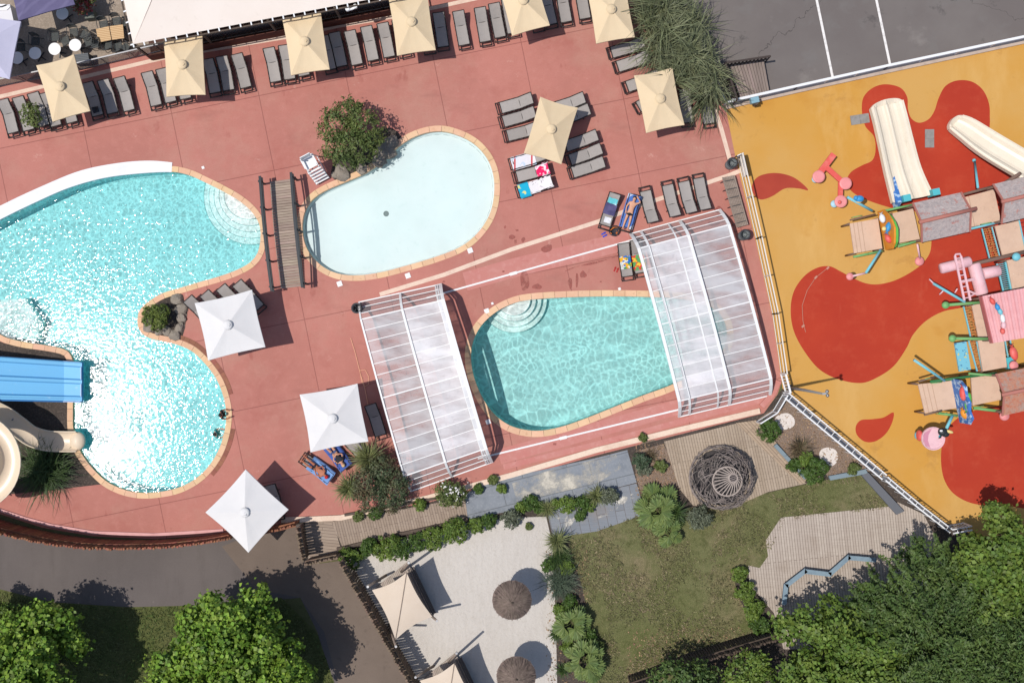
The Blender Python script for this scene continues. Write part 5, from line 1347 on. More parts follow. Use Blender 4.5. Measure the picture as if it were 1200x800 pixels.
for (ph, r) in ((.13, .035), (.46, .045), (1.5, .05)):
    q = MB(); q.tube([dome(k / 32 * 6.283, ph) + (tip + Vector((0, 0, .07)) if ph < .2 else Vector()) + b + Vector((0, 0, .05)) for k in range(32)], r, 6, closed=True); obj('ring', q, m_wilp if ph < 1 else m_wil, t)
for k in range(4): q = MB(); q.bar(dome(.3, .12) + tip + b + Vector((.0, -.15 + .1 * k, .12)), dome(.3 + 3.14, .12) + tip + b + Vector((0, -.15 + .1 * k, .12)), .035, .03); obj('cross_stick', q, m_wil, t)

q = MB().cyl(b + Vector((0, 0, .035)), 1.5, .05, 28); obj('inside_shade', q, mat('dome inside shade', S(62, 58, 58), .9, [stain(2, .45, .65, S(80, 74, 72), .6)]), t)  # dark disc added to paint the shade inside the dome
# ------------------------------------------------------------------ straw parasols and shade sails on the beach
m_straw = mat('grey straw thatch', S(128, 112, 102), .9, [stain(3, .4, .65, S(100, 87, 79), .7)], island=.28)
def thatch(label, px, py):
    b = G(px, py, 2.2); b.z = 0; t = thing('straw_parasol', label, 'parasol', b, 0, 'straw parasols on the beach')
    rg = random.Random(px); mb = MB(); mb.lathe(b, [(0, 2.72), (.5, 2.5), (1.02, 2.14)], 18); obj('cone', mb, m_straw, t)
    mb = MB()
    for k in range(900):
        a = rg.uniform(0, 6.283); r0 = rg.uniform(.02, .75); l = rg.uniform(.25, .42); r1 = min(1.06 + rg.uniform(-.05, .03), r0 + l); da = rg.uniform(-.06, .06)
        z = lambda r: 2.76 - .22 * r - .33 * r * r + rg.uniform(0, .03)
        p = Vector((math.cos(a) * r0, math.sin(a) * r0, z(r0))); q = Vector((math.cos(a + da) * r1, math.sin(a + da) * r1, z(r1))); s = Vector((-math.sin(a), math.cos(a), 0)) * .011
        mb.add([b + p - s, b + p + s, b + q + s * .8, b + q - s * .8], [(0, 1, 2, 3)])
    obj('straw', mb, m_straw, t)
    mb = MB().cyl(b, .06, 2.7, 10); obj('pole', mb, m_wood_dk, t, smooth=True)
    mb = MB().tube([b + Vector((0, 0, 2.7)), b + Vector((.02, .02, 2.86))], [.09, .03], 8); obj('finial', mb, m_wood_dk, t)
thatch('straw parasol on the sand in the middle of the beach', 600, 703)
thatch('straw parasol on the sand cut by the bottom edge', 605, 792)
m_sail = mat('cream shade sail', S(232, 214, 194), .85, [stain(.8, .4, .65, S(224, 204, 182), .6)], transl=.15)
def cabana(label, ox, oy):
    g = lambda x, y, z=0: G(x + ox, y + oy, z)
    t = thing('shade_cabana', label, 'shelter', g(470, 710), 0, 'timber shelters with cream sails')
    A, B, Cc, D = g(436, 691, 2.2), g(476.5, 670.5, 2.75), g(506.5, 722, 2.2), g(463.5, 749, 2.75)
    mb = MB(); cen = (A + B + Cc + D) / 4
    def sp(u, v):
        p = A.lerp(B, u).lerp(D.lerp(Cc, u), v)
        pin = .10 * (math.sin(u * math.pi) * (1 - math.sin(v * math.pi)) + math.sin(v * math.pi) * (1 - math.sin(u * math.pi)))
        return tuple(p.lerp(cen, pin))
    mb.grid(sp, 14, 14); obj('sail', mb, m_sail, t, smooth=True)
    mb = MB(); mb.tube([Vector(sp(1 - k / 14, k / 14)) + Vector((0, 0, .02)) for k in range(15)], .022, 5); obj('seam_rope', mb, m_wood_gr, t)
    for (a, b) in ((g(452, 674), g(431, 687, 2.5)), (g(470, 670), g(479, 659, 3.0)), (g(500, 716), g(512, 727, 2.5)), (g(456, 731), g(464, 757, 3.0))):
        q = MB(); q.tube([a, b], [.075, .06], 10); obj('post', q, m_wood_gr, t, smooth=True)
        q = MB(); q.cyl(b, .065, .03, 10); obj('post_cap', q, m_steel, t)
    fl = [g(441, 687), g(478, 657), g(506, 716), g(464, 744)]
    mb = MB(); n = 22
    for k in range(n):
        f0, f1 = k / n + .003, (k + 1) / n - .003
        mb.prism([(p.x, p.y) for p in (fl[0].lerp(fl[1], f0), fl[0].lerp(fl[1], f1), fl[3].lerp(fl[2], f1), fl[3].lerp(fl[2], f0))], .14, .2)
    obj('platform', mb, mat('pale grey decking', S(178, 164, 152), .85, [stain(3, .42, .65, S(158, 144, 132), .7)], island=.1), t)
    for k in range(3):
        q = MB(); q.bar(g(484 - k * 2.6, 664 + k * 1.4, .5 + .12 * k), g(510 - k * 2.6, 718 + k * 1.4, .5 + .12 * k), .09, .08); obj('bench_rail', q, mat('dark grey bench timber', S(98, 90, 86), .8), t)
    q = MB(); q.bar(g(482, 666, .3), g(508, 720, .3), .05, .5); obj('bench_back', q, MATS['dark grey bench timber'], t)
cabana('timber shelter with a cream sail and seam, fully on the sand', 0, 0)
cabana('timber shelter with a cream sail cut by the bottom edge', 56, 106)
# ------------------------------------------------------------------ playground
_gr = lambda c: [stain(1.6, .5, .68, c, .55, r=.7), stain(9, .6, .7, c, .5)]
m_ppink = mat('pink plastic', S(236, 150, 150), .5, _gr(S(214, 132, 130))); m_pred = mat('red pink plastic', S(226, 92, 84), .5, _gr(S(232, 140, 130)))
m_pale_pink = mat('pale pink plastic', S(236, 192, 198), .55, _gr(S(212, 166, 172))); m_cyan = mat('sky blue steel', S(120, 196, 210), .5, _gr(S(150, 196, 204))); m_turq = mat('turquoise panel', S(86, 186, 196), .5)
m_green = mat('leaf green steel', S(118, 176, 108), .55, _gr(S(140, 170, 122))); m_dgreen = mat('dark green panel', S(52, 120, 70), .55)
m_plat = mat('beige platform rubber', S(216, 184, 160), .8, [stain(1.5, .45, .65, S(204, 172, 150), .6), stain(4, .58, .7, S(180, 150, 130), .5, r=.75), stain(14, .66, .7, S(232, 212, 196), .7)])
m_beam = mat('brown grey beam', S(122, 98, 86), .7)
m_roofg = mat('flaking grey roof', S(188, 174, 170), .85, [stain(2.6, .56, .62, S(196, 116, 100), .8, r=.7), stain(5, .45, .65, S(160, 150, 150), .7), stain(12, .58, .66, S(206, 198, 196), .7)], bump=dict(t='noise', s=9, d=5, k=.8, dst=.05))
m_roofr = mat('rusty roof', S(196, 138, 114), .85, [stain(2.2, .46, .6, S(172, 154, 144), .8, r=.7), stain(5, .5, .65, S(196, 104, 72), .7)], bump=dict(t='noise', s=9, d=5, k=.8, dst=.05))
m_ridge = mat('terracotta ridge', S(180, 116, 104), .7); m_rope = mat('orange rope', S(206, 132, 76), .8, [stain(9, .5, .6, S(120, 84, 60), .8)])
m_orange = mat('orange board', S(232, 150, 50), .5); m_lblue = mat('bright blue board', S(60, 150, 210), .5); m_leaf = mat('bright green board', S(104, 190, 84), .5)
m_white_p = mat('white plastic', S(236, 236, 236), .5); m_yel = mat('pale yellow plastic', S(240, 214, 140), .5); m_bluew = mat('blue white painted wave', S(70, 124, 196), .5, [stain(4, .52, .58, S(186, 214, 238), .9, r=.5)])

def plat(t, px, z=1.4, m=None, th=.1, legs=True, grooves=0):
    q = PX(px, z); mb = MB().prism([(p.x, p.y) for p in q], z - th, z)
    pl = obj('platform', mb, m or m_plat, t)
    for g_ in range(grooves):
        f = .12 + .14 * g_; gb = MB(); gb.bar(q[0].lerp(q[1], f) + Vector((0, 0, .006)), q[3].lerp(q[2], f) + Vector((0, 0, .006)), .03, .012); obj('groove', gb, mat('platform groove', S(190, 158, 136), .8), pl)
    if legs:
        for p in q:
            b = MB().cyl((p.x, p.y, 0), .055, z - th, 10); obj('post', b, m_beam, t, smooth=True)
def gable(t, e0, r, e1, ze, zr, m, th=.06):
    """eave pair e0 (left,right), ridge pair r, eave pair e1"""
    a, b = [G(*p, ze) for p in e0]; c, d = [G(*p, zr) for p in r]; e, f = [G(*p, ze) for p in e1]
    for quad in ((a, b, d, c), (c, d, f, e)):
        mb = MB(); dn = Vector((0, 0, -th)); Q = list(quad)
        mb.add(Q + [p + dn for p in Q], [(0, 1, 2, 3), (7, 6, 5, 4), (0, 4, 5, 1), (1, 5, 6, 2), (2, 6, 7, 3), (3, 7, 4, 0)]); obj('roof_slope', mb, m, t)
    mb = MB(); x = (d - c).normalized(); mb.tube([c - x * .12 + Vector((0, 0, .03)), d + x * .3 + Vector((0, 0, .03))], .1, 8); obj('ridge_pole', mb, m_ridge, t, smooth=True)
    for (p, q, s_) in ((a, c, e), (b, d, f)):
        mb = MB(); mb.bar(p + Vector((0, 0, .02)), q + Vector((0, 0, .02)), .09, .07); mb.bar(q + Vector((0, 0, .02)), s_ + Vector((0, 0, .02)), .09, .07); obj('barge_board', mb, m_ridge, t)
    for p in (a, b, e, f):
        pp = p.lerp((a + b + e + f) / 4, .12); mb = MB().cyl((pp.x, pp.y, 0), .06, ze, 10); obj('post', mb, m_beam, t, smooth=True)
def pole(t, a, b, r, m, name='pole'): mb = MB().tube([a, b], r, 10); return obj(name, mb, m, t, smooth=True)
def ladder(t, a0, a1, b0, b1, z, m, rm, n=12, rw=.06):
    """two rails a0-a1, b0-b1 with rungs"""
    A0, A1, B0, B1 = G(*a0, z), G(*a1, z), G(*b0, z), G(*b1, z)
    for p, q in ((A0, A1), (B0, B1)): mb = MB().bar(p, q, rw, .08); obj('side_rail', mb, m, t)
    mb = MB()
    for k in range(n): u = (k + .5) / n; mb.tube([A0.lerp(A1, u), B0.lerp(B1, u)], .025, 5)
    if rm is m_rope:
        for v in (.3, .7): mb.tube([A0.lerp(B0, v) + Vector((0, 0, -.05)), A1.lerp(B1, v) + Vector((0, 0, -.05))], .02, 5)
        rg = random.Random(int(z * 100) + n)
        for k in range(n * 2): u = rg.random(); v = rg.uniform(.15, .85); mb.ball(A0.lerp(A1, u).lerp(B0.lerp(B1, u), v) + Vector((0, 0, .03)), .04, 6, 4)
    obj('rungs', mb, rm, t)
def fish(mb_body, c, d, l, w, h):
    d = Vector(d).normalized(); s = d.cross(Vector((0, 0, 1))).normalized(); M = Matrix((d, s, Vector((0, 0, 1)))).transposed(); c = Vector(c)
    mb_body.ball(c, (l * .4, w * .5, h * .5), 12, 8, M)
    tb = c - d * l * .36; mb_body.add([tb + Vector((0, 0, .04)), tb - d * l * .2 + s * w * .45, tb - d * l * .13, tb - d * l * .2 - s * w * .45, tb - Vector((0, 0, .04))], [(0, 1, 2), (0, 2, 3), (4, 2, 1), (4, 3, 2)])
def hoop(t, p, d, r, m): 
    d = Vector(d).normalized(); u = Vector((0, 0, 1)); mb = MB().tube([Vector(p) + d * (r * math.cos(a)) + u * (r * .9 * math.sin(a)) for a in np.linspace(0, math.pi, 9)], .025, 6); obj('hand_hoop', mb, m, t, smooth=True)

# --- north climbing frame
t = thing('climbing_frame', 'upper climbing frame with grey flaking roofs and the cream slides', 'climbing frame', G(1100, 265), 0, 'playground climbing frames')
plat(t, [(996, 262), (1029, 256), (1034, 291), (1001, 297)], 1.4, grooves=3)
plat(t, [(1046, 250), (1070, 244.5), (1078, 280), (1053, 285)], 1.4)
plat(t, [(1131, 231), (1165, 222), (1173, 259), (1138, 266)], 1.4, grooves=1)
plat(t, [(1166, 265), (1195, 258.5), (1201, 294), (1175, 300)], 1.4)
gable(t, [(1069.5, 238), (1126, 225.5)], [(1079.5, 260), (1137.5, 246)], [(1080, 284), (1136.5, 271.5)], 2.5, 3.2, m_roofg)
gable(t, [(1163.5, 216), (1222, 202)], [(1176, 236), (1234, 222)], [(1173.5, 262), (1232, 248)], 2.5, 3.2, m_roofg)
for a, b in (((1037, 247), (1073, 239)), ((1052, 289), (1080, 281)), ((1000, 301), (1034, 294))): pole(t, G(*a, 1.5), G(*b, 1.5), .06, m_green, 'green_rail')
pole(t, G(1138, 268, 1.5), G(1172, 260, 1.5), .06, m_cyan, 'blue_rail'); pole(t, G(1128, 228, 1.6), G(1166, 218, 1.6), .07, m_beam, 'beam')
pole(t, G(1170, 219, 1.9), G(1196, 203, 2.9), .09, m_beam, 'beam'); pole(t, G(996, 258, 1.6), G(1026, 251, 1.6), .04, m_beam, 'beam')
for p, d in (((1004, 254), (1, .2, 0)), ((1056, 286), (1, .2, 0)), ((1012, 298), (1, .2, 0)), ((1155, 262), (1, .2, 0))): hoop(t, G(*p, 1.4), d, .28, m_green)
# painted leaf board with sea creatures
mb = MB(); d0, d1 = G(1028, 248, 1.3), G(1037.5, 293, 1.3); n = Vector((1, -.2, 0)).normalized()
out = [d0.lerp(d1, u) + Vector((0, 0, h_)) for u, h_ in ((0, 0), (0, .9), (.12, 1.3), (.3, 1.65), (.5, 1.8), (.7, 1.6), (.88, 1.35), (1, .9), (1, 0))]
k = len(out); mb.add(out + [p + n * .1 for p in out], [tuple(range(k)), tuple(range(k, 2 * k))[::-1]] + [(i, k + i, k + (i + 1) % k, (i + 1) % k) for i in range(k)])
pb = obj('painted_board', mb, m_orange, t)
mb = MB(); leaf = [p.lerp(sum(out, Vector()) / k, .12) + n * .12 for p in out]; mb.add(leaf + [p + n * .14 for p in leaf], [tuple(range(k)), tuple(range(k, 2 * k))[::-1]] + [(i, k + i, k + (i + 1) % k, (i + 1) % k) for i in range(k)]); obj('leaf_layer', mb, m_leaf, pb)
for (x, y, z, m_, l, dd) in ((1041, 266, 2.6, m_lblue, .7, (.3, 1, 0)), (1041, 280, 2.3, m_pred, .6, (.6, -1, 0)), (1034, 256, 2.7, m_white_p, .6, (.3, -1, 0))):
    q = MB(); fish(q, G(x, y, z), dd, l, .3, .3); obj('painted_fish', q, m_, pb, smooth=True)
q = MB().ball(G(1036, 268, 2.9), (.12, .12, .1), 10, 6); obj('painted_fish', q, m_yel, pb, smooth=True)
# blue poles, discs, bird
pole(t, G(1032, 293, 1.7), G(1014.5, 320, 1.9), .07, m_cyan, 'blue_pole'); pole(t, G(1014, 320, 1.9), G(999, 323.5, 1.9), .05, m_pale_pink, 'arm')
pole(t, G(1075, 286, 1.5), G(1078, 303, .9), .05, m_pale_pink, 'arm')
for (x, y, z, r, m_) in ((996, 324, 1.85, .2, m_ppink), (1077.5, 306, .85, .25, m_ppink)):
    q = MB().lathe(G(x, y, z), [(0, .1), (r * .8, .08), (r, 0), (r * .8, -.08), (0, -.1)], 18); obj('disc', q, m_, t, smooth=True)
pole(t, G(1022, 247, 1.6), G(993, 231, 2.1), .07, m_cyan, 'blue_pole')
q = MB().ball(G(1007, 233, 2.2), (.24, .18, .16), 12, 8); q.ball(G(1003, 232, 2.26), (.13, .13, .12), 10, 6); obj('bird_ornament', q, m_lblue, t, smooth=True)
q = MB().ball(G(1006.5, 236, 2.15), (.16, .1, .1), 10, 6); obj('bird_ornament', q, m_yel, t, smooth=True)
pole(t, G(1142, 188, .2), G(1146, 220, 2.3), .06, m_cyan, 'blue_pole'); q = MB().ball(G(1141.5, 188, .25), .1, 8, 6); obj('pole_cap', q, m_cyan, t)
for (x, y) in ((1060, 233), (1094, 226)): q = MB(); q.box(G(x, y, 1.75), (.38, .34, .75), .2); obj('slide_hood', q, m_turq, t)
q = MB(); q.bar(G(1042, 205, .9), G(1052, 240, 1.7), .3, .5); obj('wave_panel', q, m_bluew, t)
# double slide
m_slide = mat('cream plastic slide', S(238, 226, 206), .4, [stain(.7, .42, .65, S(230, 216, 194), .5), stain(3, .6, .72, S(210, 196, 174), .5, st=(1, .4, 1), r=.7), stain(.9, .55, .7, S(216, 206, 190), .5)])
def slide(pxl, pxr, zs_, prof_, name):
    n = len(pxl); mb = MB(); L_ = spline([G(*p, z) for p, z in zip(pxl, zs_)], 5, False); R_ = spline([G(*p, z) for p, z in zip(pxr, zs_)], 5, False)
    mb.grid(lambda u, v: (lambda a, b, f, h: tuple(a.lerp(b, f) + Vector((0, 0, h))))(L_[int(round(u * (len(L_) - 1)))], R_[int(round(u * (len(L_) - 1)))], np.interp(v, np.linspace(0, 1, len(prof_)), [p[0] for p in prof_]), np.interp(v, np.linspace(0, 1, len(prof_)), [p[1] for p in prof_])), len(L_) - 1, (len(prof_) - 1) * 2)
    # end lip closing the bottom
    a, b = L_[0], R_[0]; c = a.lerp(b, .5); d = (L_[0] - L_[3]); d.z = 0; d.normalize()
    arc = [a.lerp(b, f) + d * (.28 * math.sin(f * math.pi) ** .5) + Vector((0, 0, .2)) for f in np.linspace(0, 1, 13)]
    fl = [a.lerp(b, f) + Vector((0, 0, np.interp(f, [p[0] for p in prof_], [p[1] for p in prof_]))) for f in np.linspace(0, 1, 13)]
    o = len(mb.v); mb.v += arc + fl + [p - Vector((0, 0, .35)) for p in arc]
    for i in range(12): mb.f += [(o + i, o + i + 1, o + 13 + i + 1, o + 13 + i), (o + 26 + i, o + 26 + i + 1, o + i + 1, o + i)]
    s = obj(name, mb, m_slide, t, smooth=False)
    for (P_, sg) in ((L_, -1), (R_, 1)):
        q = MB()
        for i in range(len(P_) - 1): q.bar(P_[i] + Vector((0, 0, .1)), P_[i + 1] + Vector((0, 0, .1)), .07, .34)
        obj('slide_side', q, m_slide, s)
slide([(1019.5, 128), (1024, 145), (1030, 172), (1037, 205), (1045, 238)], [(1056, 119), (1061, 138), (1068, 166), (1077, 198), (1091, 229)], [.22, .35, .75, 1.2, 1.5],
      [(0, .24), (.05, .26), (.12, .22), (.2, .03), (.27, 0), (.36, .0), (.42, .03), (.46, .14), (.5, .17), (.54, .14), (.58, .03), (.64, 0), (.73, 0), (.8, .03), (.88, .22), (.95, .26), (1, .24)], 'double_slide')
slide([(1111.5, 152), (1122, 161), (1150, 183), (1200, 213)], [(1127, 137), (1140, 142), (1170, 160), (1218, 188)], [.3, .5, 1.0, 1.7],
      [(0, .32), (.06, .34), (.14, .26), (.24, .06), (.36, 0), (.64, 0), (.76, .06), (.86, .26), (.94, .34), (1, .32)], 'single_slide')
ladder(t, (1150.5, 268), (1160, 305), (1162, 266), (1172, 303), 1.2, m_cyan, m_rope, 14)
ladder(t, (1194, 258), (1203, 300), (1212, 255), (1220, 297), 1.4, m_cyan, mat('red rope net', S(170, 60, 60), .8), 8)

# --- middle climbing frame
t = thing('climbing_frame', 'middle climbing frame with the pink corrugated roof and pink barrels', 'climbing frame', G(1160, 360), 0, 'playground climbing frames')
plat(t, [(1180, 305), (1214, 298), (1222, 335), (1187, 342)], 1.4); plat(t, [(1139, 358), (1162, 352), (1168, 392), (1147, 397)], 1.3); plat(t, [(1146, 399), (1176, 394), (1180, 430), (1152, 435)], 1.4)
pole(t, G(1138, 310, 1.7), G(1210, 293, 1.7), .1, m_beam, 'beam'); pole(t, G(1150, 349, 1.6), G(1210, 336, 1.6), .1, m_beam, 'beam')
q = MB().ball(G(1191, 301, 1.9), (.22, .22, .16), 12, 8); obj('pole_cap', q, m_cyan, t, smooth=True)
ladder(t, (1168, 309), (1176, 343), (1178, 307), (1185, 341), 1.3, m_cyan, m_turq, 15, .07)
ladder(t, (1129, 359), (1138, 398), (1141, 357), (1147, 396), 1.2, m_cyan, m_rope, 12); ladder(t, (1135, 399), (1145, 435), (1144, 398), (1151, 434), 1.25, m_cyan, m_rope, 12)
q = MB(); q.bar(G(1125, 401, 1.0), G(1130.5, 434, 1.0), .62, .12); obj('side_panel', q, mat('speckled blue panel', S(122, 192, 212), .5, [stain(6, .64, .68, S(60, 110, 160), .9, d=1), stain(5, .66, .7, S(214, 200, 110), .9, d=1, off=(3, 1, 0))]), t)
def barrel(a, b, r, z):
    A_, B_ = G(*a, z), G(*b, z); q = MB().tube([A_, A_.lerp(B_, .04), A_.lerp(B_, .96), B_], [r * .86, r, r, r * .86], 18); return obj('barrel', q, m_pale_pink, t, smooth=True)
barrel((1102, 315), (1137, 306), .27, 1.9); barrel((1141, 309), (1151, 345), .32, 1.6); barrel((1151, 321), (1171, 317), .3, 1.4)
for x in (0, 7):
    q = MB(); q.bar(G(1119 + x, 300, 2.3), G(1130 + x, 352, 2.0), .1, .08); obj('frame_bar', q, m_pale_pink, t)
q = MB()
for k in range(8): q.tube([G(1120 + k * 1.5, 303 + k * 6.6, 2.27 - k * .035), G(1127 + k * 1.5, 302 + k * 6.6, 2.27 - k * .035)], .03, 6)
q.tube([G(1119, 300, 2.3), G(1120, 298, 2.35), G(1125, 297.5, 2.35), G(1126, 300, 2.3)], .05, 6); q.bar(G(1127, 330, 2.1), G(1142, 327, 1.8), .14, .1); q.bar(G(1137, 347, 1.9), G(1146, 342, 1.6), .08, .08); q.bar(G(1135, 341, 1.9), G(1145, 345, 1.7), .1, .08)
obj('frame_rungs', q, m_pale_pink, t)
pole(t, G(1093.5, 332, 1.6), G(1131, 354, 2.0), .07, m_cyan, 'blue_pole'); pole(t, G(1089, 327, 1.5), G(1094, 332, 1.6), .04, m_pale_pink, 'arm'); pole(t, G(1101, 345, 1.5), G(1106, 340, 1.7), .04, m_pale_pink, 'arm'); pole(t, G(1119, 343, 1.7), G(1122, 338, 1.8), .04, m_pale_pink, 'arm')
for (a, b, z) in (((1108, 357.5), (1152, 354), 1.9), ((1116, 396.5), (1162, 397), 1.9)):
    pole(t, G(*a, z), G(*b, z), .08, m_green, 'green_beam'); q = MB().lathe(G(*a, z), [(0, .14), (.16, .12), (.19, 0), (.16, -.12), (0, -.14)], 16); obj('end_disc', q, m_green, t, smooth=True)
# pink corrugated roof
c0, c1, c2_, c3 = G(1150, 347, 2.7), G(1222, 333, 2.9), G(1228, 391, 2.9), G(1163, 402, 2.7)
mb = MB(); mb.grid(lambda u, v: tuple(c0.lerp(c1, u).lerp(c3.lerp(c2_, u), v) + Vector((0, 0, .25 * (u) + .035 * (1 if int(u * 40) % 4 < 2 else -1)))), 80, 2); obj('corrugated_roof', mb, mat('pink corrugated sheet', S(228, 170, 172), .5, [stain(1.2, .45, .65, S(216, 150, 152), .6)]), t)
mb = MB(); mb.bar(c0 + Vector((0, 0, -.1)), c3 + Vector((0, 0, -.1)), .05, .35); obj('roof_edge', mb, mat('brick pink edge', S(190, 110, 110), .6), t)
for p in (c0, c1, c2_, c3): pp = p.lerp((c0 + c2_) / 2, .1); q = MB().cyl((pp.x, pp.y, 0), .06, p.z - .05, 10); obj('post', q, m_beam, t, smooth=True)
for (x, y, m_, l, dd) in ((1163, 353, m_pred, .5, (.6, -1, 0)), (1169, 360, m_lblue, .45, (.4, -1, 0)), (1172, 365, m_cyan, .45, (.4, -1, 0)), (1175, 373, m_white_p, .6, (.2, -1, 0)), (1176, 381, m_pale_pink, .5, (0, -1, 0)), (1175, 388, m_pred, .4, (.1, -1, 0))):
    q = MB(); fish(q, G(x, y, 3.05), dd, l, .24, .24); obj('fish_ornament', q, m_, t, smooth=True)
q = MB(); fish(q, G(1188, 414, 2.0), (.3, -1, 0), .95, .4, .3); obj('fish_ornament', q, m_pred, t, smooth=True)
q = MB().lathe(G(1188, 428, 1.6), [(0, .1), (.2, .08), (.24, 0), (.2, -.08), (0, -.1)], 16); obj('disc', q, m_ppink, t, smooth=True)
q = MB(); q.box(G(1183, 425, 1.2), (.4, .6, .3), .2); obj('turquoise_box', q, m_turq, t)
ladder(t, (1177, 396), (1181, 418), (1183, 395), (1187, 417), 1.3, m_cyan, m_dark, 8)

# --- south climbing frame
t = thing('climbing_frame', 'lower climbing frame with the rusty roof and blue wave board', 'climbing frame', G(1125, 465), 0, 'playground climbing frames')
plat(t, [(1076, 450), (1115, 446), (1121, 478), (1084, 484)], 1.4, grooves=3); plat(t, [(1138, 441), (1168, 437), (1174, 468), (1140, 475)], 1.4)
gable(t, [(1167, 438), (1226, 426)], [(1176.5, 462), (1236, 449)], [(1174.5, 487), (1235, 474)], 2.5, 3.1, m_roofr)
pole(t, G(1071, 421.5, 2.2), G(1107, 446, 1.7), .07, m_cyan, 'blue_pole'); pole(t, G(1090, 447, 1.6), G(1168, 437, 1.6), .07, m_dgreen, 'green_rail'); pole(t, G(1135, 437.5, 1.7), G(1168, 440, 1.7), .06, m_green, 'green_rail')
pole(t, G(1100, 484, 1.5), G(1122, 487, 1.5), .07, m_green, 'green_rail'); pole(t, G(1141, 478, 1.5), G(1176, 482, 1.5), .08, m_green, 'green_rail'); pole(t, G(1076, 447, 1.6), G(1096, 441, 1.6), .05, m_beam, 'beam'); pole(t, G(1083, 486, 1.5), G(1104, 481, 1.5), .05, m_beam, 'beam')
for p, d in (((1097, 448), (1, .1, 0)), ((1103, 484), (1, .1, 0)), ((1146, 476), (1, .1, 0)), ((1147, 440), (1, .1, 0)), ((1085, 443), (1, .3, 0))): hoop(t, G(*p, 1.4), d, .28, m_green)
d0, d1 = G(1113, 443, 1.3), G(1124.5, 495, 1.3); n = Vector((1, -.2, 0)).normalized(); mb = MB()
out = [d0.lerp(d1, u) + Vector((0, 0, h_)) for u, h_ in ((0, 0), (.02, 1.1), (.15, 1.55), (.35, 1.45), (.5, 1.65), (.68, 1.4), (.85, 1.55), (1, 1.0), (1, 0))]
k = len(out); mb.add(out + [p + n * .16 for p in out], [tuple(range(k)), tuple(range(k, 2 * k))[::-1]] + [(i, k + i, k + (i + 1) % k, (i + 1) % k) for i in range(k)])
pb = obj('painted_board', mb, m_bluew, t)
for (x, y, z, m_, l, dd) in ((1128.5, 461, 2.6, m_pred, .95, (.1, -1, 0)), (1134.5, 470, 2.5, m_leaf, 1.15, (.1, 1, 0)), (1130, 485, 2.2, m_orange, .7, (.5, -1, 0))):
    q = MB(); fish(q, G(x, y, z), dd, l, .34, .34); obj('painted_fish', q, m_, pb, smooth=True)
pole(t, G(1116, 487, 1.6), G(1109, 502, 1.8), .08, m_cyan, 'blue_pole')
b = G(1093, 513.5, 1.5)
q = MB().lathe(b, [(0, .06), (.52, .06), (.56, .12), (.60, .12), (.61, 0), (.45, -.35), (.0, -.4)], 32); obj('tub', q, m_pale_pink, t, smooth=False)
q = MB().prism([(b.x - .5, b.y + .16), (b.x - .44, b.y + .28), (b.x - .25, b.y + .42), (b.x - .08, b.y + .5), (b.x - .24, b.y + .2), (b.x - .28, b.y - .1), (b.x - .16, b.y - .46), (b.x - .38, b.y - .36), (b.x - .5, b.y - .12)], b.z + .063, b.z + .075); obj('tub_paint', q, mat('rose paint', S(206, 140, 160), .6), t)
q = MB(); q.ball(G(1077.5, 510, 1.2), (.16, .3, .3), 12, 8); obj('tub_handle', q, m_pred, t, smooth=True); q = MB(); q.ball(G(1074.5, 510, 1.0), (.12, .2, .2), 10, 8); obj('tub_handle', q, m_cyan, t, smooth=True)
q = MB(); q.ball(G(1105, 506, 1.95), (.26, .22, .18), 12, 8); q.ball(G(1108, 508.5, 1.95), (.2, .16, .15), 10, 8); q.add([G(1104, 509, 2.0), G(1099, 514, 1.9), G(1103, 513, 1.9)], [(0, 1, 2)]); obj('bird_ornament', q, mat('black plastic', S(44, 50, 52), .5), t, smooth=True)
M_ = Matrix.Rotation(R(-15), 3, 'Z'); q = MB().ball(G(1112.5, 505.5, 2.0), (.22, .09, .09), 10, 6, M_); obj('beak', q, m_yel, t, smooth=True)
q = MB().ball(G(1103, 504.5, 2.12), (.09, .06, .05), 8, 6); obj('bird_ornament', q, m_white_p, t, smooth=True)
q = MB().tube([G(1101, 512, 1.62), G(1104, 508, 1.75)], .07, 8); obj('bird_ornament', q, m_turq, t)
q = MB().lathe(G(1177, 487, 1.2), [(0, .12), (.22, .1), (.26, 0), (.22, -.1), (0, -.1)], 16); obj('disc', q, m_ppink, t, smooth=True)

# --- red balance seat
t = thing('spring_rocker', 'red zigzag rocking beam with round pink seats on the yellow surface', 'play rocker', G(978, 212))
q = MB(); q.bar(G(977, 181, .62), G(958, 206, .62), .32, .14); q.bar(G(969, 197, .63), G(989, 215, .63), .26, .14); q.bar(G(985, 214, .65), G(984.5, 236, .65), .25, .12); obj('beam', q, m_pred, t)
for i, (x, y, m_) in enumerate(((959.5, 207, m_ppink), (991, 215, m_ppink), (985.5, 236, m_ppink))):
    q = MB().lathe(G(x, y, .72), [(0, .05), (.26, .05), (.32, .02), (.33, -.05), (.2, -.1), (0, -.1)], 24); obj('seat', q, m_, t, smooth=False)
    q = MB().lathe(G(x - (4 if i < 2 else 8), y + 3, .3), [(0, .06), (.18, .05), (.2, 0), (0, -.02)], 16); obj('foot_disc', q, mat('pale blue plastic', S(170, 212, 228), .5), t, smooth=True)
    q = MB().tube([G(x, y, 0) + Vector((.08 * math.cos(a), .08 * math.sin(a), a / 20)) for a in np.linspace(0, 12.6, 40)], .02, 5); obj('spring', q, m_dark, t)
q = MB().ball(G(984, 237, .86), (.1, .1, .08), 10, 6); obj('grip', q, m_pred, t)
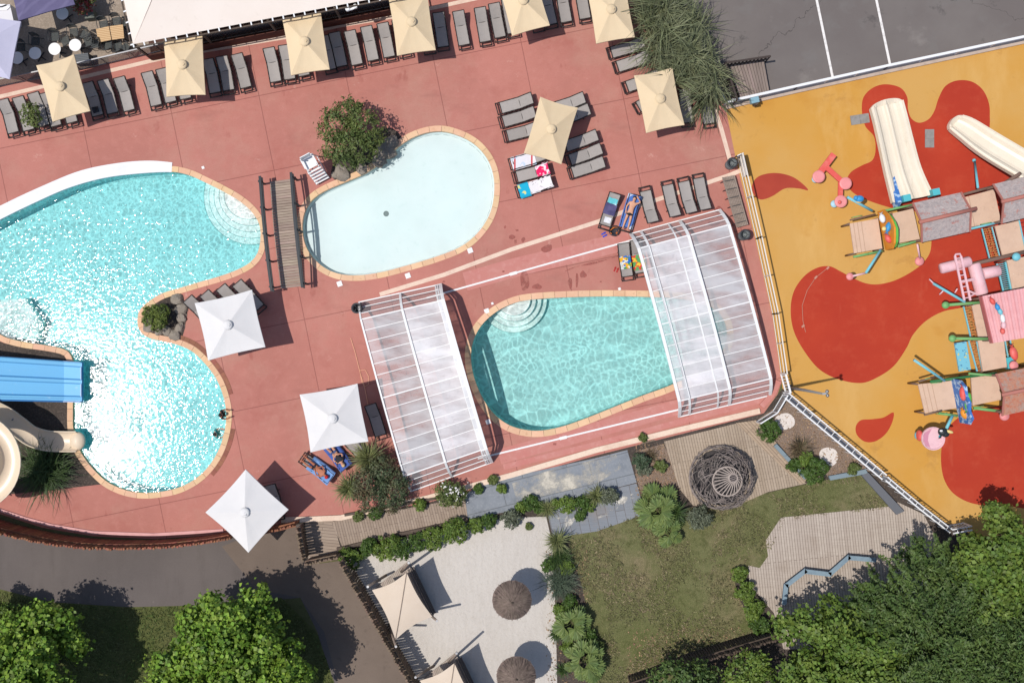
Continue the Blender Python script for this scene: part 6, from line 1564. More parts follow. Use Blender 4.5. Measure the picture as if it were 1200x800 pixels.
# --- ground hatches, chain
for i, (px, py, w, h, a, lab) in enumerate(((1007.5, 140, 1.0, .5, .15, 'grey twin slab beside the foot of the double slide'), (1089, 162.5, .48, .98, .0, 'grey twin slab on red rubber between the two slides'))):
    p = G(px, py); mb = MB()
    for s in (-1, 1): mb.box((s * w * .25 if w > h else 0, s * h * .25 if h > w else 0, .02), (w * .49 if w > h else w, h * .49 if h > w else h, .04))
    o = solo('ground_slab', mb, mat('grey rubber slab', S(150, 146, 142), .8, [stain(4, .45, .65, S(130, 126, 122), .7)]), lab, 'slab', 'grey slabs by the slides'); o.location = (p.x, p.y, .01); o.rotation_euler = (0, 0, a)
mb = MB(); mb.tube([G(*p, .04) for p in ((970, 314), (956, 325), (946, 340), (940, 358), (941, 376), (944, 389))], .014, 5)
for p in ((970, 314), (956, 325), (941, 382)): mb.box(G(*p, .05), (.18, .1, .06), .8)
solo('rope', mb, mat('dusty rope', S(196, 140, 120), .8), 'thin rope lying in an arc on the big red rubber patch', 'rope', loc=G(950, 350))
# ------------------------------------------------------------------ vegetation
def leafm(name, c, c2, isl=.35, tr=.3, rough=.55): return mat(name, (*c, 1), rough, [stain(.9, .42, .62, (*c2, 1), .8)], island=isl, transl=tr, spec=.35)
m_bark = mat('bark', S(104, 88, 74), .9, [stain(3, .4, .65, S(76, 64, 54), .7, st=(1, 1, .3))])
lf_lime = leafm('lime leaves', (.20, .31, .04), (.10, .19, .022), .5, .3); lf_mid = leafm('mid green leaves', (.155, .225, .04), (.085, .15, .026))
lf_dark = leafm('dark green leaves', (.10, .155, .038), (.055, .10, .026)); lf_olive = leafm('olive leaves', (.14, .175, .05), (.075, .115, .034))
lf_sun = leafm('yellow green leaves', (.15, .19, .04), (.085, .13, .03)); lf_blue = leafm('blue green leaves', (.085, .125, .07), (.055, .09, .05))
lf_grey = leafm('grey green leaves', (.16, .18, .12), (.11, .13, .085)); lf_hedge = leafm('hedge leaves', (.08, .14, .026), (.05, .10, .02))
gr_olive = leafm('pampas blades', (.185, .20, .105), (.085, .105, .05), .5, .25); gr_dark = leafm('dark sedge blades', (.05, .085, .022), (.032, .062, .018), .4, .2)
gr_yucca = leafm('yucca blades', (.175, .19, .075), (.10, .125, .04), .4, .2); gr_blue = leafm('blue grass blades', (.085, .115, .075), (.06, .085, .05), .4, .2)
lf_palm = leafm('palm fronds', (.17, .225, .07), (.11, .165, .045), .35, .3); lf_red = leafm('rusty blades', (.14, .10, .06), (.08, .085, .03), .4, .2)

def lumps(R_, n, seed, rl=(.38, .55), zf=.55, up=0.0, core=.62):
    rg = random.Random(seed); out = [(0, 0, 0, R_ * core)]
    for i in range(n):
        a = 6.283 * i / n * 1.0 + rg.uniform(-.35, .35); e = rg.uniform(-.15, .9); r = R_ * rg.uniform(*rl); d = R_ - r * .75
        out.append((math.cos(a) * math.cos(e) * d, math.sin(a) * math.cos(e) * d, math.sin(e) * d * zf + up, r))
    return out
GT = 'trees beside the road and garden'
def low(extra): return [(x, y, z, r) for x, y, z, r in extra]
tree('leafy_tree', 'large bright green leafy tree by the road verge, whole crown in view', 275, 776, 3.4, clump_lumps(3.55, 80, 3, .62, (.11, .19), .42), 42000, .21, .85, lf_lime, m_bark, 31, GT, 16, .3, trunk_r=.26)
tree('leafy_tree', 'bright green leafy tree in the bottom left corner', 18, 806, 4.6, clump_lumps(2.6, 46, 5, .6, (.14, .24), .42) + low([(1.6, 2.5, -1.6, .75), (.7, 2.9, -1.5, .7), (2.3, 1.7, -1.5, .6), (-.4, 2.5, -1.2, .7)]), 24000, .21, .85, lf_lime, m_bark, 41, GT, 16, .3)
tree('leafy_tree', 'darker green tree at the left edge behind the corner tree', -2, 727, 1.8, clump_lumps(1.25, 24, 6, .7), 7000, .14, .7, lf_mid, m_bark, 51, GT, 14, .3, trunk_r=.12)
tree('leafy_tree', 'mid green tree over the timber deck, left of the right hand grove', 990, 786, 2.6, clump_lumps(3.6, 84, 7, .55, (.11, .19), .42), 32000, .2, .75, lf_mid, m_bark, 61, GT, 14, .3)
tree('drooping_tree', 'dark green feathery tree in the middle of the right hand grove', 1090, 738, 3.2, clump_lumps(3.5, 60, 8, .55), 9000, .2, .34, lf_dark, m_bark, 71, GT, 16, .3, spray=46000)
tree('leafy_tree', 'brighter green tree at the right edge touching the yellow playground', 1172, 668, 3.3, clump_lumps(2.75, 56, 9, .6, (.14, .23), .42), 20000, .2, .8, lf_mid, m_bark, 81, GT, 14, .3)
tree('drooping_tree', 'dark feathery tree in the bottom right corner', 1172, 772, 3.4, clump_lumps(3.5, 55, 10, .55), 7000, .2, .34, lf_dark, m_bark, 91, GT, 16, .3, spray=36000)
tree('small_tree', 'small dark green tree at the bottom edge of the lawn', 800, 806, 2.4, lumps(1.7, 8, 12), 6000, .18, .6, lf_dark, m_bark, 101, 'small trees at the lawn end', 50, .16, trunk_r=.1)
tree('small_tree', 'small shaded tree below the dark palisade', 878, 800, 2.3, lumps(1.5, 7, 13), 5000, .16, .6, lf_mid, m_bark, 111, 'small trees at the lawn end', 50, .16, trunk_r=.1)
def bush(label, px, py, r, m, seed, n=None, size=.12, asp=.55, zf=.8, z=None, name='shrub', k=7, group='garden shrubs', clusters=40, stems=True):
    rm = r / PPM; z = z if z is not None else rm * .7
    c = G(px, py, z); b = Vector((c.x, c.y, 0)); t = thing(name, label, 'shrub', b, 0, group)
    L = [((c.x + l[0], c.y + l[1], z + l[2]), l[3]) for l in lumps(rm, k, seed, (.3, .55), .6, 0, .46)]
    P, Nn = crown_points(L, n or int(4200 * (rm ** 1.7) * (.12 / size) ** 1.5 + 450), seed, .17, clusters); leaf_obj('foliage', P, Nn, size, asp, m, t, seed)
    if stems:
        mb = MB(); rg = random.Random(seed)
        for i in range(6): a = rg.uniform(0, 6.28); mb.tube([b, b + Vector((math.cos(a) * rm * .3, math.sin(a) * rm * .3, z * .7)), b + Vector((math.cos(a) * rm * .65, math.sin(a) * rm * .65, z * 1.1))], [.03, .02, .008], 5)
        obj('stems', mb, m_bark, t)
    return t
bush('big olive green bush overhanging the paddling pool corner', 413, 158, 37, lf_olive, 201, 7000, .17, .42, z=1.3, k=15, clusters=26)
bush('round yellow green shrub in the rock planter by the big pool', 184, 371, 16, lf_sun, 202, 3000, .12, .5)
bush('small leafy shrub growing between loungers at the far left', 38, 135, 13.5, lf_olive, 203, 700, .14, .55, z=.9)
bush('round blue green bush with dry patches left of the pool cover', 446, 568, 31, leafm('mixed dry leaves', (.085, .115, .055), (.16, .12, .065)), 204, 9000, .12, .5, k=10)
t = bush('oleander with white flowers below the left pool cover', 530, 577, 17, lf_olive, 205, 2600, .13, .4)
rg_ = np.random.default_rng(4); P = np.array(G(529, 577, .95)) + rg_.normal(size=(60, 3)) * np.array([.38, .25, .12]); leaf_obj('flowers', P, rg_.normal(size=(60, 3)) * .4 + np.array([0, 0, 1]), .1, .95, mat('white petals', S(236, 232, 226), .7), t, 6)
HD = [(411, 654, 13, lf_mid, 'hedge shrub at the log palisade corner below the boardwalk'), (433, 642, 11, lf_hedge, 'second hedge shrub from the left below the boardwalk'), (454, 641, 15, lf_mid, 'bright hedge shrub in the middle left of the boardwalk edge'), (470, 643, 12, lf_hedge, 'dark hedge shrub just right of the cabana post'),
      (489, 634, 11, lf_hedge, 'narrow hedge shrub between two bigger ones below the boardwalk'), (510, 629, 14, lf_mid, 'large hedge shrub below the right half of the boardwalk'), (534, 621, 15, lf_mid, 'large hedge shrub at the right end of the boardwalk'), (557, 615, 10, lf_mid, 'small hedge shrub under the slate paving edge'), (573, 611, 9, lf_hedge, 'upright dark shrub at the slate paving corner'),
      (599, 607, 11, lf_grey, 'grey green ball shrub at the top of the beach'), (713, 582, 11, lf_grey, 'round grey green shrub beside the yucca on the slate'), (752, 540, 10, lf_blue, 'upper blue green ball shrub in the gravel bed'), (755, 549, 9, lf_grey, 'lower grey green ball shrub in the gravel bed'), (775, 546, 7, lf_olive, 'tiny shrub at the right side of the gravel bed'),
      (820, 606, 14, lf_grey, 'silver green dome shrub below the willow dome'), (622, 590, 9, lf_hedge, 'low leafy plant left in the bed below the slate'), (665, 592, 10, lf_mid, 'bright low plant centre in the bed below the slate'), (682, 589, 10, lf_hedge, 'dark low plant in the bed beside the yucca'),
      (866, 672, 9, lf_mid, 'upper small shrub by the timber deck steps'), (873, 692, 12, lf_mid, 'bright shrub beside the timber deck, second from the top'), (881, 713, 13, lf_mid, 'bright shrub beside the timber deck, third from the top'), (890, 732, 12, lf_hedge, 'lowest shrub beside the timber deck with pale flowers'),
      (900, 504, 13, lf_hedge, 'low green shrub by the small glass fence'), (955, 552, 15, lf_hedge, 'dense dark green shrub at the diagonal deck end'), (1000, 549, 7, lf_olive, 'tiny shrub at the foot of the picket fence'), (620, 616, 4, lf_olive, 'tiny tuft on the sand below the grey ball shrub'), (680, 604, 6, lf_hedge, 'small dark tuft on the slate boards'),
      (753, 512, 5, lf_olive, 'weed growing on the deck edge above the slate'), (578, 562, 6, lf_olive, 'small weed against the deck wall below the left pool cover')]
for i, (x, y, r, m_, lab) in enumerate(HD): bush(lab, x, y, r, m_, 220 + i, None, .11, .5, k=6, clusters=24)
MORE = [(642, 662, 8, lf_hedge, 'small leafy plant left of the lawn border grasses'), (664, 664, 9, lf_mid, 'leafy plant between spiky yellow plant and blue grass'), (668, 706, 9, lf_hedge, 'dark leafy plant above the lower palm group'), (655, 716, 8, lf_mid, 'green plant at the sand edge above the palms'), (690, 744, 9, lf_hedge, 'dark leafy plant right of the upper palm'),
        (664, 757, 8, lf_mid, 'low plant between the two lower palms'), (702, 758, 7, lf_olive, 'olive tuft at the lawn edge by the palms'), (610, 594, 7, lf_mid, 'tiny leafy plant left end of the slate bed'), (632, 594, 7, lf_hedge, 'small dark plant left of the spiky bed plant'), (652, 590, 7, lf_mid, 'small bright plant right of the spiky bed plant'), (690, 592, 7, lf_mid, 'low plant below the slate yucca'),
        (783, 606, 9, lf_hedge, 'dark leafy plant beneath the bright palm'), (760, 584, 8, lf_olive, 'olive plant above the bright palm'), (930, 545, 8, lf_hedge, 'low dark shrub at the end of the diagonal deck'), (946, 538, 9, lf_mid, 'green shrub beside the rusty grass clump'), (440, 600, 8, lf_hedge, 'low green plant at the boardwalk below the round bush'), (492, 592, 8, lf_mid, 'low green plant beside the boardwalk under the pool cover'),
        (420, 605, 6, lf_olive, 'small tuft at the upper edge of the boardwalk'), (588, 572, 6, lf_mid, 'small plant at the upper slate edge'), (561, 572, 6, lf_hedge, 'small dark plant at the slate corner by the oleander')]
for i, (x, y, r, m_, lab) in enumerate(MORE): bush(lab, x, y, r, m_, 280 + i, None, .11, .5, k=6, clusters=24)
def spiky(label, px, py, n, L, w, m, seed, el=(25, 85), droop=.22, name='yucca', trunk=.25, heads=1, spread=0, group='spiky garden plants', jit=.05):
    b = G(px, py, .6); b.z = 0; rg = random.Random(seed); t = thing(name, label, 'plant', b, 0, group)
    for h in range(heads):
        o = Vector((rg.uniform(-spread, spread), rg.uniform(-spread, spread), 0)) if heads > 1 else Vector()
        mb = MB(); blades(mb, b + o + Vector((0, 0, trunk)), n, L, w, rg, el, droop, 5, jit); obj('leaves', mb, m, t)
        if trunk > .1: mb = MB().tube([b + o, b + o + Vector((0, 0, trunk + .05))], [.09, .07], 8); obj('stem', mb, m_bark, t)
spiky('large yellow green yucca right of the blue towel bathers', 433, 537, 210, 1.35, .075, gr_yucca, 1, trunk=.5)
spiky('smaller yucca at the lower left of the round bush', 409, 571, 170, 1.1, .07, gr_yucca, 2, trunk=.4)
spiky('yucca on the slate beside the grey green ball shrub', 699, 581, 120, .8, .055, gr_yucca, 3, trunk=.3)
spiky('spiky plant at the left of the bed below the slate', 642, 597, 110, .75, .05, gr_yucca, 4, trunk=.2)
spiky('spiky yellow plant at the top of the lawn border', 653, 634, 150, .95, .055, gr_yucca, 5, trunk=.3)
spiky('green grass tuft between the yucca and blue grass by the beach', 656, 655, 260, .95, .04, gr_dark, 6, trunk=.05, jit=.2, name='grass_clump')
spiky('large blue green grass clump between beach and lawn', 657, 684, 420, 1.15, .035, gr_blue, 7, trunk=.05, jit=.25, name='grass_clump')
spiky('dark yucca right of the bright palm below the gravel bed', 792, 600, 160, .95, .05, gr_dark, 8, trunk=.4)
spiky('dark spiky plant at the left edge of the lower palms', 652, 745, 90, .6, .05, gr_dark, 9, trunk=.1)
spiky('small spiky plant near the bottom edge by the sand', 660, 787, 90, .6, .05, gr_dark, 10, trunk=.1)
spiky('rusty tinged grass clump between the white gravel patches', 940, 528, 190, .9, .045, lf_red, 11, trunk=.05, jit=.12, name='grass_clump')
spiky('dark ornamental grass under the cream body slide', 50, 551, 700, 1.75, .045, gr_dark, 12, el=(25, 80), droop=.26, trunk=.05, jit=.4, name='grass_clump')
spiky('brown dry plant at the top of the gravel bed', 764, 534, 90, .5, .03, lf_red, 13, trunk=.05, jit=.12, name='grass_clump')
def fan_palm(label, px, py, n, L, fr, seed, group='fan palms in the garden'):
    b = G(px, py, .8); b.z = 0; rg = random.Random(seed); t = thing('fan_palm', label, 'palm', b, 0, group)
    mb = MB().tube([b, b + Vector((0, 0, .6))], [.14, .12], 10); obj('trunk', mb, m_bark, t)
    for i in range(n):
        a = i * 2.39996 + rg.uniform(-.3, .3); e = R(78 - 66 * (i / n) ** .8 + rg.uniform(-8, 8)); l = L * rg.uniform(.7, 1.05)
        d = Vector((math.cos(a) * math.cos(e), math.sin(a) * math.cos(e), math.sin(e))); p0 = b + Vector((0, 0, .55)); p1 = p0 + d * l * .5; p2 = p0 + d * l - Vector((0, 0, .15 * l))
        mb = MB().tube([p0, p1, p2], [.018, .014, .01], 5)
        h = (Vector((math.cos(a), math.sin(a), -.35 + .5 * math.sin(e)))).normalized(); s = Vector((-math.sin(a), math.cos(a), 0)); up = s.cross(h) * -1
        tilt = rg.uniform(-.35, .35); s = (s + up * tilt).normalized(); F = fr * rg.uniform(.7, 1.1); K = 15
        for k in range(K):
            f = (k / (K - 1) - .5) * 2; an = f * 1.75; dd = (h * math.cos(an) + s * math.sin(an)); rr_ = F * (1 - .2 * abs(f)) * rg.uniform(.9, 1.05)
            q = p2 + dd * rr_ - Vector((0, 0, .3 * rr_ * (.5 + abs(f)) * .7)); side = (s * math.cos(an) - h * math.sin(an)) * F * .13; mid = p2 + dd * rr_ * .62 - Vector((0, 0, .05 * rr_))
            zo = up * (-.03 if k % 2 else .03)
            mb.add([p2, mid + side + zo, q, mid - side - zo], [(0, 1, 2, 3)])
        obj('frond', mb, lf_palm, t)
fan_palm('bright fan palm above the lawn below the gravel bed', 772, 598, 15, .85, .75, 1)
fan_palm('fan palm at the upper end of the lower palm group', 672, 730, 14, .8, .62, 2)
fan_palm('fan palm at the bottom of the lower palm group', 686, 773, 14, .9, .66, 3)
fan_palm('smaller fan palm below the bright palm on the lawn edge', 783, 622, 9, .6, .55, 4)
# pampas: big arching clumps standing in a row at the court corner
for i, (x, y, n, L, lab) in enumerate(((775, 8, 1300, 2.9, 'pampas clump at the top edge beside the sixth parasol'), (792, 50, 1400, 2.9, 'middle pampas clump between the parasols and the court'), (812, 88, 1300, 2.6, 'lowest pampas clump overhanging the seventh parasol'))):
    b = G(x, y, 1.2); b.z = 0; rg = random.Random(60 + i); t = thing('pampas_grass', lab, 'grass clump', b, 0, 'pampas clumps at the court corner')
    for k in range(20):
        o = Vector((rg.uniform(-1.1, 1.1), rg.uniform(-1.1, 1.1), rg.uniform(.2, 1.7))); a0 = rg.uniform(0, 6.28); mb = MB(); blades(mb, b + o, n // 26, L * rg.uniform(.45, 1.0), .052, rg, (10, 88), rg.uniform(.2, .42), 6, .16, (a0, a0 + 4.2)); obj('tuft', mb, gr_olive, t)
mb = MB(); mb.bar(G(806, 5, 1.3), G(850, 118, 1.3), .05, .05); mb.bar(G(806, 5, .1), G(850, 118, .1), .05, .05)
for k in range(7): p = G(806, 5).lerp(G(850, 118), k / 6); mb.bar((p.x, p.y, 0), (p.x, p.y, 1.3), .05, .05)
solo('wire_fence', mb, m_steel, 'thin metal fence behind the pampas at the court edge', 'fence', loc=G(822, 62))
# rocks
m_rock = mat('garden rock', S(150, 140, 128), .9, [stain(1.5, .42, .65, S(120, 110, 100), .8), stain(7, .55, .7, S(186, 176, 162), .5)], bump=dict(t='noise', s=6, d=6, k=.6, dst=.06))
def rock(px, py, r, seed, lab, grp):
    b = G(px, py); rg = random.Random(seed); mb = MB(); mb.ball((0, 0, 0), 1, 14, 9); sx, sy, sz = rg.uniform(.8, 1.25), rg.uniform(.7, 1.05), rg.uniform(.5, .7)
    for i, v in enumerate(mb.v):
        w = 1 + .35 * noise.noise(v * 1.3 + Vector((seed * 3.1, 0, 0))) + .12 * noise.noise(v * 3.5 + Vector((seed, 2, 0))); q = v * w
        mb.v[i] = Vector((q.x * sx * r, q.y * sy * r, max(-.05, q.z * sz * r)))
    o = solo('rock', mb, m_rock, lab, 'rock', grp); o.location = (b.x, b.y, .03); o.rotation_euler = (0, 0, rg.uniform(0, 6))
RK = [(208, 350, .36, 'topmost rock of the planter ring beside the big pool'), (213, 362, .3, 'upper right rock of the planter ring'), (213, 372, .32, 'right hand rock of the planter ring'), (211, 384, .34, 'lower right rock of the planter ring'), (205, 393, .3, 'bottom right rock of the planter ring, at the coping'), (196, 388, .26, 'bottom middle rock of the planter ring'), (187, 389, .24, 'bottom left rock of the planter ring'), (174, 384, .28, 'leftmost rock of the planter ring')]
for i, (x, y, r, lab) in enumerate(RK): rock(x, y, r, i + 1, lab, 'rocks round the planter')
for i, (x, y, r, lab) in enumerate([(400, 203, .4, 'grey rock at the foot of the olive bush, left'), (424, 198, .34, 'grey rock at the foot of the olive bush, middle'), (452, 178, .5, 'dark rock right of the olive bush by the coping'), (458, 168, .38, 'upper dark rock right of the olive bush'), (444, 188, .36, 'low rock between olive bush and coping'), (393, 205, .22, 'small rock beside the lifeguard chair foot')]): rock(x, y, r, 20 + i, lab, 'rocks round the olive bush')
ground('planter_soil', [spline(PX([(177, 352), (195, 346), (210, 342), (219, 362), (218, 376), (211, 398), (190, 396), (172, 390), (167, 377), (168, 363)]), 4)], .006, m_dark_soil)
ground('planter_soil', [spline(PX([(388, 205), (400, 212), (430, 201), (449, 186), (466, 168), (470, 160), (455, 150), (420, 160), (395, 185)]), 4)], .006, m_dark_soil)
# short turf tufts over the lawn (a mass nobody could count)
rgn = np.random.default_rng(9)
lw = [(p.x, p.y) for p in spline(PX([(668, 628), (700, 620), (750, 603), (800, 596), (850, 590), (900, 577), (945, 567), (1000, 557), (1030, 563), (1042, 592), (1000, 600), (925, 609), (905, 640), (892, 666), (862, 676), (872, 714), (890, 742), (850, 765), (800, 790), (760, 815), (700, 815), (690, 770), (685, 700), (672, 655)]), 3)]
pts = rgn.uniform([min(p[0] for p in lw), min(p[1] for p in lw)], [max(p[0] for p in lw), max(p[1] for p in lw)], (52000, 2))
pts = np.array([p for p in pts if inside(p, lw) and noise.noise(Vector((p[0] * .55, p[1] * .55, 3))) + .35 * noise.noise(Vector((p[0] * 2.2, p[1] * 2.2, 1))) > -.28 + .3 * rgn.random()])
P = np.column_stack([pts, rgn.uniform(.02, .05, len(pts))]); Nn = rgn.normal(size=(len(pts), 3)) * .6 + np.array([0, 0, .8])
o = leaf_obj('grass', P, Nn, .13, .28, mat('turf blades', (.16, .155, .07, 1), .8, [stain(.5, .42, .6, (.27, .21, .13, 1), .85, r=.7), stain(3, .5, .65, (.085, .098, .036, 1), .7)], island=.55, transl=.2), None, 3, kind='stuff')
vg = [(p.x, p.y) for p in PX([(-60, 680), (0, 692), (60, 706), (150, 712), (230, 710), (330, 702), (372, 745), (392, 800), (396, 840), (-60, 840)])]
pts = rgn.uniform([min(p[0] for p in vg), min(p[1] for p in vg)], [max(p[0] for p in vg), max(p[1] for p in vg)], (26000, 2)); pts = np.array([p for p in pts if inside(p, vg)])
P = np.column_stack([pts, rgn.uniform(.02, .06, len(pts))]); leaf_obj('grass', P, rgn.normal(size=(len(pts), 3)) * .6 + np.array([0, 0, .8]), .14, .28, mat('verge blades', (.085, .12, .03, 1), .8, [stain(.6, .42, .6, (.13, .13, .055, 1), .8)], island=.4, transl=.2), None, 4, kind='stuff')
# leaf litter and bark chips in the beds
lp_ = []
for (x0, y0, x1, y1, n) in ((745, 520, 800, 580, 700), (890, 470, 1010, 560, 1200), (640, 640, 690, 800, 500), (735, 735, 905, 800, 900)):
    q = rgn.uniform([x0, y0], [x1, y1], (n, 2)); lp_ += [tuple(G(a, b, .015)) for a, b in q]
bed = [(p.x, p.y) for p in PX([(888, 491), (908, 478), (920, 462), (1020, 552), (985, 555), (948, 562)])]
P = np.array([p for p in lp_ if (p[0] < G(880, 0).x or inside(p, bed))]); leaf_obj('leaf_litter', P, rgn.normal(size=P.shape) * .3 + np.array([0, 0, 1]), .09, .6, mat('dry leaf litter', S(150, 122, 96), .9, island=.5), None, 5, kind='stuff')

# ------------------------------------------------------------------ people
m_skin = mat('skin', S(214, 160, 130), .55, [stain(6, .45, .65, S(204, 146, 118), .5)]); m_skin2 = mat('tanned skin', S(180, 112, 82), .55, [stain(6, .45, .65, S(168, 100, 74), .5)])
m_hair_d = mat('dark hair', S(46, 38, 36), .6); m_hair_b = mat('blond hair', S(214, 184, 128), .6); m_blk = mat('black cloth', S(40, 40, 46), .8); m_cap = mat('red cap cloth', S(206, 50, 54), .8); m_eye = mat('eye white', S(230, 228, 224), .3); m_teal = mat('teal swimwear', S(60, 150, 150), .7); m_bluecloth = mat('blue shirt cloth', S(72, 88, 130), .8)
def skin_obj(name, pts, edges, rad, m, parent, M, root=0, sub=2):
    me = bpy.data.meshes.new(name); me.from_pydata([tuple(M @ Vector(p)) for p in pts], edges, []); me.materials.append(m)
    inv = MTX[parent.name].inverted(); me.transform(inv)
    o = bpy.data.objects.new(name, me); COL.objects.link(o); o.parent = parent; MTX[o.name] = MTX[parent.name]
    s = o.modifiers.new('Skin', 'SKIN'); s.use_smooth_shade = True
    lay = me.skin_vertices[0].data if len(me.skin_vertices) else None
    if lay is None:
        bm = bmesh.new(); bm.from_mesh(me); bm.verts.layers.skin.verify(); bm.to_mesh(me); bm.free(); lay = me.skin_vertices[0].data
    for i, r in enumerate(rad): lay[i].radius = (r, r) if not isinstance(r, tuple) else r; lay[i].use_root = (i == root)
    d = o.modifiers.new('Subdivision', 'SUBSURF'); d.levels = sub; d.render_levels = sub
    return o
def person(label, M, J, skin, hair, hairkind='short', shorts=None, top=None, cap=None):
    """J: named joints in a local frame (x towards the head, z up); M: placement"""
    loc = M @ Vector(J['pelvis']); loc.z = 0
    t = thing('person', label, 'person', loc)
    V = []; E = []; Rr = []
    def v(p, r): V.append(Vector(p)); Rr.append(r); return len(V) - 1
    def e(*ids):
        for a, b in zip(ids[:-1], ids[1:]): E.append((a, b))
    j = {k: Vector(p) for k, p in J.items()}
    pel = v(j['pelvis'], (.15, .11)); sp = v(j['pelvis'].lerp(j['chest'], .5), (.125, .1)); ch = v(j['chest'], (.16, .115)); nk = v(j['neck'], .055); hd0 = v(j['head'] + (j['neck'] - j['head']) * .45, .07); hd = v(j['head'], (.078, .092)); tp = v(j['head'] + (j['head'] - j['neck']).normalized() * .09, (.055, .065))
    e(pel, sp, ch, nk, hd0, hd, tp)
    fwd = Vector(J.get('face', (0, 0, 1))).normalized(); up = (j['head'] - j['neck']).normalized(); sd = up.cross(fwd).normalized()
    ns = v(j['head'] + fwd * .105 - up * .015, .013); e(hd, ns)
    for s in (-1, 1): er = v(j['head'] + sd * s * .085, .018); e(hd, er)
    for s, n in ((-1, 'l'), (1, 'r')):
        sh = v(j['sh_' + n], .062); el = v(j['el_' + n], .042); wr = v(j['wr_' + n], .029); d = (j['wr_' + n] - j['el_' + n]).normalized(); palm = v(j['wr_' + n] + d * .06, (.038, .018)); e(ch, sh, el, wr, palm)
        sx = d.cross(Vector((0, 0, 1))); sx = sx.normalized() if sx.length > .1 else Vector((0, 1, 0))
        for q, (off, ln) in enumerate(((-.033, .075), (-.012, .088), (.010, .083), (.031, .066))):
            a = v(j['wr_' + n] + d * .10 + sx * off, .009); b = v(j['wr_' + n] + d * (.10 + ln * .6) + sx * off * 1.1 - Vector((0, 0, .008)), .0085); c = v(j['wr_' + n] + d * (.10 + ln) + sx * off * 1.15 - Vector((0, 0, .02)), .007); e(palm, a, b, c)
        a = v(j['wr_' + n] + d * .05 + sx * -.055, .011); b = v(j['wr_' + n] + d * .085 + sx * -.072, .009); e(palm, a, b)
        hp = v(j['hip_' + n], .092); kn = v(j['kn_' + n], .058); cf = v(j['kn_' + n].lerp(j['an_' + n], .3), .056); an = v(j['an_' + n], .036); toe = v(j['toe_' + n], (.038, .022)); e(pel, hp, kn, cf, an, toe)
    skin_obj('body', V, E, Rr, skin, t, M)
    head = M @ j['head']; M3 = M.to_3x3(); f3, u3, s3 = M3 @ fwd, M3 @ up, M3 @ sd
    for s in (-1, 1): q = MB().ball(head + f3 * .088 + s3 * s * .032 + u3 * .01, .012, 8, 6); obj('eye', q, m_eye, t, smooth=True)
    q = MB().bar(head + f3 * .09 - u3 * .05 - s3 * .022, head + f3 * .09 - u3 * .05 + s3 * .022, .012, .01); obj('mouth', q, mat('lips', S(176, 96, 88), .5), t)
    R3 = Matrix((s3, f3, u3)).transposed()
    q = MB(); q.ball(head - f3 * .022 + u3 * .035, (.1, .105, .105), 14, 9, R3)
    if hairkind == 'long': q.ball(head - f3 * .06 - u3 * .06, (.1, .07, .15), 12, 8, R3); q.ball(head - f3 * .07 - u3 * .17, (.085, .05, .13), 12, 8, R3)
    # keep the face clear
    q.v = [p - f3 * max(0, (p - head).dot(f3) - .05) * (1 if (p - head).dot(u3) < .07 else .3) for p in q.v]
    obj('hair', q, hair, t, smooth=True)
    if cap is not None:
        q = MB(); q.ball(head + u3 * .05, (.112, .118, .09), 14, 9, R3); q.prism([], 0, 0) if False else None
        br = [head + f3 * (.08 + .11 * math.sin(a)) + s3 * .095 * math.cos(a) + u3 * .045 for a in np.linspace(0, math.pi, 9)]
        o_ = len(q.v); q.v += br + [p + u3 * .012 for p in br]; q.f += [tuple(range(o_, o_ + 9)), tuple(range(o_ + 9, o_ + 18))[::-1]] + [(o_ + i, o_ + 9 + i, o_ + 10 + i, o_ + i + 1) for i in range(8)]
        obj('cap', q, cap, t, smooth=True)
    if shorts is not None:
        P_ = [j['pelvis'] + (j['chest'] - j['pelvis']) * .12, j['pelvis']] + [j['hip_l'], j['hip_l'].lerp(j['kn_l'], .42), j['hip_r'], j['hip_r'].lerp(j['kn_r'], .42)]
        skin_obj('shorts', P_, [(0, 1), (1, 2), (2, 3), (1, 4), (4, 5)], [(.145, .118), (.158, .122), .103, .09, .103, .09], shorts, t, M, 1)
    if top is not None:
        P_ = [j['pelvis'] + (j['chest'] - j['pelvis']) * .1, j['pelvis'].lerp(j['chest'], .5), j['chest'], j['chest'].lerp(j['neck'], .55)] + [j['sh_l'], j['sh_l'].lerp(j['el_l'], .55), j['sh_r'], j['sh_r'].lerp(j['el_r'], .55)]
        skin_obj('shirt', P_, [(0, 1), (1, 2), (2, 3), (2, 4), (4, 5), (2, 6), (6, 7)], [(.15, .118), (.142, .115), (.174, .128), .08, .076, .064, .076, .064], top, t, M, 2)
    return t
def lying(px_tilt=0.0, armup=True, z0=.12, knee=.0):
    zt = lambda x: z0 + max(0, x - .02) * px_tilt
    J = dict(pelvis=(0, 0, z0), chest=(.40, 0, zt(.40)), neck=(.54, 0, zt(.54) + .01), head=(.70, .0, zt(.70) + .03),
             sh_l=(.47, -.17, zt(.47)), sh_r=(.47, .17, zt(.47)), hip_l=(-.07, -.09, z0 - .01), hip_r=(-.07, .09, z0 - .01),
             kn_l=(-.50, -.12, z0 + knee), kn_r=(-.50, .13, z0 + knee * .6), an_l=(-.90, -.12, z0 - .05), an_r=(-.91, .15, z0 - .05), toe_l=(-1.0, -.14, z0 + .06), toe_r=(-1.0, .18, z0 + .06))
    if armup: J.update(el_l=(.60, -.36, zt(.60) - .0), wr_l=(.75, -.2, zt(.75) + .02), el_r=(.24, .27, zt(.2) - .01), wr_r=(.03, .24, z0 + .02))
    else: J.update(el_l=(.22, -.28, zt(.2) - .01), wr_l=(.05, -.14, z0 + .13), el_r=(.22, .28, zt(.2) - .01), wr_r=(.08, .12, z0 + .14))
    J['face'] = (-px_tilt, 0, 1)
    return J
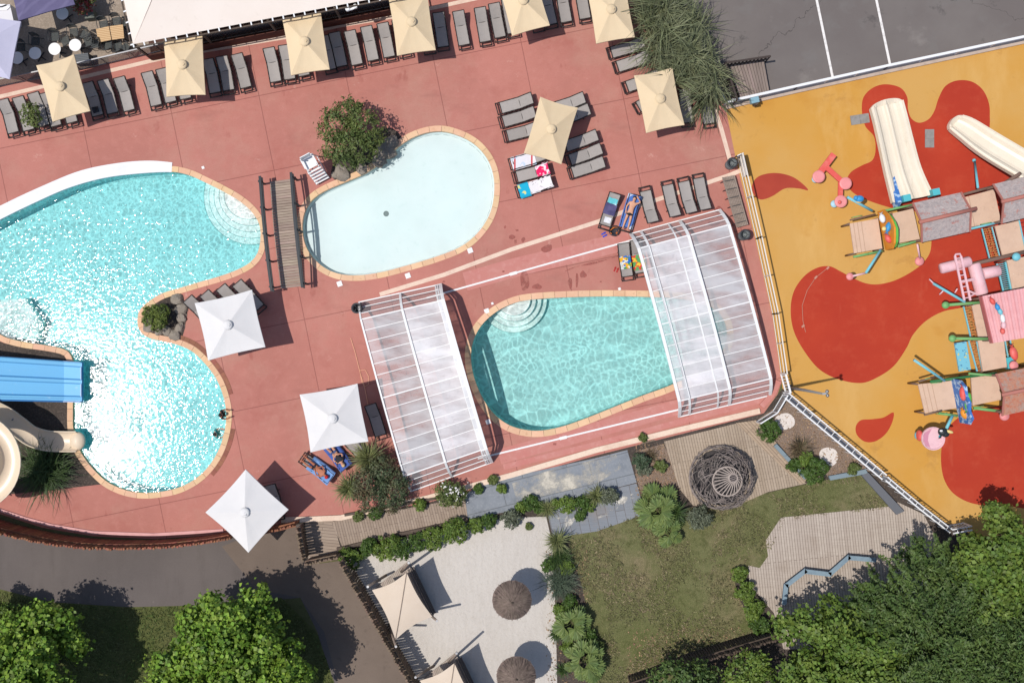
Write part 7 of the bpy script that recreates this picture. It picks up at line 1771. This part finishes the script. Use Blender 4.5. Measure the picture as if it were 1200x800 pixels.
def on_lng(part, shift, z=.36):
    M = LW[lidx(part)]; return M @ Matrix.LocRotScale(Vector((shift, 0, z)), Matrix.Rotation(math.pi, 3, 'Z'), None)
person('sunbather in black trunks lying face up on a blue striped towel', on_lng('blue striped towel', -.06), lying(.38, True, .10), m_skin, m_hair_d, shorts=m_blk)
person('bather in a dark shirt with fair hair reclining on a royal blue towel', on_lng('dark shirted', -.02), lying(.40, False, .11, .22), m_skin, m_hair_b, 'long', shorts=m_bluecloth, top=m_blk)
person('tanned bather in a red cap reclining on a pale blue towel', on_lng('red capped', .0), lying(.40, False, .11, .18), m_skin2, m_hair_d, shorts=m_blk, cap=m_cap)
# two people in the big pool: one standing at the edge, one leaning back with an arm along it
def standing(z0): 
    J = dict(pelvis=(0, 0, z0), chest=(0.02, 0, z0 + .40), neck=(.03, 0, z0 + .54), head=(.05, 0, z0 + .69), sh_l=(.02, -.18, z0 + .46), sh_r=(.02, .18, z0 + .46), el_l=(.2, -.26, z0 + .3), wr_l=(.38, -.2, z0 + .42), el_r=(.2, .26, z0 + .3), wr_r=(.38, .2, z0 + .42),
             hip_l=(0, -.09, z0 - .05), hip_r=(0, .09, z0 - .05), kn_l=(.04, -.11, z0 - .28), kn_r=(.04, .11, z0 - .28), an_l=(-.16, -.11, z0 - .46), an_r=(-.16, .11, z0 - .46), toe_l=(-.02, -.12, z0 - .5), toe_r=(-.02, .12, z0 - .5)); J['face'] = (1, 0, .1); return J
p = G(263.5, 485.5, 0); person('dark long haired swimmer standing at the pool edge by the coping', Matrix.LocRotScale(Vector((p.x - .14, p.y, -.1)), Matrix.Rotation(.1, 3, 'Z'), None), standing(-.1), m_skin2, m_hair_d, 'long', shorts=m_blk, top=m_blk)
p = G(252, 508.5, 0); person('dark haired swimmer in teal at the pool edge below the other one', Matrix.LocRotScale(Vector((p.x, p.y, -.42)), Matrix.Rotation(.2, 3, 'Z'), None), standing(-.1), m_skin, m_hair_d, 'long', shorts=m_teal, top=m_teal)
# churned foam under the waterfall and at the slide ends
mfoam = mat('white foam', S(236, 242, 242), .6, alpha=dict(t='noise', s=3.2, d=6, r=.75, lo=.42, hi=.7, a0=.05, a1=.7))
for (cx, cy, rx, ry, sd) in ((128, 497, 1.2, .8, 2), (14, 374, 1.25, 1.05, 1)):
    c = G(cx, cy, -.1); mb = MB()
    mb.grid(lambda u, v: (c.x + rx * u * math.cos(v * 6.2832) * (1 + .2 * noise.noise(Vector((math.cos(v * 6.28) * 2, math.sin(v * 6.28) * 2, sd)))), c.y + ry * u * math.sin(v * 6.2832), -.095 + .03 * abs(noise.noise(Vector((u * 5, v * 20, sd)))) * (1 - u)), 10, 40)
    obj('foam', mb, mfoam, kind='stuff')

# ------------------------------------------------------------------ camera, sun, sky
cam = bpy.data.cameras.new('Camera'); cam.sensor_width = 36; cam.lens = 36 * H / (1200 / PPM); cam.clip_end = 600
co = bpy.data.objects.new('Camera', cam); COL.objects.link(co); co.location = (0, 0, H); co.rotation_euler = (0, 0, 0); sc.camera = co
ELEV, AZ = 67.0, R(11.5)
d = Vector((math.cos(AZ) * math.cos(R(ELEV)), math.sin(AZ) * math.cos(R(ELEV)), -math.sin(R(ELEV))))
sun = bpy.data.lights.new('Sun', 'SUN'); sun.energy = 3.85; sun.angle = R(.53); sun.color = (1, .955, .89)
so = bpy.data.objects.new('Sun', sun); COL.objects.link(so); so.rotation_euler = d.to_track_quat('-Z', 'Y').to_euler(); so.location = (-20, -6, 50)
w = bpy.data.worlds.new('World'); sc.world = w; w.use_nodes = True; nt = w.node_tree
bg = nt.nodes.get('Background') or nt.nodes.new('ShaderNodeBackground'); sky = nt.nodes.new('ShaderNodeTexSky'); sky.sky_type = 'NISHITA'; sky.sun_disc = False
sky.sun_elevation = R(ELEV); sky.sun_rotation = math.atan2(-d.x, -d.y); sky.altitude = 50; sky.air_density = 1.0; sky.dust_density = 1.2
nt.links.new(sky.outputs[0], bg.inputs[0]); bg.inputs[1].default_value = .115
sc.view_settings.view_transform = 'Standard'; sc.view_settings.look = 'None'; sc.view_settings.exposure = 0.05; sc.view_settings.gamma = 1
sc.view_settings.use_curve_mapping = False
sc.cycles.transparent_max_bounces = 16; sc.cycles.max_bounces = 8
